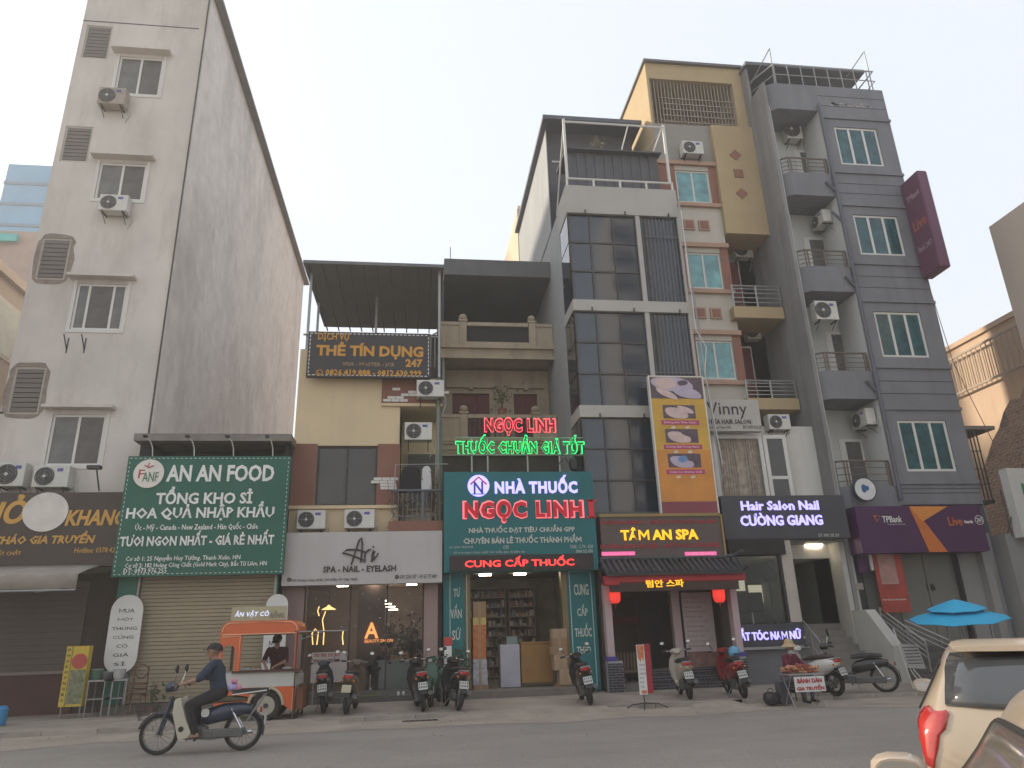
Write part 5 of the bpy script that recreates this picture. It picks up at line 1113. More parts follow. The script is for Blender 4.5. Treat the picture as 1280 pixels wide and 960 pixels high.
box('door_post', mat('cream_frame', (.42,.38,.33)), HS, 10.0, 10.32, hy-.05, hy+.1, 1.64, 3.8); box('dark_post', BLACK, HS, 9.93, 10.0, hy-.02, hy+.1, 1.64, 3.8)
box('black_header', DARK, HS, hx0, 10.1, hy-.15, hy+.3, 3.42, 3.85)
MB().box(hx0, 12.2, 23.4, 23.5, 0, 3.8).box(10.36, 10.42, hy+.3, 23.4, 1.6, 3.8).box(12.1, 12.2, 20.5, 23.4, 0, 3.8).build('inner_wall', mat('salon_green_grey', (.26, .28, .24), .8, .08, world=True), HS)
box('floor', mat('salon_floor', (.2, .2, .19), .5), HS, hx0, hx1, hy+.3, 23.4, 1.5, 1.6); box('ceiling', mat('salon_floor', (.2,.2,.19)), HS, hx0, 12.2, hy+.3, 23.4, 3.8, 3.88)
MIR = mat('salon_mirror_glow', (.9, .85, .62), emit=.35)
for i, (px, py, q, w2) in enumerate(((922, 728, 'rectangular lit mirror at the left of the salon window', .22), (946, 742, 'round topped lit mirror in the middle of the salon window', .24))):
    x, z = P(px, py, 21.5); t = thing('salon_mirror', q, 'mirror', (x, 21.5, z-.3)); box('glass', MIR, t, x-w2, x+w2, 21.5, 21.53, z-.25, z+.25); box('frame', BLACK, t, x-w2-.04, x+w2+.04, 21.532, 21.56, z-.3, z+.3)
for i, px in enumerate((925, 945)):
    x, z = P(px, 765, 20.8); t = thing('salon_chair', ['dark salon chair on the left behind the salon window', 'dark salon chair on the right behind the salon window'][i], 'chair', (x, 20.8, 1.6)); MB().box(-.25, .25, -.05, .02, .35, .9).build('backrest', BLACK, t, local=True, bevel=.04); MB().box(-.25, .25, .02, .5, .4, .5).build('seat', BLACK, t, local=True, bevel=.03); MB().tube([(0, .25, 0), (0, .25, .4)], .04, 8).build('column', CHROME, t, local=True)
x, z = P(963, 735, 20.3); t = thing('hair_dryer_stand', 'dark hooded hair dryer stand at the right of the salon window', 'salon equipment', (x, 20.3, 1.6)); MB().tube([(0, 0, 0), (0, 0, 1.3)], .03, 6).build('stand', BLACK, t, local=True); MB().lathe((0, 0, 1.15), [(.18, 0), (.24, .15), (.2, .35), (.05, .5)], 'z', 12).build('hood', BLACK, t, local=True, smooth=True)
pieces('ceiling_lamp_and_fill', LAMP, HS, [(8.8+i*1.3, 9.3+i*1.3, 20.4, 20.46, 3.77, 3.795) for i in range(3)])  # ceiling lights put in as fill so the salon room is brighter
# stairs
STC = mat('stair_concrete', (.20, .185, .165), .9, .15, 2, world=True)
sts = thing('x', None, None, (11.3, 18.9, .1)); sts.name = 'staircase'; tag(sts, 'concrete steps climbing between the hair salon and the white bank wall', 'stairs'); _loc['staircase'] = Vector((11.3, 18.9, .1))
pieces('step', STC, sts, [(10.45, 12.12, 18.85+k*.235, 23.3, .1+k*.185, .1+(k+1)*.185-.004) for k in range(8)])
box('rear_wall', mat('stair_back_wall', (.20, .19, .165), .9, .1, world=True), HS, 10.43, 12.1, 22.6, 22.7, 1.5, 3.8)
MB().tube([(10.5, 18.9, .3), (10.5, 18.9, 1.15), (10.5, 20.8, 2.55), (10.5, 21.6, 2.6)], .025, 6).tube([(10.5, 18.95, .75), (10.5, 20.8, 2.1)], .018, 5).build('handrail', STEEL, sts)
pieces('rail_post', STEEL, sts, [(10.485, 10.515, 19.3+k*.5, 19.33+k*.5, .4+k*.38, 1.4+k*.37) for k in range(4)])
box('post', mat('tan_post', (.3, .24, .17), .8), HS, 11.2, 11.33, 22.4, 22.5, 1.6, 3.8)

# ================================================================ BLUE GREY BANK BUILDING
GX0, GX1, GM = 12.25, 16.95, 14.28
GB = thing('blue_grey_building', 'tall blue grey tube house with corner balconies and teal three pane windows, rightmost high block', 'building', (GX0, FRONT, 0))
GW = [(1043, 158, 1107, 208), (1067, 268, 1133, 320), (1091, 389, 1163, 447), (1119, 525, 1197, 589)]
gwr = [RB(*a, FRONT) for a in GW]; gx0 = sum(a[0] for a in gwr)/4; gx1 = sum(a[1] for a in gwr)/4; gwr = [(gx0, gx1, a[2], a[3]) for a in gwr]
gtop = P(1102, 113, FRONT)[1]; gbot = 4.85
wall_mb(GM, GX1, gbot, gtop, FRONT, gwr, .2).build('front_wall', GREY, GB)
MB().box(GM, GX1, FRONT+.21, 26, 0+3.8, gtop-.05).build('core_wall', GREY, GB)
box('right_wall', GREY, GB, GX1, GX1+.02, FRONT, 26, 0, gtop)
MB().box(GX0, GX0+.12, FRONT+.02, 26, 0, gtop).build('left_wall', GREYD, GB)
WRC = mat('white_recess', (.50, .51, .50), .85, .05, .8, streak=.25, stain=(.33, .33, .32), world=True)
RD = 1.25
MB().box(GX0+.12, GM-.02, FRONT+RD, FRONT+RD+.1, 3.9, gtop-.05).box(GM-.05, GM-.001, FRONT+.03, FRONT+RD, 3.9, gtop-.05).box(GX0+.12, GX0+.16, FRONT+.05, FRONT+RD, 3.9, gtop-1).build('recess_wall', WRC, GB)
for a in gwr:
    window(GB, a, FRONT, 3, WPAINT, GLT2, .075, .04)
    box('ledge', GREY, GB, GM+.02, GX1+.03, FRONT-.06, FRONT, a[3]+.32, a[3]+.42); box('ledge', GREY, GB, GM+.02, GX1+.03, FRONT-.06, FRONT, a[2]-.40, a[2]-.30)
gv = []
for i in range(4):
    za = gwr[i][2]-.42; zb_ = gwr[i+1][3]+.44 if i < 3 else gbot+.2
    for q in (1/3, 2/3): gv.append(za+(zb_-za)*q)
gv += [gwr[0][3]+.44+(gtop-gwr[0][3]-.44)*q for q in (.33, .66)]
pieces('wall_groove', mat('groove_dark', (.04, .042, .05), .9), GB, [(GM+.05, GX1, FRONT-.004, FRONT+.0, z, z+.025) for z in gv])
# top band over recess
zt_ = P(1000, 137, FRONT)[1]
def chamf(m, z0, z1, y=FRONT, c=.32, x1=GM, ex=0):
    return m.prism([(GX0+.02, FRONT+RD), (GX0+.02, FRONT+c), (GX0+.45, y-.0), (x1, y-.0), (x1, FRONT+RD)], 'z', z0, z1)
chamf(MB(), zt_, gtop).build('top_band', GREY, GB)
bal = [(217, 245), (333, 364), (463, 498), (608, 640)]
for i, (pa, pb) in enumerate(bal):
    z1 = P(1035, pa, FRONT)[1]; z0 = P(1035, pb, FRONT)[1]
    chamf(MB(), z0, z1-.0).build('balcony_front', GREY, GB)
    rl = thing('x', None, None, (GX0+.4, FRONT, z1)); rl.name = 'balcony_railing'; 
    rl.name = 'balcony_railing' if i == 0 else f'balcony_railing.{i:03d}'
    rl.parent = GB; rl.location = Vector((GX0+.4, FRONT, z1))-wloc(GB); _loc[rl.name] = Vector((GX0+.4, FRONT, z1))
    h = .62 if i < 3 else .78
    pts = [(GX0+.06, FRONT+.34), (GX0+.47, FRONT+.05), (GM-.12, FRONT+.05)]
    RC = mat('railing_brown', (.14, .11, .09), .5, .1, 5)
    m = MB()
    m.tube([(a, b, z1+h) for a, b in pts], .032, 6); m.build('top_rail', RC, rl)
    for q in (.22, .48, .74): MB().tube([(a, b, z1+h*q) for a, b in pts], .014, 5).build('mid_rail', RC, rl)
    for x, y in [pts[0], pts[1], (GX0+.56, FRONT+.05), (GX0+1.15, FRONT+.05), (GM-.2, FRONT+.05), (GM-.12, FRONT+.05), (GX0+.26, FRONT+.2)]: MB().box(x-.02, x+.02, y-.02, y+.02, z1, z1+h-.02).build('rail_post', RC, rl)
    # door
    dpx = [(992, 188, 1008, 215), (1003, 297, 1030, 335), (1030, 415, 1053, 462), (1047, 549, 1078, 606)][i]
    d = RB(*dpx, FRONT+RD)
    fr = box('door_frame', WPAINT, GB, d[0], d[1]+.25, FRONT+RD-.03, FRONT+RD-.001, z1-.1, d[3]); box('door_glass', GLW, fr, d[0]+.22, d[1]+.16, FRONT+RD-.045, FRONT+RD-.031, z1+.2, d[3]-.1)
ac_unit('air conditioner at the top of the blue grey block, just under its parapet', (980, 150, 1004, 174), FRONT+RD)
ac_unit('air conditioner above the second balcony door of the blue grey block, turned sideways', X=GM-.05, Y=FRONT+.75, Z=P(1033, 283, FRONT+.7)[1], w=.75, rz=R_(90)*-1)
ac_unit('air conditioner above the third balcony door of the blue grey block', (1017, 376, 1049, 400), FRONT+.5)
ac_unit('air conditioner above the lowest balcony door of the blue grey block, turned sideways', X=GM-.05, Y=FRONT+.6, Z=P(1080, 534, FRONT+.55)[1], w=.8, rz=R_(90)*-1)
PI_ = mat('dark_grey_pipe', (.10, .105, .13), .5)
pp = MB().tube([(GM-.03, FRONT-.07, 19.4), (GM-.03, FRONT-.07, 5.0)], .065, 8).build('rain_pipe', PI_, GB)
for py in (270, 350, 480, 233): z = P(1070, py, FRONT)[1]; MB().tube([(GM-.08, FRONT-.07, z-.25), (GM-.35, FRONT-.05, z+.1)], .05, 6).build('pipe_branch', PI_, GB)
# flaked paint patch
fl = MB(); rr = random.Random(12)
for k in range(26):
    x = GM+.5+rr.uniform(0, 1.5); z = P(1060, 131, FRONT)[1]+rr.gauss(0, .06); s = rr.uniform(.03, .12); fl.add([(x-s, FRONT-.003, z-.02), (x+s, FRONT-.003, z-.03), (x+s*.8, FRONT-.003, z+.03), (x-s*.5, FRONT-.003, z+.04)], [(0, 1, 2, 3)])
o = fl.build('flaked_paint', mat('bare_plaster', (.34, .31, .30), .9), GB); o['kind'] = 'stuff'
# roof rail and canopy
rr_ = thing('x', None, None, (GX0, FRONT, gtop)); rr_.name = 'rooftop_railing'; rr_.parent = GB; rr_.location = Vector((GX0, FRONT, gtop))-wloc(GB); _loc['rooftop_railing'] = Vector((GX0, FRONT, gtop))
for q in (.95, .5): MB().tube([(GX0+.1, FRONT+1.2, gtop+q), (GX0+.6, FRONT+.1, gtop+q), (GX1-.1, FRONT+.1, gtop+q), (GX1-.1, FRONT+2.0, gtop+q)], .03 if q > .6 else .02, 6).build('rail', STEEL, rr_)
pieces('rail_post', STEEL, rr_, [(GX0+.6+k*.53, GX0+.63+k*.53, FRONT+.09, FRONT+.12, gtop, gtop+.93) for k in range(8)])
MB().tube([(GX1-.25, FRONT+.1, gtop), (GX1-.25, FRONT+.1, gtop+1.9), (GX1-.5, FRONT+1.0, gtop+1.5)], .022, 6).build('frame_post', STEEL, rr_); MB().tube([(GX0+.55, FRONT+.1, gtop), (GX0+.6, FRONT+.1, gtop+1.7), (GX0+.2, FRONT+1.1, gtop+.9)], .02, 6).build('frame_post', STEEL, rr_)
zc = P(1020, 84, 20.6)[1]; xa, xb = P(960, 79, 20.6)[0], P(1080, 88, 20.6)[0]
MB().prism([(20.6, zc-.1), (26, zc-.05), (26, zc+.08), (20.6, zc+.04)], 'x', GX0-.05, xb).build('roof_canopy', mat('canopy_grey', (.11, .12, .14), .6, world=True), GB)
MB().box(GX0+.3, xb-.3, 23.5, 26, gtop-.1, zc-.1).build('roof_room', GREYD, GB); MB().box(GX0, GX0+.1, 20.8, 26, gtop-.02, zc-.1).build('canopy_side', GREYD, GB)
# vertical bank sign
vs_ = thing('vertical_bank_sign', 'tall plum coloured blade sign fixed high on the right corner of the blue grey block', 'sign', (16.75, 19.3, 12.3))
PLU = mat('plum_panel', (.115, .035, .075), .5, .08, 1)
MB().box(16.72, 17.1, 18.85, 19.78, 12.4, 16.1).build('panel', PLU, vs_, bevel=.06)
text('TPBank', (18.95, 19.6, 15.25, 15.45), 16.715, mat('dim_white_letter', (.34, .25, .30), .5), vs_, side='x-', weight=.01); text('Live', (18.95, 19.6, 14.1, 14.5), 16.715, mat('dim_orange', (.36, .10, .06), .5), vs_, side='x-', weight=.01); text('Bank 24/7', (18.95, 19.6, 13.3, 13.5), 16.715, mat('dim_white_letter', (.34,.25,.3)), vs_, side='x-', weight=.01)
# bank fascia
bs = RB(1072, 633, 1238, 690, 19.2)
S, r = board('bank_fascia_sign', 'deep purple bank fascia with orange diagonal shape and small white logo', None, 19.2, mat('purple_panel', (.055, .010, .065), .45, .06), snap=(12.38, bs[1], bs[2]+.03, bs[3]), t=.6)
OG = mat('orange_shape', (.50, .14, .025), .5); OG2 = mat('orange_shape_pale', (.58, .22, .04), .5)
q = [P(*a, 19.19) for a in ((1136, 633), (1184, 633), (1153, 652))]; MB().prism(q, 'y', 19.18, 19.199).build('orange_shape', OG2, S)
q = [P(*a, 19.19) for a in ((1136, 633), (1158, 655), (1185, 690), (1162, 690))]; MB().prism(q, 'y', 19.184, 19.199).build('orange_shape', OG, S)
ptext('TPBank', (1102, 645, 1128, 653), 19.19, WLET, S, weight=.01); ptext('Vì chúng tôi hiểu bạn', (1109, 654, 1132, 656.5), 19.19, PALEL, S, weight=0)
q = [P(*a, 19.19) for a in ((1092, 645), (1100, 645), (1096, 652))]; MB().tube([(a, 19.185, b) for a, b in q+[q[0]]], .018, 5).build('triangle_logo', OG, S)
ptext('Live', (1184, 646, 1204, 657), 19.19, OG, S, weight=.01); ptext('bank', (1205, 650, 1217, 654), 19.19, WLET, S, weight=.02); ptext('24/7', (1220, 647, 1229, 653), 19.19, WLET, S, weight=0)
x, z = P(1224, 650, 19.19); MB().torus((x, 19.188, z), .13, .008, 'y', 16, 4).build('ring', WLET, S)
S, r = board('bank_side_sign', 'small purple bank sign turned towards the stairs beside the purple fascia', None, 19.8, mat('purple_panel', (.055,.01,.065)), snap=(11.6, 12.35, 4.1, 4.6), t=.3)
# round barber/clinic sign
x, z = P(1080, 612, 19.45); t = thing('round_sign', 'round white sign with blue tooth shape on the lowest corner balcony', 'sign', (x, 19.45, z)); MB().disc((0, 0, 0), .36, 'y', .12, 28).build('rim', mat('dark_rim', (.03, .04, .06), .5), t, local=True); MB().disc((0, -.065, 0), .32, 'y', .01, 28).build('face', mat('sign_white', (.6, .6, .6), .5), t, local=True); MB().loft([(-.005, -.05, .02, .07, .12), (.005, -.05, .02, .07, .12)], 12).loft([(-.004, .05, .03, .06, .07), (.004, .05, .03, .06, .07)], 10).build('tooth_shape', mat('tooth_blue', (.03, .10, .25), .5), t, local=True).location.y = -.08
# bank ground floor
KG = thing('bank_branch', 'bank branch entrance with glazed front, posters and white sloping stair wall', 'shop', (12.3, 19.5, 0))
WW = mat('white_stair_wall', (.42, .41, .38), .85, .08, .8, streak=.3, stain=(.26, .25, .23), world=True)
MB().prism([(18.3, .08), (18.3, .98), (19.2, 1.9), (19.85, 1.9), (19.85, .08)], 'x', 12.13, 12.42).build('stair_wall', WW, KG)
box('corner_column', WW, KG, 12.1, 12.46, 19.86, 21.4, 0, 4.65)
box('dark_column', BLACK, KG, 12.47, 12.7, 19.9, 20.1, .4, 3.9)
GLB = mat('bank_glass', (.15, .155, .14), .08, .12, 1, spec=.5)
fr = thing('x', None, None, (12.7, 20.0, .6)); fr.name = 'glazed_front'; fr.parent = KG; fr.location = Vector((12.7, 20, .6))-wloc(KG); _loc['glazed_front'] = Vector((12.7, 20, .6))
pieces('pane', GLB, fr, [(12.72+k*1.0, 13.7+k*1.0, 20.0, 20.02, .9, 3.9) for k in range(3)]); pieces('mullion', RUST, fr, [(12.7+k*1.0, 12.72+k*1.0, 19.99, 20.04, .9, 3.9) for k in range(4)])
MB().box(12.46, GX1, 20.3, 20.4, 0, 4.7).build('rear_wall', DARK, KG)
box('header', mat('dark_header', (.03, .025, .04), .6), KG, 12.4, 15.8, 19.81, 20.3, 3.9, 4.4)
pr2 = RB(1090, 690, 1140, 765, 19.6); S, r = board('bank_poster', 'large red and pink bank poster behind the stair rail', None, 19.6, mat('poster_red', (.32, .05, .035), .6, .35, 2), snap=pr2, t=.04)
a_ = RB(1094, 686, 1124, 730, 19.59); box('poster_upper', mat('poster_pink', (.36, .20, .18), .6, .3, 3), S, a_[0], a_[1], 19.585, 19.599, a_[2], a_[3]-.1)
for k, (px, py, c) in enumerate(((1108, 733, 'leaf_green'), (1118, 738, 'leaf_pale'), (1125, 742, 'leaf_green'))): x, z = P(px, py, 19.58); MB().loft([(-.004, 0, 0, .09, .16), (.004, 0, 0, .09, .16)], 10).build('poster_motif', _M[c], S).location = Vector((x, 19.578, z))-wloc(S)
ptext('MỞ TÀI KHOẢN NGAY', (1103, 748, 1133, 750.5), 19.59, WLET, S, weight=0)
S, r = board('purple_notice', 'small purple notice sign hung beside the top of the white stair wall', None, 19.7, mat('purple_panel', (.055,.01,.065)), snap=RB(1069, 686, 1087, 716, 19.7), t=.06); ptext('ATM', (1072, 690, 1084, 695), 19.69, WLET, S, weight=0)
box('white_strip', WPAINT, S, P(1086, 700, 19.7)[0], P(1093, 700, 19.7)[0], 19.65, 19.7, P(1088, 713, 19.7)[1], P(1088, 684, 19.7)[1])
S, r = board('number_plate_sign', 'tiny framed notice on the white column below the purple notice', None, 19.83, mat('notice_tan', (.3, .26, .22), .6), snap=RB(1068, 729, 1080, 737, 19.83), t=.02)
x, z = P(1167, 733, 19.95); text('B', (x-.07, x+.07, z-.12, z+.08), 19.98, BLK, KG, weight=.02); x, z = P(1161, 733, 19.95); text('1', (x-.05, x+.0, z-.12, z+.08), 19.98, BLK, KG, weight=.02)
bst = thing('x', None, None, (14, 18.6, .1)); bst.name = 'bank_steps'; tag(bst, 'dark entrance steps of the bank behind the blue umbrella', 'stairs'); _loc['bank_steps'] = Vector((14, 18.6, .1))
pieces('step', mat('dark_step', (.10, .095, .09), .8, .15, 2, rnd=.1), bst, [(12.42, 15.2-k*.1, 18.7+k*.22, 19.99, .1+k*.16, .1+(k+1)*.16-.004) for k in range(5)])
HR = mat('stainless_rail', (.32, .31, .30), .35, .05, metal=.7)
ra = [P(1126, 757, 19.0), P(1180, 812, 18.2)]; m = MB()
for d in (0, -.14, -.28, -.42): m = MB(); m.tube([(12.95, 19.8, 1.95+d), (13.35, 18.7, 1.05+d)], .024 if d == 0 else .014, 6); m.build('handrail', HR, bst)
for (x_, y_, z_) in ((12.95, 19.8, 1.95), (13.35, 18.7, 1.05)): MB().tube([(x_, y_, .3), (x_, y_, z_)], .025, 6).build('rail_post', HR, bst)
for d in (0, -.14, -.28): MB().tube([(13.5, 19.6, 1.6+d), (14.2, 18.6, .95+d)], .022 if d == 0 else .014, 6).build('handrail', HR, bst)
# pale walls on the far right
RW = thing('grey_side_wall', 'pale grey pilastered wall between the bank and the white clinic sign', 'wall', (16.4, 19.9, 0))
PG1 = mat('pale_grey_wall', (.24, .24, .235), .85, .08, .8, streak=.3, stain=(.15, .15, .15), world=True)
MB().box(15.75, GX1, 19.85, 20.29, 0, 4.0).build('wall', PG1, RW); box('pilaster', PG1, RW, 16.35, 16.6, 19.6, 19.85, 0, 4.0); box('pilaster', PG1, RW, 16.98, 18.4, 19.3, 19.9, 0, 3.9); box('dark_joint', DARK, RW, 15.66, 15.74, 19.84, 20.1, 0, 4)
rdx = mat('dark_red_text', (.25, .02, .04), .6)
wr = [('BẮP', 1252, 733, 1262, 740), ('SỐ', 1257, 744, 1265, 751), ('THUỐC', 1257, 755, 1270, 762), ('ĐƠN', 1262, 766, 1272, 773), ('CÁC', 1265, 777, 1274, 784), ('BỆNH', 1267, 788, 1279, 795), ('VIỆN', 1271, 800, 1283, 807)]
for wd, a, b, c, d in wr: 
    x0_, z0_ = P(a, (b+d)/2, 19.28); x1_, z1_ = P(c, (b+d)/2, 19.28); xc = 17.28; hw = (x1_-x0_)/2; zc_ = (z0_+z1_)/2; text(wd, (xc-hw, xc+hw, zc_-.07, zc_+.09), 19.29, rdx, RW, weight=.02)
box('clinic_window', DARK, RW, 17.6, 18.4, 19.28, 19.299, 2.2, 2.9)
S, r = board('white_clinic_sign', 'white projecting signboard with a green letter at the right photo edge', None, 18.9, mat('white_sign', (.50, .50, .48), .6, .04), snap=(17.2, 20.5, 3.75, 5.75), t=.3)
text('NHA KHOA', (17.55, 19.6, 4.95, 5.3), 18.89, mat('green_letter', (.02, .22, .08), .5), S, weight=.03, ext=.02)
MB().tube([(17.0, 19.2, 3.9), (17.9, 19.0, 5.9)], .02, 5).tube([(17.2, 19.3, 5.2), (17.2, 19.3, 3.8)], .02, 5).build('brace', RUST, S)
# tower across the street, seen only as a reflection
OT = thing('apartment_tower', 'pale balconied apartment tower across the street, reflected in the dark tinted glass', 'building', (22, -27, 0))
MB().box(20.5, 25, -34, -27, 0, 46).build('wall', WHITE, OT); pieces('balcony', GREYD, OT, [(20.3, 22.3, -26.99, -25.9, z, z+1.0) for z in range(6, 45, 3)])
pieces('window', GLW, OT, [(23, 24.4, -26.99, -26.95, z+.2, z+1.9) for z in range(6, 44, 3)])
# beige house at right edge, orange house, ruined brick wall
BH = thing('beige_house', 'plain pale beige house side wall at the right photo edge', 'building', (19.5, 17, 0))
MB().box(19.6, 30, 8, 19.6, 0, 14.45).build('wall', mat('pale_beige_wall', (.50, .43, .36), .85, .05, .6, streak=.15, stain=(.35, .3, .25), world=True), BH)
OH = thing('orange_house', 'warm orange house with white barred roof fence behind the grey block on the right', 'building', (22, 24, 0))
MB().box(22, 32, 20.5, 60, 0, 12.2).build('wall', ORANGE, OH); box('roof_edge', ORANGE, OH, 21.9, 32, 20.4, 60, 12.2, 12.4)
fr = thing('x', None, None, (21.8, 22, 10.4)); fr.name = 'roof_fence'; fr.parent = OH; fr.location = Vector((21.8, 22, 10.4))-wloc(OH); _loc['roof_fence'] = Vector((21.8, 22, 10.4))
pieces('fence_bar', mat('fence_pale', (.42, .36, .28), .7), fr, [(21.75, 21.78, 21.0+k*.26, 21.04+k*.26, 10.3, 11.7) for k in range(44)]); MB().box(21.74, 21.8, 20.9, 32.4, 11.7, 11.78).box(21.74, 21.8, 20.9, 32.4, 10.22, 10.3).build('fence_rail', mat('fence_pale', (.42,.36,.28)), fr)
bm_ = bpy.data.materials.new('ruined_brick'); bm_.use_nodes = True; N, L_ = bm_.node_tree.nodes, bm_.node_tree.links
tc = N.new('ShaderNodeNewGeometry'); mp = N.new('ShaderNodeMapping'); mp.inputs['Rotation'].default_value = (R_(90), 0, R_(90)); L_.new(tc.outputs['Position'], mp.inputs[0])
sx = N.new('ShaderNodeSeparateXYZ'); cb_ = N.new('ShaderNodeCombineXYZ'); L_.new(tc.outputs['Position'], sx.inputs[0]); ad = N.new('ShaderNodeMath'); ad.operation = 'ADD'; L_.new(sx.outputs[0], ad.inputs[0]); L_.new(sx.outputs[1], ad.inputs[1]); L_.new(ad.outputs[0], cb_.inputs[0]); L_.new(sx.outputs[2], cb_.inputs[1])
bt = N.new('ShaderNodeTexBrick'); bt.inputs['Scale'].default_value = 2.2; bt.inputs['Color1'].default_value = (.50, .30, .21, 1); bt.inputs['Color2'].default_value = (.36, .22, .16, 1); bt.inputs['Mortar'].default_value = (.45, .38, .31, 1); bt.inputs['Mortar Size'].default_value = .03; L_.new(cb_.outputs[0], bt.inputs[0])
nz = N.new('ShaderNodeTexNoise'); nz.inputs['Scale'].default_value = 1.3; nz.inputs['Detail'].default_value = 8; L_.new(tc.outputs['Position'], nz.inputs['Vector']); mrx = N.new('ShaderNodeMapRange'); mrx.inputs['From Min'].default_value = .54; mrx.inputs['From Max'].default_value = .62; L_.new(nz.outputs['Fac'], mrx.inputs[0])
mxx = N.new('ShaderNodeMix'); mxx.data_type = 'RGBA'; L_.new(mrx.outputs[0], mxx.inputs['Factor']); L_.new(bt.outputs['Color'], mxx.inputs['A']); mxx.inputs['B'].default_value = (.24, .18, .14, 1); L_.new(mxx.outputs['Result'], N['Principled BSDF'].inputs['Base Color'])
nb = N.new('ShaderNodeTexNoise'); nb.inputs['Scale'].default_value = 9; bp = N.new('ShaderNodeBump'); bp.inputs['Strength'].default_value = .8; bp.inputs['Distance'].default_value = .1; L_.new(tc.outputs['Position'], nb.inputs['Vector']); L_.new(nb.outputs['Fac'], bp.inputs['Height']); L_.new(bp.outputs[0], N['Principled BSDF'].inputs['Normal']); N['Principled BSDF'].inputs['Roughness'].default_value = .95
RU = thing('ruined_brick_wall', 'half demolished rough brick wall with crumbling plaster right of the grey block', 'wall', (21, 23, 0))
rr = random.Random(21); prof = [(19.8, 0), (19.8, 11.0)]
for k in range(14): y = 20+k*.42; prof.append((y, 10.4-(k*.33)+rr.uniform(-.35, .35)))
prof += [(26.2, 4.5), (26.2, 0)]
MB().prism(prof, 'x', 21.0, 21.5).build('wall', bm_, RU)
m = MB()
for k in range(60):
    y = rr.uniform(20, 25.5); z = rr.uniform(1, 9.6-(y-20)*.7); s = rr.uniform(.05, .14); m.loft([(20.98-s*.2, y, z, s*.5, s*.4), (21.0, y, z, s, s*.8)], 7, e=2, axis='x')
m.build('loose_brick_lumps', bm_, RU)['kind'] = 'stuff'
# dark pillar next to beige house
box('dark_pillar', RUST, RU, 20.2, 20.5, 19.65, 19.9, 0, 11.5)
# caged balcony
CGB = thing('caged_balcony', 'narrow iron barred balcony cage with small roof right of the grey block', 'balcony', (18.5, 20.6, 5.4))
cy = 21.0; c0, c1, c2 = P(1206, 538, cy), P(1228, 538, cy), P(1240, 625, cy)
MB().box(GX1+.03, c2[0]+.1, cy, cy+1.2, c2[1]-.1, c2[1]).build('floor', RUST, CGB); MB().box(GX1+.03, c1[0]+.35, cy-.15, cy+1.3, c0[1], c0[1]+.12).build('roof', mat('cage_roof', (.22, .2, .18), .8), CGB)
pieces('bar', RUST, CGB, [(GX1+.1+k*.13, GX1+.13+k*.13, cy, cy+.03, c2[1], c0[1]) for k in range(int((c2[0]-GX1)/.13)+1)]); pieces('cross_bar', RUST, CGB, [(GX1+.05, c2[0]+.05, cy-.02, cy-.001, c2[1]+q, c2[1]+q+.03) for q in (.5, 1.0, 1.6)])
box('hanging_cloth', mat('cloth_pattern', (.5, .48, .42), .9, .4, 8), CGB, GX1+.15, GX1+.5, cy+.1, cy+.12, c0[1]-1.0, c0[1]-.1)
wb_ = thing('distant_block', 'pale grey house wall seen behind the brick ruin on the right', 'building', (24, 34, 0)); MB().box(20.5, 21.9, 27, 34, 0, 9.3).build('wall', WHITE, wb_)
# overhead cables
for i, pts in enumerate([[(8.42, 19.6, 15.0), (8.5, 19.5, 11), (8.55, 19.4, 7.5), (8.6, 19.4, 5.5)], [(17.4, 20.5, 14.5), (17.3, 20, 9.5), (17.5, 19.4, 6.5)]]):
    t = thing('hanging_cable', ['loose grey cable bundle hanging beside the glass fronted house', 'thin cable dropping beside the right edge of the blue grey block'][i], 'cable', pts[-1]); MB().tube(pts, .03 if i == 0 else .012, 5).build('cable', STEEL if i == 0 else TERRA, t)
    if i == 0: MB().tube([(8.42, 19.5, 14.5), (8.36, 19.35, 10.2), (8.62, 19.35, 9.6), (8.5, 19.4, 8.8), (8.66, 19.35, 6)], .015, 5).build('cable', WPAINT, t)
# ================================================================ PEOPLE
def cap_mesh(m, p, q, r0, r1, n=12, rings=4):
    p, q = Vector(p), Vector(q); d = q-p; L = d.length
    if L < 1e-5: d = Vector((0, 0, 1)); L = 1e-5
    d.normalize(); u = d.cross(Vector((0, 0, 1)) if abs(d.z) < .9 else Vector((1, 0, 0))).normalized(); v = d.cross(u)
    pts = []
    for i in range(rings+1): a = math.pi/2*i/rings; pts.append((p-d*r0*math.cos(a), r0*math.sin(a)))
    for i in range(rings+1): a = math.pi/2*i/rings; pts.append((q+d*r1*math.sin(a), r1*math.cos(a)))
    V = []; F_ = []
    for c, r in pts:
        r = max(r, 1e-4)
        for k in range(n): a = 2*math.pi*k/n; V.append(c+(u*math.cos(a)+v*math.sin(a))*r)
    for i in range(len(pts)-1):
        for k in range(n): F_.append((i*n+k, i*n+(k+1) % n, (i+1)*n+(k+1) % n, (i+1)*n+k))
    F_ += [tuple(range(n))[::-1], tuple((len(pts)-1)*n+k for k in range(n))]
    m.add(V, F_)
def ik(a, c, l1, l2, pole):
    a, c, pole = Vector(a), Vector(c), Vector(pole); d = c-a; L = min(d.length, (l1+l2)*.999); dn = d.normalized(); c = a+dn*L
    x = (l1*l1-l2*l2+L*L)/(2*L); h = math.sqrt(max(0, l1*l1-x*x)); pp = (pole-dn*pole.dot(dn)).normalized(); return a+dn*x+pp*h, c
SKIN = mat('skin', (.30, .17, .115), .6, .06, 8); HAIR = mat('black_hair', (.012, .011, .012), .6); 
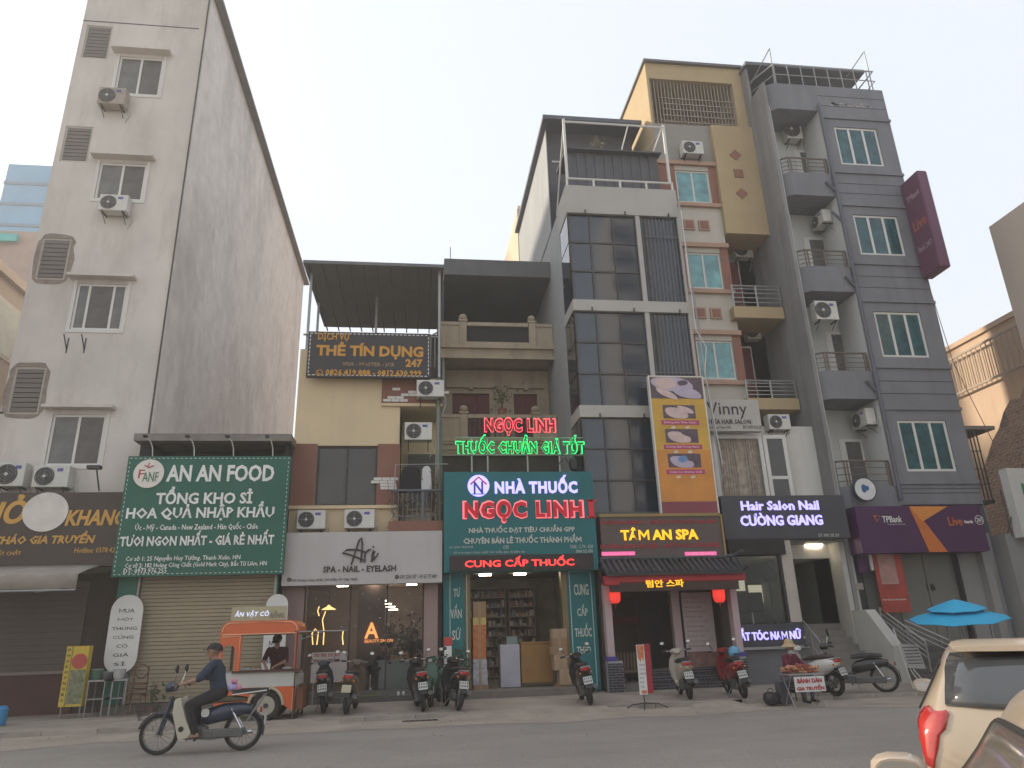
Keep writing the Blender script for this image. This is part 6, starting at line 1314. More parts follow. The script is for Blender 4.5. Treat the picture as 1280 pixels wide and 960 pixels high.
def figure(name, label, loc, rz, pelvis, neck, head_dir, hands, feet, elbow_pole, knee_pole, mats, sleeve=.6, trousers=True, vox=.012, scale=1.0, shoe=None, grip=None, cat='person', face=True, bulk=1.0):
    """local frame: forward +Y, up Z. mats = (top, trousers, skin, shoe)"""
    t = thing(name, label, cat, loc); caps = []
    top, trs, skn, sho = 0, 1, 2, 3
    P_, N_ = Vector(pelvis), Vector(neck); up = (N_-P_).normalized(); X = Vector((1, 0, 0))
    hd = Vector(head_dir).normalized()
    chest = P_+(N_-P_)*.72; mid = P_+(N_-P_)*.38
    A = lambda p, q, r0, r1, k: caps.append((Vector(p), Vector(q), r0, r1, k))
    A(P_-X*.075, P_+X*.075, .105, .105, trs); A(P_-X*.06+up*.03, mid-X*.05, .10, .095, top); A(P_+X*.06+up*.03, mid+X*.05, .10, .095, top)
    A(mid-X*.05, chest-X*.07, .095, .105, top); A(mid+X*.05, chest+X*.07, .095, .105, top)
    sh = P_+(N_-P_)*.93; A(sh-X*.15, sh+X*.15, .06, .06, top); A(chest-X*.08, sh-X*.1, .1, .065, top); A(chest+X*.08, sh+X*.1, .1, .065, top)
    H = N_+up*.05+Vector((0, .02, 0))+Vector((0, 0, .10)); A(N_-up*.05, H-Vector((0, 0, .04)), .052, .048, skn)
    hz = Vector((0, 0, 1)); hs_ = hd.cross(hz).normalized(); hu = hs_.cross(hd).normalized()
    A(H-hd*.03+hu*.035, H+hd*.022+hu*.035, .082, .080, skn); A(H+hd*.04-hu*.055, H+hd*.02-hu*.02, .048, .07, skn); A(H+hd*.062-hu*.085, H+hd*.03-hu*.07, .026, .04, skn)
    A(H+hd*.092-hu*.005, H+hd*.112-hu*.028, .010, .014, skn)
    for s in (-1, 1): A(H+hs_*s*.078-hu*.01, H+hs_*s*.084+hu*.015-hd*.008, .012, .016, skn)
    for s, hand, pole in ((-1, hands[0], elbow_pole[0]), (1, hands[1], elbow_pole[1])):
        S_ = sh+X*s*.18; e, h_ = ik(S_, hand, .28, .24, pole)
        k1 = top; A(S_, e, .056, .043, k1)
        f = (h_-e).normalized()
        if sleeve >= 1: A(e, e+(h_-e)*.9, .043, .034, top)
        else: A(e, h_, .038, .026, skn)
        if sleeve < 1 and sleeve > 0: A(S_, S_+(e-S_)*min(1, sleeve+.15), .06, .054, top)
        g = Vector(grip[0 if s < 0 else 1]) if grip else Vector((0, 0, -1)); g = (g-f*g.dot(f)); g = g.normalized() if g.length > .01 else Vector((0, 0, -1)); lat = f.cross(g).normalized()
        for o_ in (-.022, 0, .022): A(h_+lat*o_*.5, h_+f*.075+lat*o_, .017, .014, skn)
        for q, (o_, l_) in enumerate(((-.03, .028), (-.01, .034), (.01, .032), (.03, .025))):
            b0 = h_+f*.08+lat*o_; b1 = b0+(f*.8+g*.6).normalized()*l_; b2 = b1+(f*.2+g).normalized()*l_*.9; A(b0, b1, .0095, .0088, skn); A(b1, b2, .0088, .0078, skn)
        tb = h_+f*.03+lat*(-.025 if s > 0 else .025); A(tb, tb+(f*.5+g*.4+lat*(-.6 if s > 0 else .6)).normalized()*.045, .012, .010, skn)
    for s, foot, pole in ((-1, feet[0], knee_pole[0]), (1, feet[1], knee_pole[1])):
        Hp = P_+X*s*.085; k_, f_ = ik(Hp, foot, .42, .40, pole); A(Hp, k_, .088, .062, trs); A(k_, f_+(k_-f_)*.08, .062, .046, trs)
        A(f_+(k_-f_)*.1, f_-Vector((0, .0, .02)), .036, .034, skn if shoe is None else sho)
        A(f_+Vector((0, -.03, -.04)), f_+Vector((s*.01, .13, -.055)), .036, .028, skn if shoe == 'sandal' or shoe is None else sho)
    caps = [(p, q, r0*(bulk if k < 2 else 1), r1*(bulk if k < 2 else 1), k) for (p, q, r0, r1, k) in caps]
    m = MB()
    for c in caps: cap_mesh(m, *c[:4])
    me0 = m.mesh('tmp'); o0 = bpy.data.objects.new('tmp', me0); COL.objects.link(o0)
    rm = o0.modifiers.new('r', 'REMESH'); rm.mode = 'VOXEL'; rm.voxel_size = vox
    sm = o0.modifiers.new('s', 'SMOOTH'); sm.factor = .5; sm.iterations = 3
    me = bpy.data.meshes.new_from_object(o0.evaluated_get(bpy.context.evaluated_depsgraph_get())); bpy.data.objects.remove(o0)
    me.name = 'body'; me.materials.clear()
    for x in mats: me.materials.append(x)
    nf = len(me.polygons); ce = np.empty(nf*3, 'f'); me.polygons.foreach_get('center', ce); ce = ce.reshape(-1, 3)
    best = np.full(nf, 1e9); idx = np.zeros(nf, 'i')
    for (p, q, r0, r1, k) in caps:
        p_, q_ = np.array(p), np.array(q); d = q_-p_; tt = np.clip(((ce-p_)@d)/max(d@d, 1e-9), 0, 1); dist = np.linalg.norm(ce-(p_+tt[:, None]*d), axis=1)-(r0+(r1-r0)*tt)
        w_ = dist < best-1e-4; best[w_] = dist[w_]; idx[w_] = k
    me.polygons.foreach_set('material_index', idx); me.polygons.foreach_set('use_smooth', [True]*nf)
    o = bpy.data.objects.new('body', me); COL.objects.link(o); o.parent = t
    if face:
        for s in (-1, 1):
            c = H+hd*.092+hs_*s*.03+hu*.012; e_ = MB(); cap_mesh(e_, c-hs_*.008, c+hs_*.008, .006, .006, 8, 2); e_.build('eye', HAIR, t, local=True)
            c = H+hd*.092+hs_*s*.03+hu*.034; e_ = MB(); cap_mesh(e_, c-hs_*.014, c+hs_*.014, .004, .004, 6, 2); e_.build('eyebrow', HAIR, t, local=True)
        c = H+hd*.083-hu*.062; e_ = MB(); cap_mesh(e_, c-hs_*.018, c+hs_*.018, .0055, .0055, 8, 2); e_.build('mouth', mat('lips', (.22, .07, .06), .5), t, local=True)
    t.rotation_euler = (0, 0, rz)
    return t, H, hd, hu, hs_
def hair(t, H, hd, hu, hs_, length=.0, m1=None):
    m = MB(); V = []; F_ = []; nr, ns = 9, 16
    for i in range(nr+1):
        th = math.pi*.62*i/nr
        for k in range(ns):
            ph = 2*math.pi*k/ns; back = .5-.5*math.cos(ph); r = .094
            th2 = th*(.62+.42*back); v = Vector((math.sin(th2)*math.sin(ph), math.sin(th2)*math.cos(ph), math.cos(th2)))
            V.append(H+hu*.035+(hs_*v.x*.096+hd*(v.y*.122-.008)+hu*v.z*.099))
    F_ = [(i*ns+k, i*ns+(k+1) % ns, (i+1)*ns+(k+1) % ns, (i+1)*ns+k) for i in range(nr) for k in range(ns)]
    m.add(V, F_); o = m.build('hair', m1 or HAIR, t, local=True, smooth=True); return o
def cap_(t, H, hd, hu, hs_, m1):
    V = []; ns = 18; m = MB()
    for i in range(7):
        th = math.pi*.5*i/6
        for k in range(ns): ph = 2*math.pi*k/ns; V.append(H+hu*(.052+.085*math.cos(th))+hs_*(.096*math.sin(th)*math.sin(ph))+hd*(.112*math.sin(th)*math.cos(ph)-.004))
    m.add(V, [(i*ns+k, i*ns+(k+1) % ns, (i+1)*ns+(k+1) % ns, (i+1)*ns+k) for i in range(6) for k in range(ns)])
    c = m.build('cap', m1, t, local=True, smooth=True)
    m = MB(); pts = [H+hu*.052+hs_*(.085*math.sin(a))+hd*(.09+.085*math.cos(a)) for a in [R_(-90+q*15) for q in range(13)]]
    m.add(pts+[p-hu*.012-hd*.0 for p in pts], [tuple(range(13)), tuple(range(13, 26))[::-1]]+[(i, i+1, i+14, i+13) for i in range(12)]); m.build('cap_peak', m1, t, local=True)

# ================================================================ TWO WHEELERS
TYRE = mat('tyre', (.022, .021, .02), .85, .15, 12); RIMM = mat('alloy_rim', (.22, .22, .22), .4, .1, metal=.7); ENG = mat('engine_grey', (.12, .12, .12), .5, .2, 8, metal=.4)
REDL = mat('red_lens', (.35, .015, .015), .15, .1, 8, coat=.5); PLT = mat('number_plate_white', (.50, .50, .47), .5, .05); SEATM = mat('seat_vinyl', (.02, .019, .018), .5)
B1 = mat('scooter_black', (.02, .02, .022), .25, .1, coat=.4); B2 = mat('scooter_bronze', (.11, .075, .055), .3, .1, coat=.4); B3 = mat('scooter_cream', (.42, .39, .32), .35, .08, coat=.3); B4 = mat('scooter_white', (.55, .54, .51), .3, .05, coat=.4); B5 = mat('scooter_red', (.20, .015, .02), .3, .1, coat=.4); B6 = mat('scooter_navy', (.02, .03, .06), .3, .1, coat=.4); B7 = mat('scooter_green', (.02, .07, .04), .3, .1, coat=.4)
def wheel(t, y, R, w_, spokes=False, name='wheel'):
    wh = MB().torus((0, y, R), R-w_*.5, w_*.5, 'x', 28, 8, sq=1.0).build(name, TYRE, t, local=True, smooth=True)
    m = MB().torus((0, y, R), R-w_-.004, .012, 'x', 24, 6); 
    rim = m.build('rim', RIMM, wh, local=True, smooth=True)
    m = MB().tube([(-.05, y, R), (.05, y, R)], .035 if spokes else .06, 12); n = 16 if spokes else 5
    for k in range(n):
        a = 2*math.pi*k/n; m.tube([(.02*(1 if k % 2 else -1) if spokes else 0, y+.03*math.cos(a), R+.03*math.sin(a)), (0, y+(R-w_-.005)*math.cos(a), R+(R-w_-.005)*math.sin(a))], .0035 if spokes else .017, 4)
    m.build('hub_and_spokes', RIMM, wh, local=True); MB().disc((.03, y, R), R*.42, 'x', .006, 16).build('brake_disc', STEEL, wh, local=True) if not spokes else None
    return wh
def scooter(label, body, body2=None, plate=True, wide=1.0, box_=False, retro=False, name='parked_scooter', seatm=None, group='motor scooters parked along the pavement'):
    t = thing(name, label, 'scooter', (0, 0, 0), group); b2 = body2 or BLACK; R = .265
    wheel(t, -.62, R, .10); wheel(t, .62, R, .09)
    w_ = wide
    MB().loft([(-.86, 0, .70, .035*w_, .04), (-.78, 0, .68, .10*w_, .10), (-.6, 0, .63, .15*w_, .16), (-.35, 0, .57, .165*w_, .20), (-.1, 0, .50, .15*w_, .20), (.06, 0, .42, .11*w_, .14)], 16, e=2.4).build('rear_body', body, t, local=True, smooth=True)
    MB().loft([(-.70, 0, .80, .07, .025), (-.6, 0, .815, .12, .05), (-.35, 0, .80, .145, .055), (-.1, 0, .775, .14, .05), (.08, 0, .745, .08, .03)], 14).build('seat', seatm or SEATM, t, local=True, smooth=True)
    MB().loft([(-.05, 0, .29, .14, .05), (.2, 0, .27, .15, .03), (.42, 0, .30, .13, .05)], 12, e=4).build('floorboard', b2, t, local=True, smooth=True)
    MB().loft([(.26, 0, .44, .09, .05), (.42, 0, .50, .17*w_, .07), (.62, 0, .47, .20*w_, .065), (.80, 0, .42, .17*w_, .06), (.93, 0, .38, .09, .06)], 16, axis='z').build('front_shield', body, t, local=True, smooth=True)
    MB().loft([(.18, 0, .97, .07, .035), (.27, 0, .985, .14, .06), (.38, 0, .97, .13, .07), (.46, 0, .95, .06, .045)], 14).build('handlebar_cover', body, t, local=True, smooth=True)
    MB().loft([(.45, 0, .955, .055, .04), (.475, 0, .95, .045, .03)], 10).build('headlight', mat('lamp_glass', (.4, .4, .38), .1, coat=.5), t, local=True)
    MB().tube([(-.34, .22, 1.0), (-.15, .30, .99), (.15, .30, .99), (.34, .22, 1.0)], .014, 8).build('handlebar', STEEL, t, local=True)
    for s in (-1, 1):
        MB().tube([(s*.24, .25, 1.0), (s*.35, .215, 1.0)], .02, 8).build('grip', BLACK, t, local=True)
        mi = MB().tube([(s*.20, .28, 1.0), (s*.27, .27, 1.13), (s*.29, .26, 1.15)], .007, 5).build('mirror_arm', BLACK, t, local=True)
        MB().loft([(.24, s*.31, 1.18, .05, .035), (.265, s*.31, 1.18, .055, .04), (.29, s*.31, 1.18, .03, .02)], 12).build('mirror_head', BLACK, mi, local=True, smooth=True)
        MB().loft([(.236, s*.31, 1.18, .045, .03), (.239, s*.31, 1.18, .045, .03)], 12).build('mirror_glass', CHROME, mi, local=True)
        MB().box(s*.10, s*.14, -.83, -.80, .64, .68).build('indicator', mat('amber_lens', (.5, .18, .02), .3), t, local=True, bevel=.008)
    MB().loft([(-.885, 0, .725, .06, .022), (-.84, 0, .735, .10, .038), (-.78, 0, .74, .09, .03)], 12, e=3).build('tail_light', REDL, t, local=True, smooth=True)
    MB().prism([(-.78, .60), (-.90, .52), (-.97, .36), (-.95, .35), (-.87, .50), (-.76, .55)], 'x', -.07, .07).build('rear_mudguard', BLACK, t, local=True)
    if plate:
        p_ = MB().add([(-.095, -.905, .585), (.095, -.905, .585), (.095, -.955, .445), (-.095, -.955, .445), (-.095, -.895, .58), (.095, -.895, .58), (.095, -.945, .44), (-.095, -.945, .44)], [(0, 1, 2, 3), (7, 6, 5, 4), (0, 3, 7, 4), (1, 5, 6, 2), (0, 4, 5, 1), (3, 2, 6, 7)]).build('number_plate', PLT if plate is True else plate, t, local=True)
        if plate is True:
            mk = MB(); rr = random.Random(len(label))
            for row, n in ((0, 4), (1, 5)):
                for k in range(n):
                    x = -.07+k*.14/(n-1)-.01; z0, y0 = .57-row*.058, -.9135-row*.0207; mk.add([(x, y0, z0), (x+.02, y0, z0), (x+.02, y0-.0143, z0-.04), (x, y0-.0143, z0-.04)], [(0, 1, 2, 3)])
            mk.build('plate_marks', BLK, p_, local=True)['kind'] = 'stuff'
    MB().tube([(.12, .0, .22), (.15, -.35, .24), (.16, -.75, .36)], [.02, .045, .05], 10).build('exhaust', ENG, t, local=True, smooth=True)
    MB().box(-.12, .09, -.45, -.12, .18, .40).box(-.13, -.06, -.66, -.3, .22, .32).build('engine', ENG, t, local=True, bevel=.02)
    for s in (-1, 1): MB().tube([(s*.07, .62, R), (s*.06, .50, .55), (s*.03, .42, .85)], .018, 6).build('fork', STEEL, t, local=True)
    m = MB(); 
    for k in range(9):
        a = R_(20+k*16); 
        for s in (-1, 1): m.v.append((s*.06, .62+.31*math.cos(a), R+.31*math.sin(a)))
    m.f = [(2*i, 2*i+1, 2*i+3, 2*i+2) for i in range(8)]; m.mi = [0]*8
    o = m.build('front_mudguard', body, t, local=True, smooth=True); md = o.modifiers.new('s', 'SOLIDIFY'); md.thickness = .01
    MB().tube([(-.1, -.1, .22), (-.22, -.02, .01)], .012, 5).build('side_stand', STEEL, t, local=True)
    m = MB(); m.tube([(-.1, -.72, .76), (-.09, -.84, .78), (.09, -.84, .78), (.1, -.72, .76)], .012, 6); m.build('grab_rail', STEEL, t, local=True)
    return t
def place(t, x, y, rz, tilt=0):
    t.location = (x, y, gz(y)+.01 if y > KY else .006); t.rotation_euler = (0, R_(tilt), R_(rz))
def lean(t, l): t.rotation_euler.y = R_(l)
s1 = scooter('dark scooter with red tail lamp, first parked one right of the orange food cart', B6); place(s1, -1.97, 17.7, 4, -5)
def copy_s(label, remap=None): return dup_thing(s1, (0, 0, 0), 0, label, 'motor scooters parked along the pavement', remap)
s2 = scooter('bronze scooter with a blank cream plate, second parked one right of the food cart', B2, B2, plate=mat('blank_plate', (.40, .36, .25), .6), wide=1.12); place(s2, -1.38, 17.25, -4, 4)
s3 = copy_s('black scooter with small pale plate, left of the pair before the teal pharmacy column', {'scooter_navy': 'scooter_black'}); place(s3, .10, 17.2, 6, -5)
s4 = copy_s('dark red tailed scooter, right of the pair before the teal pharmacy column', {'scooter_navy': 'scooter_black'}); place(s4, .78, 17.0, 10, 6)
s5 = copy_s('green scooter squeezed between the two black ones near the pharmacy', {'scooter_navy': 'scooter_green'}); place(s5, .45, 18.0, 170, 3)
s6 = copy_s('slim dark scooter leaning before the right teal pharmacy column', {'scooter_navy': 'scooter_black'}); place(s6, 3.75, 17.0, -4, -9)
s7 = scooter('cream scooter parked on the spa steps side with an upright mirror', B3, B3); place(s7, 6.1, 17.2, -10, -4)
s8 = copy_s('red tailed scooter carrying a light blue helmet, left of the seated vendor', {'scooter_navy': 'scooter_red'}); place(s8, 7.2, 16.9, -8, -8)
s9 = scooter('rounded white scooter parked just right of the seated vendor', B4, B4, wide=1.35, seatm=mat('seat_dark_brown', (.04, .03, .025), .6)); place(s9, 8.85, 16.5, 18, -5)
hl = thing('helmet', 'light blue helmet resting on the seat of the red tailed scooter', 'helmet', (7.2, 16.75, .95)); MB().lathe((0, 0, 0), [(.125, 0), (.135, .06), (.12, .14), (.07, .19), (.01, .205)], 'z', 18).build('shell', mat('helmet_blue', (.10, .30, .45), .35, .05), hl, local=True, smooth=True); MB().loft([(-.18, 0, .03, .08, .008), (-.12, 0, .04, .11, .012)], 10).build('visor', BLACK, hl, local=True)
# underbone / sport bike and rider's cub share a builder
def bike(label, body, leg=None, name='parked_motorcycle', basket=False, rack=False, group=None, loc=(0, 0, 0), R=.285):
    t = thing(name, label, 'motorcycle', loc, group)
    wheel(t, -.60, R, .062, True, 'rear_wheel'); wheel(t, .61, R, .058, True, 'front_wheel')
    MB().tube([(0, .50, .80), (0, .42, .62), (0, .22, .38), (0, -.05, .34)], [.035, .04, .04, .04], 8).build('frame', body, t, local=True, smooth=True)
    MB().loft([(-.72, 0, .60, .05, .04), (-.55, 0, .585, .10, .10), (-.3, 0, .55, .12, .13), (-.08, 0, .50, .10, .12), (.02, 0, .46, .05, .06)], 14).build('rear_body', body, t, local=True, smooth=True)
    MB().loft([(-.62, 0, .725, .08, .03), (-.45, 0, .735, .12, .045), (-.2, 0, .73, .125, .045), (.0, 0, .70, .08, .035)], 14).build('seat', mat('seat_tan_edge', (.10, .085, .05), .6) if leg else SEATM, t, local=True, smooth=True)
    MB().box(-.09, .09, -.08, .26, .20, .36).tube([(0, .1, .28), (0, .34, .26)], .06, 10).build('engine', ENG, t, local=True, bevel=.02)
    MB().tube([(.1, .15, .2), (.13, -.1, .18), (.14, -.72, .25)], [.015, .03, .035], 8).build('exhaust', CHROME, t, local=True, smooth=True)
    MB().box(-.115, -.075, -.62, -.02, .20, .33).build('chain_case', ENG, t, local=True, bevel=.03)
    for s in (-1, 1):
        MB().tube([(s*.075, -.6, R), (s*.09, -.42, .60)], .02, 8).build('shock_absorber', CHROME, t, local=True)
        MB().tube([(s*.07, .61, R), (s*.07, .55, .50), (s*.05, .47, .78)], .022, 8).build('fork', body, t, local=True)
        MB().tube([(s*.05, .48, .93), (s*.2, .44, .97), (s*.32, .34, .96)], .013, 6).build('handlebar', CHROME, t, local=True)
        MB().tube([(s*.24, .41, .97), (s*.34, .325, .96)], .02, 8).build('grip', BLACK, t, local=True)
        mi = MB().tube([(s*.2, .43, .97), (s*.26, .40, 1.10), (s*.27, .39, 1.16)], .007, 5).build('mirror_arm', CHROME, t, local=True)
        MB().loft([(.37, s*.28, 1.2, .045, .055), (.385, s*.28, 1.2, .05, .06), (.41, s*.28, 1.2, .025, .03)], 12).build('mirror_head', BLACK, mi, local=True, smooth=True)
        MB().tube([(s*.1, .05, .2), (s*.24, .05, .2)], .015, 6).build('footpeg', BLACK, t, local=True)
    MB().loft([(.42, 0, .93, .06, .05), (.5, 0, .94, .09, .075), (.57, 0, .93, .085, .07), (.59, 0, .93, .05, .04)], 14).build('headlight', body, t, local=True, smooth=True)
    m = MB()
    for cy_, rr__, a0, a1, nm in ((.61, .325, 15, 150, 'f'), (-.60, .325, 40, 195, 'r')):
        k0 = len(m.v); n = 10
        for k in range(n+1):
            a = R_(a0+(a1-a0)*k/n)
            for s in (-1, -.5, .5, 1): m.v.append((s*.055, cy_+(rr__-abs(s)*.02)*math.cos(a), R+(rr__-abs(s)*.02)*math.sin(a)))
        for i in range(n):
            for j in range(3): m.f.append((k0+i*4+j, k0+i*4+j+1, k0+i*4+j+5, k0+i*4+j+4)); m.mi.append(0)
        if nm == 'f' and not rack: pass
        o = m.build('front_mudguard' if nm == 'f' else 'rear_mudguard', body, t, local=True, smooth=True); md = o.modifiers.new('s', 'SOLIDIFY'); md.thickness = .01; m = MB()
    MB().loft([(-.86, 0, .56, .03, .03), (-.83, 0, .57, .05, .04)], 10).build('tail_light', REDL, t, local=True)
    MB().box(-.09, .09, -.925, -.915, .36, .50).build('number_plate', PLT, t, local=True)
    MB().tube([(-.08, -.05, .2), (-.2, -.12, .02)], .012, 5).build('side_stand', STEEL, t, local=True)
    if leg:
        for s in (-1, 1):
            MB().prism([(.30, .80), (.39, .76), (.40, .58), (.33, .36), (.28, .20), (.18, .17), (.10, .30), (.20, .50)], 'x', s*.16, s*.235).build('leg_shield', leg, t, local=True, bevel=.02)
            MB().disc((s*.236, .25, .36), .04, 'x', .006, 12).build('horn_hole', BLACK, t, local=True)
            MB().loft([(s*.125, -.05, .56, .06, .06), (s*.13, -.05, .56, .06, .06)], 12, axis='x').build('round_badge', PLT, t, local=True)
        MB().prism([(.95, .52), (.70, .60), (.68, .56), (.9, .49)], 'x', -.04, .04).build('mudguard_tip', CHROME, t, local=True)
    if basket:
        m = MB()
        for z in (.50, .56, .62, .68, .72):
            q = .10+(z-.50)*.15; m.tube([(-q*1.3, .70, z), (q*1.3, .70, z), (q*1.3, .70+2*q, z), (-q*1.3, .70+2*q, z), (-q*1.3, .70, z)], .004, 4)
        for k in range(11):
            for (xa, ya, xb, yb) in ((-.13+k*.026, .70, -.16+k*.032, .70), (-.13+k*.026, .90, -.16+k*.032, .95), (-.13, .70+k*.02, -.16, .70+k*.025), (.13, .70+k*.02, .16, .70+k*.025)): m.tube([(xa, ya, .50), (xb, yb, .72)], .003, 3)
        m.build('front_basket', RUST, t, local=True)
    if rack:
        m = MB(); m.box(-.13, .13, -.92, -.42, .80, .83).box(-.14, -.13, -.92, -.42, .80, .87).box(.13, .14, -.92, -.42, .80, .87); m.build('rear_rack', BLACK, t, local=True, bevel=.01)
        MB().tube([(-.13, -.9, .8), (-.1, -.66, .42)], .01, 5).tube([(.13, -.9, .8), (.1, -.66, .42)], .01, 5).build('rack_stay', STEEL, t, local=True)
        MB().tube([(-.145, -.93, .845), (-.145, -.42, .80)], .01, 5).tube([(.145, -.93, .845), (.145, -.42, .80)], .01, 5).build('rack_edge', mat('white_metal', (.6, .6, .6)), t, local=True)
    return t
s10 = bike('black motorcycle parked side on, before the foot of the white sloping stair wall', B1, group=None); place(s10, 9.85, 16.5, 62, -6); s10.scale = (1.0, 1.05, 1.08)
# the moving rider
cub = bike('black underbone motorcycle with cream leg shields ridden to the left along the road', B6, leg=mat('cream_leg_shield', (.44, .41, .33), .5, .06), name='ridden_motorcycle', basket=True, rack=True)
for o_ in [x for x in bpy.data.objects if x.parent == cub and x.name.startswith('side_stand')]: bpy.data.objects.remove(o_)
cub.location = (-3.22, 12.6, .006); cub.rotation_euler = (0, 0, R_(92))
bag = thing('carried_bundle', 'small pink and violet plastic bundle on the rack behind the motorcycle rider', 'bag', (-2.78, 12.6, .84)); 
for c, rad, mm in (((-.05, 0, .07), .07, mat('bag_violet', (.42, .36, .62), .5, .3, 12)), ((.03, .02, .05), .06, mat('bag_pink', (.5, .2, .28), .5, .3, 12)), ((-.02, -.02, .15), .045, mat('bag_pink', (.5,.2,.28)))): MB().loft([(c[1]-rad, c[0], c[2], rad*.3, rad*.3), (c[1]-rad*.5, c[0], c[2], rad, rad*.8), (c[1]+rad*.5, c[0], c[2], rad*.9, rad), (c[1]+rad, c[0], c[2], rad*.2, rad*.3)], 9).build('wrap', mm, bag, local=True, smooth=True)
NAVY = mat('navy_shirt', (.022, .035, .062), .85, .15, 6); DTR = mat('dark_trousers', (.018, .017, .022), .85, .15, 6)
t, H, hd, hu, hs_ = figure('person', 'man in navy shirt and dark cap riding the motorcycle past the food cart', (-3.22, 12.6, .006), R_(92), (0, -.20, .83), (0, -.10, 1.28), (0, 1, -.08), [(-.29, .29, .985), (.29, .29, .985)], [(-.19, .06, .30), (.19, .06, .30)], [(-.6, -.4, -.8), (.6, -.4, -.8)], [(-.25, 1, .5), (.25, 1, .5)], [NAVY, DTR, SKIN, BLACK], sleeve=.75, shoe='sandal', grip=[(0, 0, -1), (0, 0, -1)], bulk=1.17)
cap_(t, H, hd, hu, hs_, mat('cap_dark', (.02, .02, .024), .8)); hair(t, H, hd, hu, hs_)
MB().torus((-.26, .19, .995), .036, .008, 'y', 12, 5).build('wristwatch', BLACK, t, local=True)
for s in (-1, 1): MB().loft([(-.02, s*.19, .235, .035, .012), (.1, s*.2, .225, .045, .014), (.24, s*.2, .225, .035, .012)], 10, e=3).build('sandal', RUST, t, local=True)

# ================================================================ FOOD CART
fc = thing('food_cart', 'orange and white snack cart with rounded roof corner and open serving window', 'cart', (-3.2, 16.3, .06))
ORP = mat('cart_orange', (.56, .11, .028), .4, .06, coat=.2); WHP = mat('cart_white', (.47, .46, .43), .5, .08); ORD = mat('cart_dark_edge', (.07, .03, .02), .6); YEL = mat('cart_trim_glow', (.75, .5, .3), .5)
fx0, fx1, fy0, fy1 = -3.98, -2.42, 16.25, 17.35; fz0, fz1 = .42, 1.98
def fpanel(pts, y0, y1, m1, nm): return MB().prism(pts, 'y', y0, y1).build(nm, m1, fc)
def arc(cx, cz, r, a0, a1, n=8): return [(cx+r*math.cos(R_(a0+(a1-a0)*k/n)), cz+r*math.sin(R_(a0+(a1-a0)*k/n))) for k in range(n+1)]
wzb, wzt = 1.0, 1.72
# front fascia top band with rounded ends
top = arc(fx0+.2, fz1-.2, .2, 180, 90)+arc(fx1-.2, fz1-.2, .2, 90, 0)+[(fx1, wzt), (fx0, wzt)]
MB().prism(top, 'y', fy0, fy1).build('roof', ORP, fc, smooth=False)
fpanel([(fx0, wzt-.003), (fx0+.43, wzt-.003), (fx0+.43, 1.02), (fx0+.33, 1.02)]+[(fx0+.06+.27*(.5+.5*math.cos(R_(a))), 1.33+.2*math.sin(R_(a))) for a in range(0, 181, 20)]+[(fx0+.06, 1.25), (fx0, 1.25)], fy0, fy0+.04, ORP, 'front_pillar')
fpanel([(fx1-.12, wzt-.003), (fx1, wzt-.003), (fx1, wzb), (fx1-.06, wzb), (fx1-.06, wzt-.05)], fy0, fy0+.05, ORP, 'corner_post')
pieces('rear_post', ORD, fc, [(fx1-.05, fx1, fy1-.05, fy1, wzb, wzt-.002), (fx0, fx0+.05, fy1-.05, fy1, wzb, wzt-.002)])
box('white_panel', WHP, fc, fx0, fx1, fy0+.005, fy1, .70, wzb-.02); box('counter_edge', ORD, fc, fx0+.3, fx1+.16, fy0-.05, fy0+.3, wzb-.019, wzb+.02)
wcx = -2.98
lower = [(fx0, .698), (fx0, .30), (wcx-.36, .30)]+arc(wcx, .36, .34, 180, 0, 14)+[(fx1-.02, .22), (fx1, .22), (fx1, .698)]
fpanel(lower[::-1], fy0, fy0+.04, ORP, 'lower_panel')
box('floor_pan', ORD, fc, fx0+.02, fx1-.02, fy0+.05, fy1, .40, .46)
ars = MB(); pa = arc(wcx, .36, .335, 180, 0, 16); ars.tube([(a, fy0-.012, b) for a, b in pa], .03, 6); ars.build('wheel_arch', mat('arch_cream', (.40, .34, .24), .6), fc)
tr = MB(); tr.tube([(a, fy0-.01, b) for a, b in arc(fx0+.2, fz1-.2, .165, 180, 90)+arc(fx1-.2, fz1-.2, .165, 90, 0)], .008, 5).tube([(fx0+.04, fy0-.01, wzt-.0), (fx1-.04, fy0-.01, wzt-.0)], .008, 5)
tr.tube([(fx0+.04, fy0-.01, wzt-.04), (fx0+.40, fy0-.01, wzt-.04), (fx0+.40, fy0-.01, 1.05)], .007, 5).tube([(fx1-.04, fy0-.01, .66), (fx1-.04, fy0-.01, .25)], .007, 5).tube([(fx0+.04, fy0-.01, .66), (wcx-.4, fy0-.01, .66)], .007, 5)
tr.build('trim_line', YEL, fc)
def cwheel(x, y, R, parent):
    w1 = MB().torus((x, y, R+.06), R-.06, .065, 'y', 26, 8).build('wheel', TYRE, parent, smooth=True); MB().lathe((x, y-.02, R+.06), [(R-.11, -.03), (R-.13, .0), (.07, .02), (.05, -.03)], 'y', 20).build('rim', mat('rim_cream', (.34, .32, .26), .5), w1, smooth=True); MB().disc((x, y-.055, R+.06), .045, 'y', .03, 12).build('hub', RUST, w1)
    return w1
cwheel(wcx, fy0+.06, .29, fc); cwheel(wcx, fy1-.08, .29, fc)
for y in (fy0+.12, fy1-.1): MB().torus((fx1-.02, y, .14), .05, .022, 'y', 14, 6).box(fx1-.05, fx1+.01, y-.03, y+.03, .16, .42).build('castor', BLACK, fc)
MB().box(fx1+.003, fx1+.14, fy0+.1, fy1-.1, .25, .65).build('end_box', mat('cart_rust', (.16, .06, .03), .7, .2), fc)
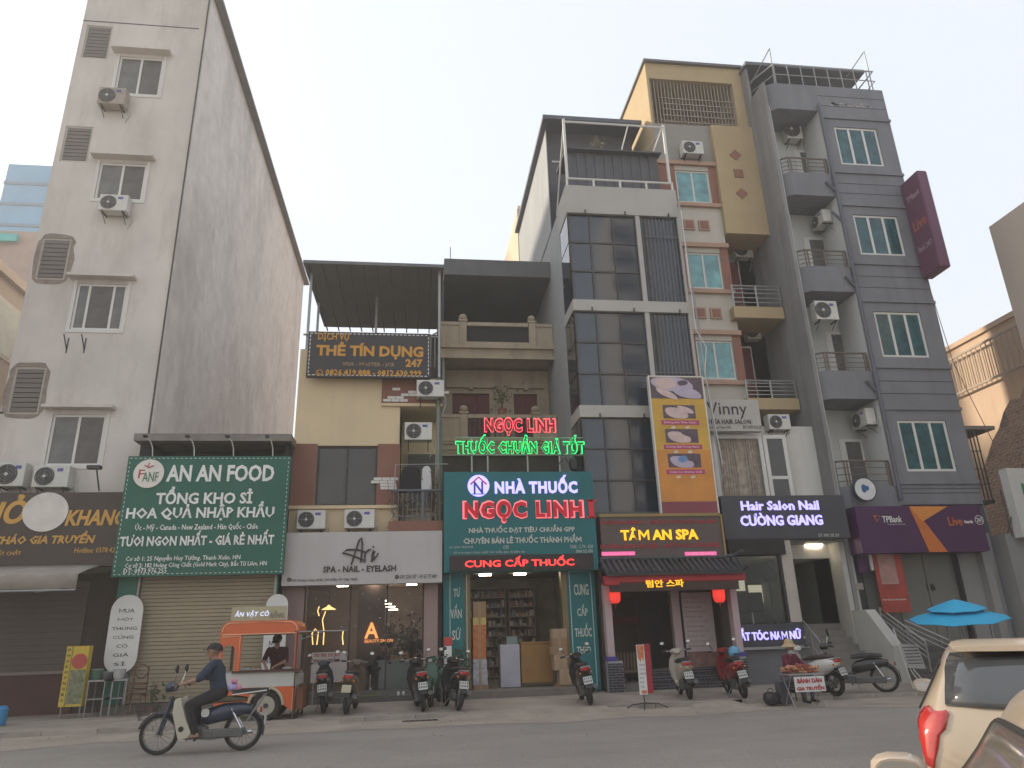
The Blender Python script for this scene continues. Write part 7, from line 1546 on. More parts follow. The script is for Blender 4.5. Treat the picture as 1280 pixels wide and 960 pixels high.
MB().tube([(fx1-.02, fy0-.02, .1), (fx1-.02, fy0-.02, 1.75), (fx1-.02, 15.9, 1.74)], .014, 6).tube([(fx1+.14, fy0+.05, 1.7), (fx1+.14, fy0+.05, .95), (fx1-.02, fy0-.02, .95)], .014, 6).build('awning_pole', RUST, fc)
MB().tube([(fx1, fy0+.1, 1.74), (fx1+.95, 16.5, 1.74)], .014, 6).tube([(fx1, fy0+.1, 1.58), (fx1+.5, 16.5, 1.73)], .012, 6).build('awning_arm', STEEL, fc)
box('roof_inner', mat('cart_inner', (.2, .14, .1), .8), fc, fx0+.05, fx1-.05, fy0+.05, fy1-.02, wzt-.02, wzt-.004)
# items on counter
for k, (x, h_) in enumerate(((-3.45, .09), (-3.25, .05), (-2.62, .06))): tt = thing('food_tray', ['dark food tray at the left of the cart counter', 'flat food tray in the middle of the cart counter', 'small tray at the right of the cart counter'][k], 'tray', (x, 16.45, 1.02)); MB().box(-.1, .1, -.06, .08, 0, h_*.6).build('tray', STEEL, tt, local=True, bevel=.01); MB().loft([(-.05, 0, h_*.6, .07, .02), (.06, 0, h_*.6, .07, .03)], 8).build('food', mat('food_brown', (.25, .13, .06), .8, .3, 20), tt, local=True)
cs = thing('cart_sign', 'cream snack sign with pale blue lettering on the roof of the orange cart', 'sign', (-3.3, 16.3, 1.99)); sg = RB(290, 759, 357, 775, 16.3)
box('panel', mat('cream_sign', (.38, .34, .22), .6), cs, sg[0], sg[1], 16.3, 16.36, 1.985, sg[3]); LBL = mat('cart_letter_glow', (.7, .76, 1.0), emit=.4)
ptext('ĂN VẶT CÔ', (294, 763, 336, 772), 16.295, LBL, cs, weight=.015, shear=.2, sp=1.1); ptext('HẰNG', (338, 763, 355, 772), 16.295, mat('dim_letter', (.2, .17, .14), .6), cs, weight=.03, shear=.2)
t, H, hd, hu, hs_ = figure('person', 'vendor in dark maroon T-shirt leaning over the food cart counter', (-2.93, 17.05, .06), R_(170), (0, 0, .88), (0, .10, 1.37), (0, 1, -.55), [(-.12, .42, 1.03), (.10, .45, 1.03)], [(-.1, .0, .08), (.1, .02, .08)], [(-.8, -.2, -.5), (.8, -.2, -.5)], [(0, 1, 0), (0, 1, 0)], [mat('maroon_tee', (.05, .012, .016), .85), DTR, SKIN, BLACK], sleeve=.6, shoe='shoe', vox=.013)
cap_(t, H, hd, hu, hs_, mat('cap_dark', (.02,.02,.024))); hair(t, H, hd, hu, hs_)

# ================================================================ SEATED VENDOR with table
t, H, hd, hu, hs_ = figure('person', 'woman in maroon jacket and wide tan hat sitting behind the small snack table', (7.95, 15.75, gz(15.75)), R_(205), (0, 0, .42), (0, .06, .92), (0, 1, -.45), [(-.12, .42, .62), (.14, .40, .62)], [(-.14, .38, .08), (.14, .40, .08)], [(-.8, -.3, -.6), (.8, -.3, -.6)], [(-.3, 1, 1), (.3, 1, 1)], [mat('maroon_jacket', (.11, .012, .03), .85, .15, 6), mat('grey_trousers', (.09, .085, .10), .85), SKIN, BLACK], sleeve=1, shoe='shoe', vox=.013)
hair(t, H, hd, hu, hs_); HT = mat('tan_hat', (.40, .30, .17), .85, .1, 10)
m = MB().lathe((H.x, H.y, H.z+.05), [(.17, -.03), (.165, -.015), (.10, .035), (.095, .08), (.06, .13), (.01, .14)], 'z', 20); m.build('hat', HT, t, local=True, smooth=True)
c = H+hd*.07-hu*.06; MB().loft([(c.y-.03, c.x, c.z, .055, .045), (c.y+.035, c.x, c.z, .045, .035)], 12).build('face_mask', mat('pale_mask', (.45, .45, .48), .8), t, local=True, smooth=True)
t = thing('plastic_stool', 'low dark stool under the woman in the maroon jacket', 'stool', (7.95, 15.75, gz(15.75))); MB().box(-.15, .15, -.15, .15, .27, .31).build('seat', RUST, t, local=True, bevel=.02)
for a in (-1, 1):
    for b in (-1, 1): MB().tube([(a*.12, b*.12, .27), (a*.15, b*.15, 0)], .015, 5).build('leg', RUST, t, local=True)
tx, ty = 7.78, 14.9
t = thing('vendor_table', 'small folding table heaped with reddish snacks in front of the seated woman', 'table', (tx, ty, .006)); MB().box(-.38, .38, -.2, .25, .60, .63).build('table_top', STEEL, t, local=True)
for a in (-1, 1): MB().tube([(a*.33, -.18, 0), (a*.33, .22, .6)], .012, 5).tube([(a*.33, .22, 0), (a*.33, -.18, .6)], .012, 5).build('leg', STEEL, t, local=True)
SNR = mat('snack_red', (.38, .11, .07), .8, .3, 14, rnd=.3); SNO = mat('snack_orange', (.45, .22, .12), .8, .3, 14)
rr = random.Random(31); m = MB()
for k in range(70):
    x, y = rr.uniform(-.34, .34), rr.uniform(-.15, .2); z = .64+rr.uniform(0, .17)*(1-abs(x)*1.5); a = rr.uniform(0, 3.14); l = rr.uniform(.05, .12); m.tube([(x-l*math.cos(a), y-l*math.sin(a), z), (x+l*math.cos(a), y+l*math.sin(a), z+.02)], .02, 5, mi=rr.randrange(2))
tag(m.build('snack_heap', [SNR, SNO], None), 'heap of reddish orange snacks on the small folding table', 'food', kind='stuff').location = (tx, ty, .0)
S, r = board('snack_sign', 'small white sign with red capital letters hung on the snack table', None, ty-.23, mat('sign_white', (.6,.6,.6)), snap=(tx-.30, tx+.34, .30, .58), t=.012)
RL2 = mat('red_text', (.40, .03, .03), .6); text('BÁNH ĐÀN', (tx-.24, tx+.28, .46, .565), ty-.231, RL2, S, weight=.04); text('GIA TRUYỀN', (tx-.27, tx+.31, .325, .43), ty-.231, RL2, S, weight=.04)
t = thing('plastic_bag', 'dark bag on the pavement to the left of the seated woman', 'bag', (7.25, 15.3, .01)); MB().loft([(-.14, 0, .13, .08, .08), (-.06, 0, .14, .16, .13), (.08, 0, .14, .15, .13), (.15, 0, .11, .07, .07)], 12).build('bag_body', BLACK, t, local=True, smooth=True); MB().torus((0, 0, .27), .06, .008, 'y', 12, 5, a0=0, a1=math.pi).build('handle', BLACK, t, local=True)
t = thing('suitcase', 'grey travel bag standing directly beside the seated woman', 'bag', (7.55, 15.35, .01)); MB().box(-.13, .13, -.1, .1, .02, .46).build('case', mat('bag_grey', (.07, .07, .08), .8), t, local=True, bevel=.03); MB().tube([(-.06, 0, .46), (-.06, 0, .56), (.06, 0, .56), (.06, 0, .46)], .01, 5).build('handle', STEEL, t, local=True)

# ================================================================ SMALL STREET OBJECTS
# spa standee
sx_, sy2 = P(806, 868, 15.9)[0], 15.9
t = thing('spa_standee', 'red and white standing spa sign on a wire foot on the pavement', 'sign', (sx_, sy2, .03)); a = RB(795, 806, 810, 868, 15.85)
box('white_face', WPAINT, t, a[0], a[1], 15.85, 15.87, a[2], a[3]); box('red_side', mat('standee_red', (.28, .02, .03), .5), t, a[1]+.002, a[1]+.13, 15.86, 16.0, a[2]+.02, a[3]+.01)
a_ = a; w_ = a[1]-a[0]
MB().prism([(a[0]+.01, a[3]-.01), (a[1]-.01, a[3]-.01), (a[1]-.03, a[3]-.32), (a[0]+w_*.6, a[3]-.24), (a[0]+w_*.4, a[3]-.34), (a[0]+.02, a[3]-.26)], 'y', 15.84, 15.849).build('orange_pattern', mat('standee_orange', (.5, .16, .07), .6, .5, 25), t); box('orange_foot', mat('standee_orange', (.5,.16,.07)), t, a[0]+.04, a[1]-.02, 15.84, 15.849, a[2]+.02, a[2]+.08)
for i, s_ in enumerate(['THE AN', 'GỘI ĐẦU', 'MASSAGE', 'FACE', 'BODY', 'THAI', 'TRỊ LIỆU']): z_ = a[3]-.42-i*.085; text(s_, (a[0]+.03, a[0]+.03+w_*.14*len(s_)*.8, z_, z_+.035), 15.848, mat('grey_blue_text', (.12, .17, .22), .6), t, weight=.01, ext=.002)
MB().tube([(sx_-.02, 15.9, a[2]), (sx_-.02, 15.9, .05)], .012, 6).build('pole', RUST, t)
for (dx, dy) in ((-.45, -.05), (.5, .0), (-.1, -.3), (.25, .3)): MB().tube([(sx_-.02, 15.9, .12), (sx_-.02+dx*.6, 15.9+dy*.6, .10), (sx_-.02+dx, 15.9+dy, .015)], .012, 6).build('foot', BLACK, t)
# yellow noodle sign
t = thing('yellow_menu_sign', 'tall yellow box sign with red circle at the left, before the dark eatery', 'sign', (-8.9, 18.6, .12)); a = RB(89, 803, 112, 872, 18.3); YW = mat('yellow_sign', (.50, .36, .04), .6, .08)
zb2_, zt2_ = .35, 1.6; xA = P(100, 840, 18.3)[0]
xL, xR = P(84, 810, 18.3)[0], P(112, 810, 18.3)[0]
MB().box(xL, xR, 18.3, 18.5, zb2_, zt2_).build('box_body', YW, t)
MB().box(xL+.12, xL+.135, 18.292, 18.3, zb2_, zt2_).box(xL+.15, xR-.01, 18.292, 18.3, zb2_+.05, zb2_+.75).build('food_pictures', mat('menu_pictures', (.16, .17, .10), .7, .6, 10), t)
MB().disc(((xL+xR)/2+.07, 18.29, zt2_-.32), .16, 'y', .012, 20).build('red_circle', mat('sign_red_disc', (.40, .07, .05), .6), t)
for k, ch in enumerate('PHỞKHÔNGBÒ'): text(ch, (xL+.03, xL+.09, zt2_-.11-k*.115, zt2_-.05-k*.115), 18.298, BLK, t, weight=.03, ext=.002)
for x in (xL+.03, xR-.05): MB().tube([(x, 18.4, .35), (x, 18.4, .12)], .014, 5).build('leg', STEEL, t)
# serving racks beside
for k, (px, w2, lb) in enumerate(((124, .55, 'metal frame serving table in front of the eatery, nearer the yellow sign'), (143, .5, 'metal frame serving table beside the green shop column'))):
    x = P(px, 880, 18.4)[0]; t = thing('serving_table', lb, 'table', (x, 18.5, .12)); MB().box(-w2/2, w2/2, -.2, .25, .72, .75).build('table_top', STEEL, t, local=True); MB().box(-w2/2+.03, w2/2-.03, -.18, .23, .35, .37).build('shelf', STEEL, t, local=True)
    for a in (-1, 1):
        for b in (-.18, .23): MB().tube([(a*(w2/2-.02), b, 0), (a*(w2/2-.02), b, .74)], .014, 5).build('leg', STEEL, t, local=True)
rr = random.Random(77)
for k, (px, h_, lb) in enumerate(((118, .22, 'green plastic tub on the left serving table'), (132, .16, 'dark cooking pot on the left serving table'), (146, .2, 'stack of bowls on the right serving table'))):
    x = P(px, 850, 18.4)[0]; t = thing(['plastic_tub', 'cooking_pot', 'bowl_stack'][k], lb, ['tub', 'pot', 'bowls'][k], (x, 18.5, .87)); MB().lathe((0, 0, 0), [(.08, 0), (.12, h_*.3), (.13, h_), (.11, h_), (.10, .02)], 'z', 14).build('vessel', [mat('tub_green', (.05, .13, .09), .6), ENG, mat('bowl_white', (.4, .4, .38), .5)][k], t, local=True, smooth=True); MB().torus((0, 0, h_), .125, .008, 'z', 14, 5).build('rim', STEEL, t, local=True)
x = P(168, 885, 18.3)[0]; t = thing('stacked_chairs', 'reddish brown stacked chairs with clutter before the beige shutter', 'chair', (x, 18.3, .12)); CHM = mat('chair_brown', (.11, .05, .035), .7)
for k in range(3): MB().box(-.17, .17, -.17, .17, .42+k*.1, .45+k*.1).build('seat', CHM, t, local=True, bevel=.01)
MB().torus((0, .17, .9), .14, .015, 'y', 16, 5).build('backrest', CHM, t, local=True)
for a in (-1, 1):
    for b in (-1, 1): MB().tube([(a*.15, b*.15, .42), (a*.18, b*.18, 0)], .013, 5).build('leg', CHM, t, local=True)
    MB().tube([(a*.15, .17, .45), (a*.14, .18, 1.0)], .013, 5).build('back_post', CHM, t, local=True)
x = P(182, 890, 18.3)[0]; shrub('scruffy potted plant at the foot of the beige shutter, left end', (x+.05, 18.5, .3), .2, 60, LF, name='potted_plant', seed=14, h=.45, leaf=.08, pot=.18)
t = thing('blue_bin', 'bright blue plastic drum cut by the left photo edge', 'bin', (P(0, 905, 17.5)[0]-.08, 17.5, .09)); MB().lathe((0, 0, 0), [(.15, 0), (.18, .04), (.18, .32), (.16, .36), (.13, .38)], 'z', 20).build('drum', mat('blue_plastic', (.03, .22, .45), .4), t, local=True, smooth=True); MB().torus((0, 0, .3), .183, .008, 'z', 20, 5).build('rim', mat('blue_plastic', (.03,.22,.45)), t, local=True)
x = P(560, 822, 18.6)[0]; t = thing('white_bollard_sign', 'slim white post with a red top before the left teal pharmacy column', 'post', (x, 18.6, .12)); MB().box(-.09, .09, -.04, .04, 0, 1.22).build('post', WPAINT, t, local=True, bevel=.01); MB().box(-.1, .1, -.05, .05, 1.222, 1.42).build('red_top', mat('post_red', (.45, .05, .04), .5), t, local=True, bevel=.01)
x = P(573, 850, 18.6)[0]; shrub('leafy dark green potted shrub at the left teal pharmacy column', (x, 18.6, .45), .3, 260, LF, name='potted_shrub', seed=5, h=.85, leaf=.09, pot=.33, stems=8)
x = P(632, 800, 21.5)[0]; shrub('spindly pale flowering plant behind the white pharmacy counter panel', (x-.2, 20.9, 1.1), .4, 80, [mat('pale_blossom', (.25, .24, .22), .8), LF[1]], name='flowering_plant', seed=15, h=.7, leaf=.06, stems=9)
for k, (px, y, sd) in enumerate(((485, 21.2, 3), (512, 21.0, 4))): x = P(px, 850, y)[0]; shrub(['tall dark houseplant behind the nail spa glass, left one', 'tall dark houseplant behind the nail spa glass, right one'][k], (x, y, .9), .4, 200, LF[:2], name='house_plant', seed=sd, h=1.1, leaf=.13, pot=.5, stems=7)
DSH = mat('black_shirt', (.012, .012, .014), .9)
t, H, hd, hu, hs_ = figure('person', 'person in black bending forward over the nail table inside the spa', (-1.15, 20.3, .34), R_(-75), (0, 0, .5), (0, .28, .86), (0, 1, -.5), [(-.1, .62, .72), (.1, .62, .72)], [(-.12, .35, .08), (.12, .35, .08)], [(-.5, -.2, -.8), (.5, -.2, -.8)], [(0, 1, 1), (0, 1, 1)], [DSH, DTR, SKIN, BLACK], sleeve=.6, shoe='shoe', vox=.018, face=False); hair(t, H, hd, hu, hs_)
t, H, hd, hu, hs_ = figure('person', 'dark haired person in black seated at the right side of the nail spa', (.0, 20.8, .34), R_(160), (0, 0, .62), (0, .05, 1.14), (0, 1, -.5), [(-.1, .35, .75), (.1, .35, .75)], [(-.12, .42, .08), (.12, .42, .08)], [(-.5, -.2, -.8), (.5, -.2, -.8)], [(0, 1, 1), (0, 1, 1)], [DSH, DTR, SKIN, BLACK], sleeve=.6, shoe='shoe', vox=.018, face=False); hair(t, H, hd, hu, hs_)
for k, (x, y, rz) in enumerate(((-1.15, 20.3, 0), (.0, 20.8, 0))):
    t = thing('spa_stool', ['round stool under the person bending over the nail table', 'tall round stool under the seated person at the right of the spa'][k], 'stool', (x, y, .34)); hh = (.36, .48)[k]; MB().lathe((0, 0, hh), [(.15, 0), (.17, .02), (.15, .05)], 'z', 16).build('seat', SEATM, t, local=True); MB().tube([(0, 0, 0), (0, 0, hh)], .025, 8).build('column', CHROME, t, local=True); MB().lathe((0, 0, 0), [(.17, 0), (.05, .03)], 'z', 16).build('base', CHROME, t, local=True)
t = thing('shoe_pair', 'pair of white shoes left on the nail spa step beside the black scooter', 'shoes', (-.35, 19.25, .24))
for s in (-.06, .06): MB().loft([(-.12, s, .03, .03, .03), (0, s, .045, .04, .045), (.12, s, .03, .03, .025)], 8).build('shoe', mat('shoe_white', (.5, .48, .46), .7), t, local=True, smooth=True)
t = thing('door_mat', 'small green yellow doormat on the nail spa step', 'mat', (-1.1, 19.25, .24)); MB().box(-.25, .25, -.12, .12, .0, .02).build('pad', mat('mat_green', (.14, .16, .03), .9, .3, 20), t, local=True); MB().box(-.26, .26, -.13, -.12, 0, .022).build('border', mat('mat_edge', (.08, .1, .03), .9), t, local=True)
# easel sign by the white wall
t = thing('leaning_sign', 'pale tilted menu board on white easel legs before the white stair wall', 'sign', (11.4, 16.6, .1)); a = RB(1124, 805, 1157, 836, 16.6)
th = .10
MB().prism([(a[0], a[3]), (a[1]-.1, a[3]-.03), (a[1], a[2]), (a[0]+.1, a[2]+.03)], 'y', 16.58, 16.61).build('board', mat('board_pale', (.40, .39, .37), .7), t)
ln = MB()
for i in range(6):
    z = a[3]-.08-i*.07
    for q in range(5): x = a[0]+.05+i*.014+q*.075; ln.box(x, x+.06, 16.572, 16.579, z-.012, z+.012)
ln.build('text_marks', mat('marks_grey', (.08, .08, .09), .7), t)['kind'] = 'stuff'
for (x0_, x1_, zt__) in ((a[0]+.0, a[0]+.12, a[3]+.35), (a[0]+.22, a[0]+.38, a[2]), (a[0]+.3, a[0]+.52, a[2])): MB().tube([(x0_-.05, 16.63, zt__), (x1_+.02, 16.6, .1)], .014, 5).build('easel_leg', WPAINT, t)
# umbrella + stall
ux, uy = 12.35, 16.0; ub = thing('street_umbrella', 'bright sky blue double canopy umbrella behind the cars', 'umbrella', (ux, uy, .08)); UB = mat('umbrella_blue', (.03, .36, .60), .6, .05)
def canopy(r, z0, z1, sag, nm, n=8):
    V = [(0, 0, z1)]; F_ = []; rings = 4
    for i in range(1, rings+1):
        f = i/rings
        for k in range(n*2):
            a = math.pi*k/n; rr_q = r*f*(1 if k % 2 == 0 else .955); z = z1+(z0-z1)*(f**1.15)-(0 if k % 2 == 0 else -sag*f); V.append((rr_q*math.cos(a), rr_q*math.sin(a), z))
    m_ = 2*n; F_ = [(0, 1+k, 1+(k+1) % m_) for k in range(m_)]+[(1+i*m_+k, 1+i*m_+(k+1) % m_, 1+(i+1)*m_+(k+1) % m_, 1+(i+1)*m_+k) for i in range(rings-1) for k in range(m_)]
    o = MB().add(V, F_).build(nm, UB, ub, local=True); md = o.modifiers.new('s', 'SOLIDIFY'); md.thickness = .012; o.rotation_euler = (R_(7), R_(-5), 0); return o
canopy(1.02, 1.52, 1.80, .02, 'canopy'); canopy(.60, 1.74, 1.95, .01, 'upper_canopy')
m = MB(); 
for k in range(8): a = math.pi*k/4; m = MB(); m.tube([(0, 0, 1.78), (1.0*math.cos(a), 1.0*math.sin(a), 1.52)], .008, 4); o = m.build('rib', RUST, ub, local=True); o.rotation_euler = (R_(7), R_(-5), 0)
MB().tube([(0, 0, 0), (0, 0, 1.85)], .022, 8).build('pole', STEEL, ub, local=True)
sb = thing('striped_stall', 'small stall with red and white striped valance under the blue umbrella', 'stall', (12.75, 16.3, .08))
for a, b in ((-.3, -.25), (.42, -.25), (-.3, .25), (.42, .25)): MB().box(a-.015, a+.015, b-.015, b+.015, 0, 1.55).build('post', STEEL, sb, local=True)
RS, WS_ = mat('stripe_red', (.42, .03, .04), .8), mat('stripe_white', (.5, .48, .47), .8)
for k in range(8): o = MB().box(-.34+k*.1, -.24+k*.1-.002, -.29, -.27, 1.36, 1.62).build('valance_stripe', RS if k % 2 == 0 else WS_, sb, local=True)
MB().box(-.32, .44, -.27, .27, .75, .79).build('counter', STEEL, sb, local=True); MB().box(-.34, .46, -.27, .29, 1.6, 1.63).build('roof', RS, sb, local=True)

# ================================================================ CARS
PAINTC = mat('champagne_paint', (.52, .42, .31), .28, .03, 2, coat=.6, metal=.15); CGLASS = mat('car_glass', (.06, .065, .07), .04, .2, .8, spec=.8); RUB = mat('rubber_trim', (.02, .02, .02), .6)
PAINT2 = mat('beige_paint', (.46, .38, .30), .28, .03, 2, coat=.6, metal=.15)
def car(label, loc, rz, paint, L=3.9, W=1.66, H=1.44, Zb=.93, name='parked_car', glass=None):
    """forward +Y; origin mid ground"""
    t = thing(name, label, 'car', loc); hw = W/2; CGL = glass or CGLASS
    # stations y: (y, half width, belt z, roof z, roof half width)
    r = -L/2
    st = [(r, .72, .62, .70, .60), (r+.06, .79, .80, .98, .66), (r+.16, .815, .92, 1.10, .64), (r+.36, .83, .94, H-.10, .56), (r+.62, .83, .94, H-.015, .555), (r+1.2, .83, .93, H, .58), (r+1.9, .83, .92, H-.03, .58), (r+2.35, .83, .91, H-.14, .55), (r+2.95, .82, .90, .96, .62), (r+3.1, .81, .86, .90, .66), (r+3.6, .78, .74, .79, .62), (r+L-.1, .70, .62, .67, .55), (r+L, .60, .5, .55, .45)]
    V = []; n = 0
    for (y, w_, zb, zr, wr) in st:
        w_ = w_*hw/.83; wr = wr*hw/.83
        ring = [(0, .22), (w_*.9, .22), (w_, .36), (w_*1.0, .60 if zb > .65 else zb*.8), (w_*.985, zb-.03), (w_*.965, zb), (wr+.03, zr-.07 if zr-zb > .15 else (zb+zr)/2), (wr, zr-.03 if zr-zb > .15 else zr-.01), (wr*.7, zr), (0, zr+.012)]
        full = ring+[(-a, b) for a, b in ring[-2:0:-1]]
        n = len(full); V += [(a, y, b) for a, b in full]
    F_ = []; 
    for i in range(len(st)-1):
        for k in range(n): F_.append((i*n+k, i*n+(k+1) % n, (i+1)*n+(k+1) % n, (i+1)*n+k))
    F_ += [tuple(range(n))[::-1], tuple((len(st)-1)*n+k for k in range(n))]
    o = MB().add(V, F_).build('body', paint, t, local=True, smooth=True); o.data.polygons.foreach_set('use_smooth', [True]*len(o.data.polygons))
    sd = o.modifiers.new('s', 'SUBSURF'); sd.levels = sd.render_levels = 2
    from mathutils.bvhtree import BVHTree
    dg = bpy.context.evaluated_depsgraph_get(); bvh = BVHTree.FromObject(o, dg)
    def snap(m, off=.006):
        nv = []
        for v in m.v:
            p, nn, i_, d_ = bvh.find_nearest(Vector(v)); nv.append(tuple(p+nn*off))
        m.v = nv; return m
    def ev(y, s, f):   # point on greenhouse side at station y, fraction f between belt and roof
        for i in range(len(st)-1):
            if st[i][0] <= y <= st[i+1][0]:
                q = (y-st[i][0])/(st[i+1][0]-st[i][0]); a = [st[i][j]+(st[i+1][j]-st[i][j])*q for j in range(5)]
                w_ = a[1]*hw/.83*.965; wr = (a[4]*hw/.83+.03); return (s*(w_+(wr-w_)*f+.012), y, a[2]+(a[3]-.07-a[2])*f)
    for s in (-1, 1):
        for (ys, nm) in (((r+.50, r+.58, r+.98, r+1.0), 'rear_side_window'), ((r+1.06, r+1.08, r+2.02, r+2.54), 'front_side_window')):
            m = MB(); ny = 6; nf = 4
            for i in range(ny+1):
                for j in range(nf+1):
                    f = .05+.80*j/nf; yb = ys[0]+(ys[3]-ys[0])*i/ny; yt_ = ys[1]+(ys[2]-ys[1])*i/ny; y = yb+(yt_-yb)*(j/nf); m.v.append(ev(y, s, f))
            m.f = [(i*(nf+1)+j, i*(nf+1)+j+1, (i+1)*(nf+1)+j+1, (i+1)*(nf+1)+j) for i in range(ny) for j in range(nf)]; m.mi = [0]*len(m.f)
            snap(m); gl = m.build(nm, CGL, t, local=True, smooth=True); g2 = gl.modifiers.new('s', 'SOLIDIFY'); g2.thickness = .012; g2.offset = 0
            bd_ = [0*(nf+1)+j for j in range(nf+1)]+[i*(nf+1)+nf for i in range(1, ny+1)]+[ny*(nf+1)+j for j in range(nf-1, -1, -1)]+[i*(nf+1) for i in range(ny-1, -1, -1)]
            MB().tube([m.v[q] for q in bd_], .010, 5).build('window_seal', RUB, gl, local=True)
        # mirror
        y = r+2.48; MB().loft([(y-.06, s*(hw+.085), .965, .08, .05), (y-.02, s*(hw+.085), .965, .095, .066), (y+.05, s*(hw+.075), .965, .075, .05), (y+.09, s*(hw+.06), .965, .025, .015)], 14).build('door_mirror', paint, t, local=True, smooth=True); MB().loft([(y-.066, s*(hw+.085), .965, .072, .043), (y-.062, s*(hw+.085), .965, .072, .043)], 14).tube([(s*(hw-.03), y+.05, .92), (s*(hw+.05), y+.02, .94)], .02, 6).build('mirror_glass', CHROME, t, local=True)
        for yy in (r+.68, r+L-.72): w1 = MB().torus((s*(hw-.09), yy, .29), .21, .085, 'x', 24, 8).build('wheel', TYRE, t, local=True, smooth=True); MB().disc((s*(hw-.02), yy, .29), .17, 'x', .03, 18).build('hubcap', RIMM, w1, local=True)
        MB().box(s*(hw+.0), s*(hw+.022), r+1.28, r+1.45, .78, .81).build('door_handle', CHROME, t, local=True, bevel=.006)
        # tail lamp wrapping the corner: wide at the top, narrowing downwards
        m = MB(); rows = [(1.05, .13, .10), (1.02, .16, .17), (.96, .17, .19), (.90, .16, .16), (.86, .11, .12), (.78, .09, .09), (.70, .06, .06), (.64, .03, .03)]; nc = 7
        for (z, win, wout) in rows:
            xe_ = hw*(.955-max(0, z-.94)*.5)
            for c in range(nc):
                u = c/(nc-1)
                if u < .5: m.v.append((s*(xe_-win*(1-u*2)), r-.02, z-.02*(1-u*2)))
                else: m.v.append((s*(xe_+.03), r-.02+.03+wout*(u-.5)*2, z+.02*(u-.5)))
        nr_ = len(rows); m.f = [(i*nc+c, i*nc+c+1, (i+1)*nc+c+1, (i+1)*nc+c) for i in range(nr_-1) for c in range(nc-1)]; m.mi = [0]*len(m.f); snap(m, .014)
        tl = m.build('tail_light', REDL_C, t, local=True, smooth=True); g2 = tl.modifiers.new('s', 'SOLIDIFY'); g2.thickness = .02
    # rear glass
    m = MB(); nx, nf = 6, 5
    for i in range(nx+1):
        u = -1+2*i/nx
        for j in range(nf+1):
            f = j/nf; y = r+.155+(r+.50-(r+.155))*f**1.0-.03; z = 1.0+(H-.09-1.0)*f; w_ = (.60-.07*f)*hw/.83; m.v.append((u*w_, y-.075*(1-u*u)-.012+.03*f, z))
    m.f = [(i*(nf+1)+j, i*(nf+1)+j+1, (i+1)*(nf+1)+j+1, (i+1)*(nf+1)+j) for i in range(nx) for j in range(nf)]; m.mi = [0]*len(m.f)
    snap(m, .022); g = m.build('rear_window', CGL, t, local=True, smooth=True); g2 = g.modifiers.new('s', 'SOLIDIFY'); g2.thickness = .015
    MB().tube([(0, r+.0, 1.02), (.28, r+.0, 1.06)], .008, 4).build('wiper', RUB, t, local=True)
    m = MB(); nx = 6
    for i in range(nx+1):
        u = -1+2*i/nx
        for j in range(4): f = .06+.88*j/3; m.v.append((u*(.62-.09*f)*hw/.83, r+2.98-(.62)*f+.04*(1-u*u), .955+(H-.16-.955)*f+.02))
    m.f = [(i*4+j, i*4+j+1, (i+1)*4+j+1, (i+1)*4+j) for i in range(nx) for j in range(3)]; m.mi = [0]*len(m.f); snap(m); g = m.build('windscreen', CGL, t, local=True, smooth=True); MB().tube([m.v[q] for q in (0, 4, 8, 12, 16, 20, 24, 25, 26, 27, 23, 19, 15, 11, 7, 3, 2, 1, 0)], .014, 5).build('windscreen_seal', RUB, g, local=True)
    # spoiler lip, antenna, plate, bumper
    MB().loft([(r+.30, 0, H-.045, .50, .018), (r+.42, 0, H-.02, .53, .028), (r+.62, 0, H-.0, .5, .015)], 14, e=5).build('roof_spoiler', paint, t, local=True, smooth=True)
    MB().prism([(r+.72, H), (r+.90, H), (r+.80, H+.07), (r+.75, H+.07)], 'x', -.018, .018).build('shark_fin_antenna', BLACK, t, local=True)
    MB().box(-.24, .24, r-.025, r-.01, .55, .67).build('number_plate', PLT, t, local=True); MB().loft([(r-.05, 0, .38, hw*.8, .1), (r+.05, 0, .38, hw*.93, .13), (r+.2, 0, .38, hw*.97, .12)], 16, e=5).build('rear_bumper', paint, t, local=True, smooth=True)
    t.rotation_euler = (0, 0, rz)
    return t
REDL_C = mat('car_tail_lens', (.52, .025, .02), .08, .25, 6, coat=.8, spec=.7)
cx_, cy_ = G(1150, 1000, 0)
def car_at(label, corner, heading_deg, paint, name, **k):
    L = k.get('L', 3.9); W = k.get('W', 1.66); h = R_(heading_deg); f = Vector((math.sin(h), math.cos(h), 0)); rt = Vector((math.cos(h), -math.sin(h), 0))
    c = Vector((corner[0], corner[1], 0))+rt*W/2+f*L/2
    return car(label, (c.x, c.y, .004), -h, paint, name=name, **k)
c1 = car_at('champagne hatchback seen from behind with tall red tail lamp and roof fin', (3.32, 4.98), 40, PAINTC, 'parked_car', H=1.40)
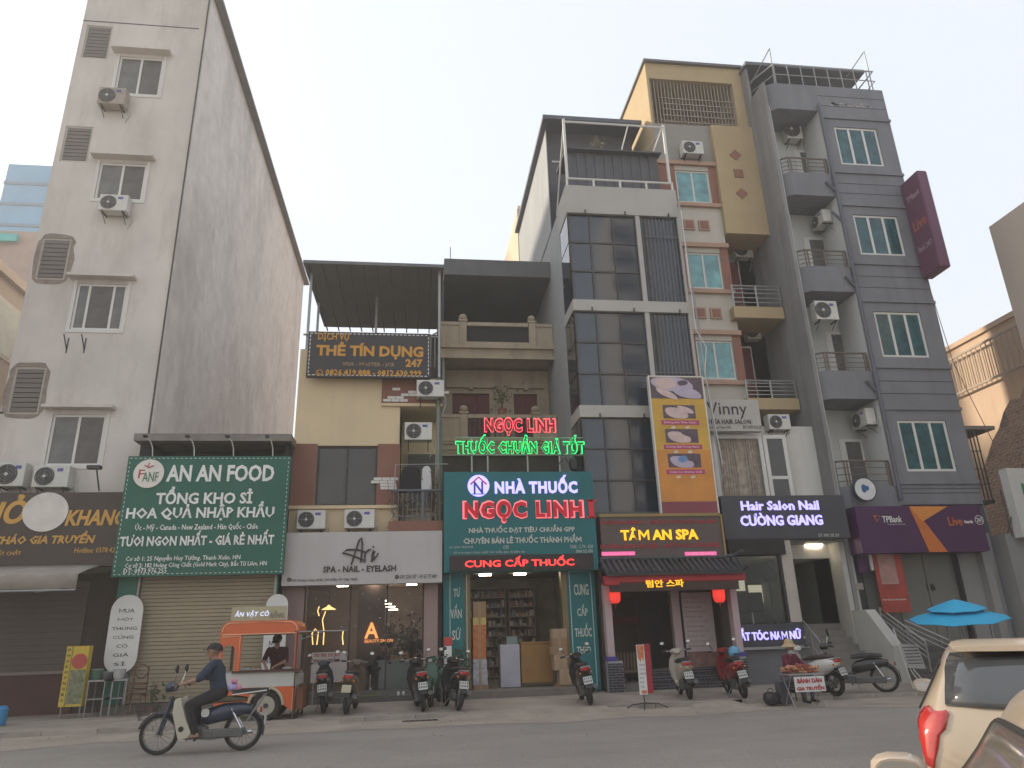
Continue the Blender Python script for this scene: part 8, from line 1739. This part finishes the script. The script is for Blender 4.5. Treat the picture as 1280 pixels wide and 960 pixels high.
c2 = car('beige car nearest the camera, dark glass cut by the bottom right photo corner', (2.18, 1.725, .004), R_(-33.3), PAINT2, L=3.9, H=1.34, glass=mat('car_side_glass', (.15, .13, .11), .12, .2, .8, spec=.8)); c2.scale = (1, 1, 1.08)
# street wear: manholes, patches, litter
rr = random.Random(55)
m = MB()
for k in range(260):
    x, y = rr.uniform(-10, 14), rr.choice([rr.uniform(15.2, 15.95), rr.uniform(16.3, 18.9), rr.uniform(8, 15)]); z = (.017 if y < 16 else .08+(y-16.2)*.0155); s_ = rr.uniform(.008, .035); a = rr.uniform(0, 3); m.add([(x-s_*math.cos(a), y-s_*math.sin(a), z), (x+s_*.6*math.sin(a), y-s_*.6*math.cos(a), z+s_*.3), (x+s_*math.cos(a), y+s_*math.sin(a), z+.004), (x-s_*.6*math.sin(a), y+s_*.6*math.cos(a), z+.003)], [(0, 1, 2, 3)], rr.randrange(3))
tag(m.build('litter', [mat('litter_pale', (.42, .40, .36), .9), mat('litter_leaf', (.20, .15, .07), .9), mat('litter_dark', (.07, .06, .05), .9)], None), 'scattered leaves and paper bits along the gutter and pavement', 'litter', kind='stuff')
# drain cover
t = thing('drain_cover', 'dark drain slot in the gutter below the pharmacy door', 'drain cover', (P(525, 912, 16)[0], 15.6, .008)); MB().box(-.35, .35, -.08, .08, 0, .012).build('cover', RUST, t, local=True); 
for k in range(6): MB().box(-.3+k*.11, -.24+k*.11, -.06, .06, .0125, .016).build('slot', DARK, t, local=True)
# ---------------------------------------------------------------- haze
hz_ = bpy.data.materials.new('haze_air'); hz_.use_nodes = True; hz_.node_tree.nodes.clear(); ou = hz_.node_tree.nodes.new('ShaderNodeOutputMaterial'); pv = hz_.node_tree.nodes.new('ShaderNodeVolumePrincipled'); pv.inputs['Color'].default_value = (.95, .94, .93, 1); pv.inputs['Density'].default_value = .0022; pv.inputs['Anisotropy'].default_value = .3; hz_.node_tree.links.new(pv.outputs[0], ou.inputs['Volume'])
# the ground sheet ends inside this box so that nothing crosses its faces
HZ = MB().box(-410, 410, -310, 910, -1, 53).build('haze', hz_, None); tag(HZ, kind='stuff')
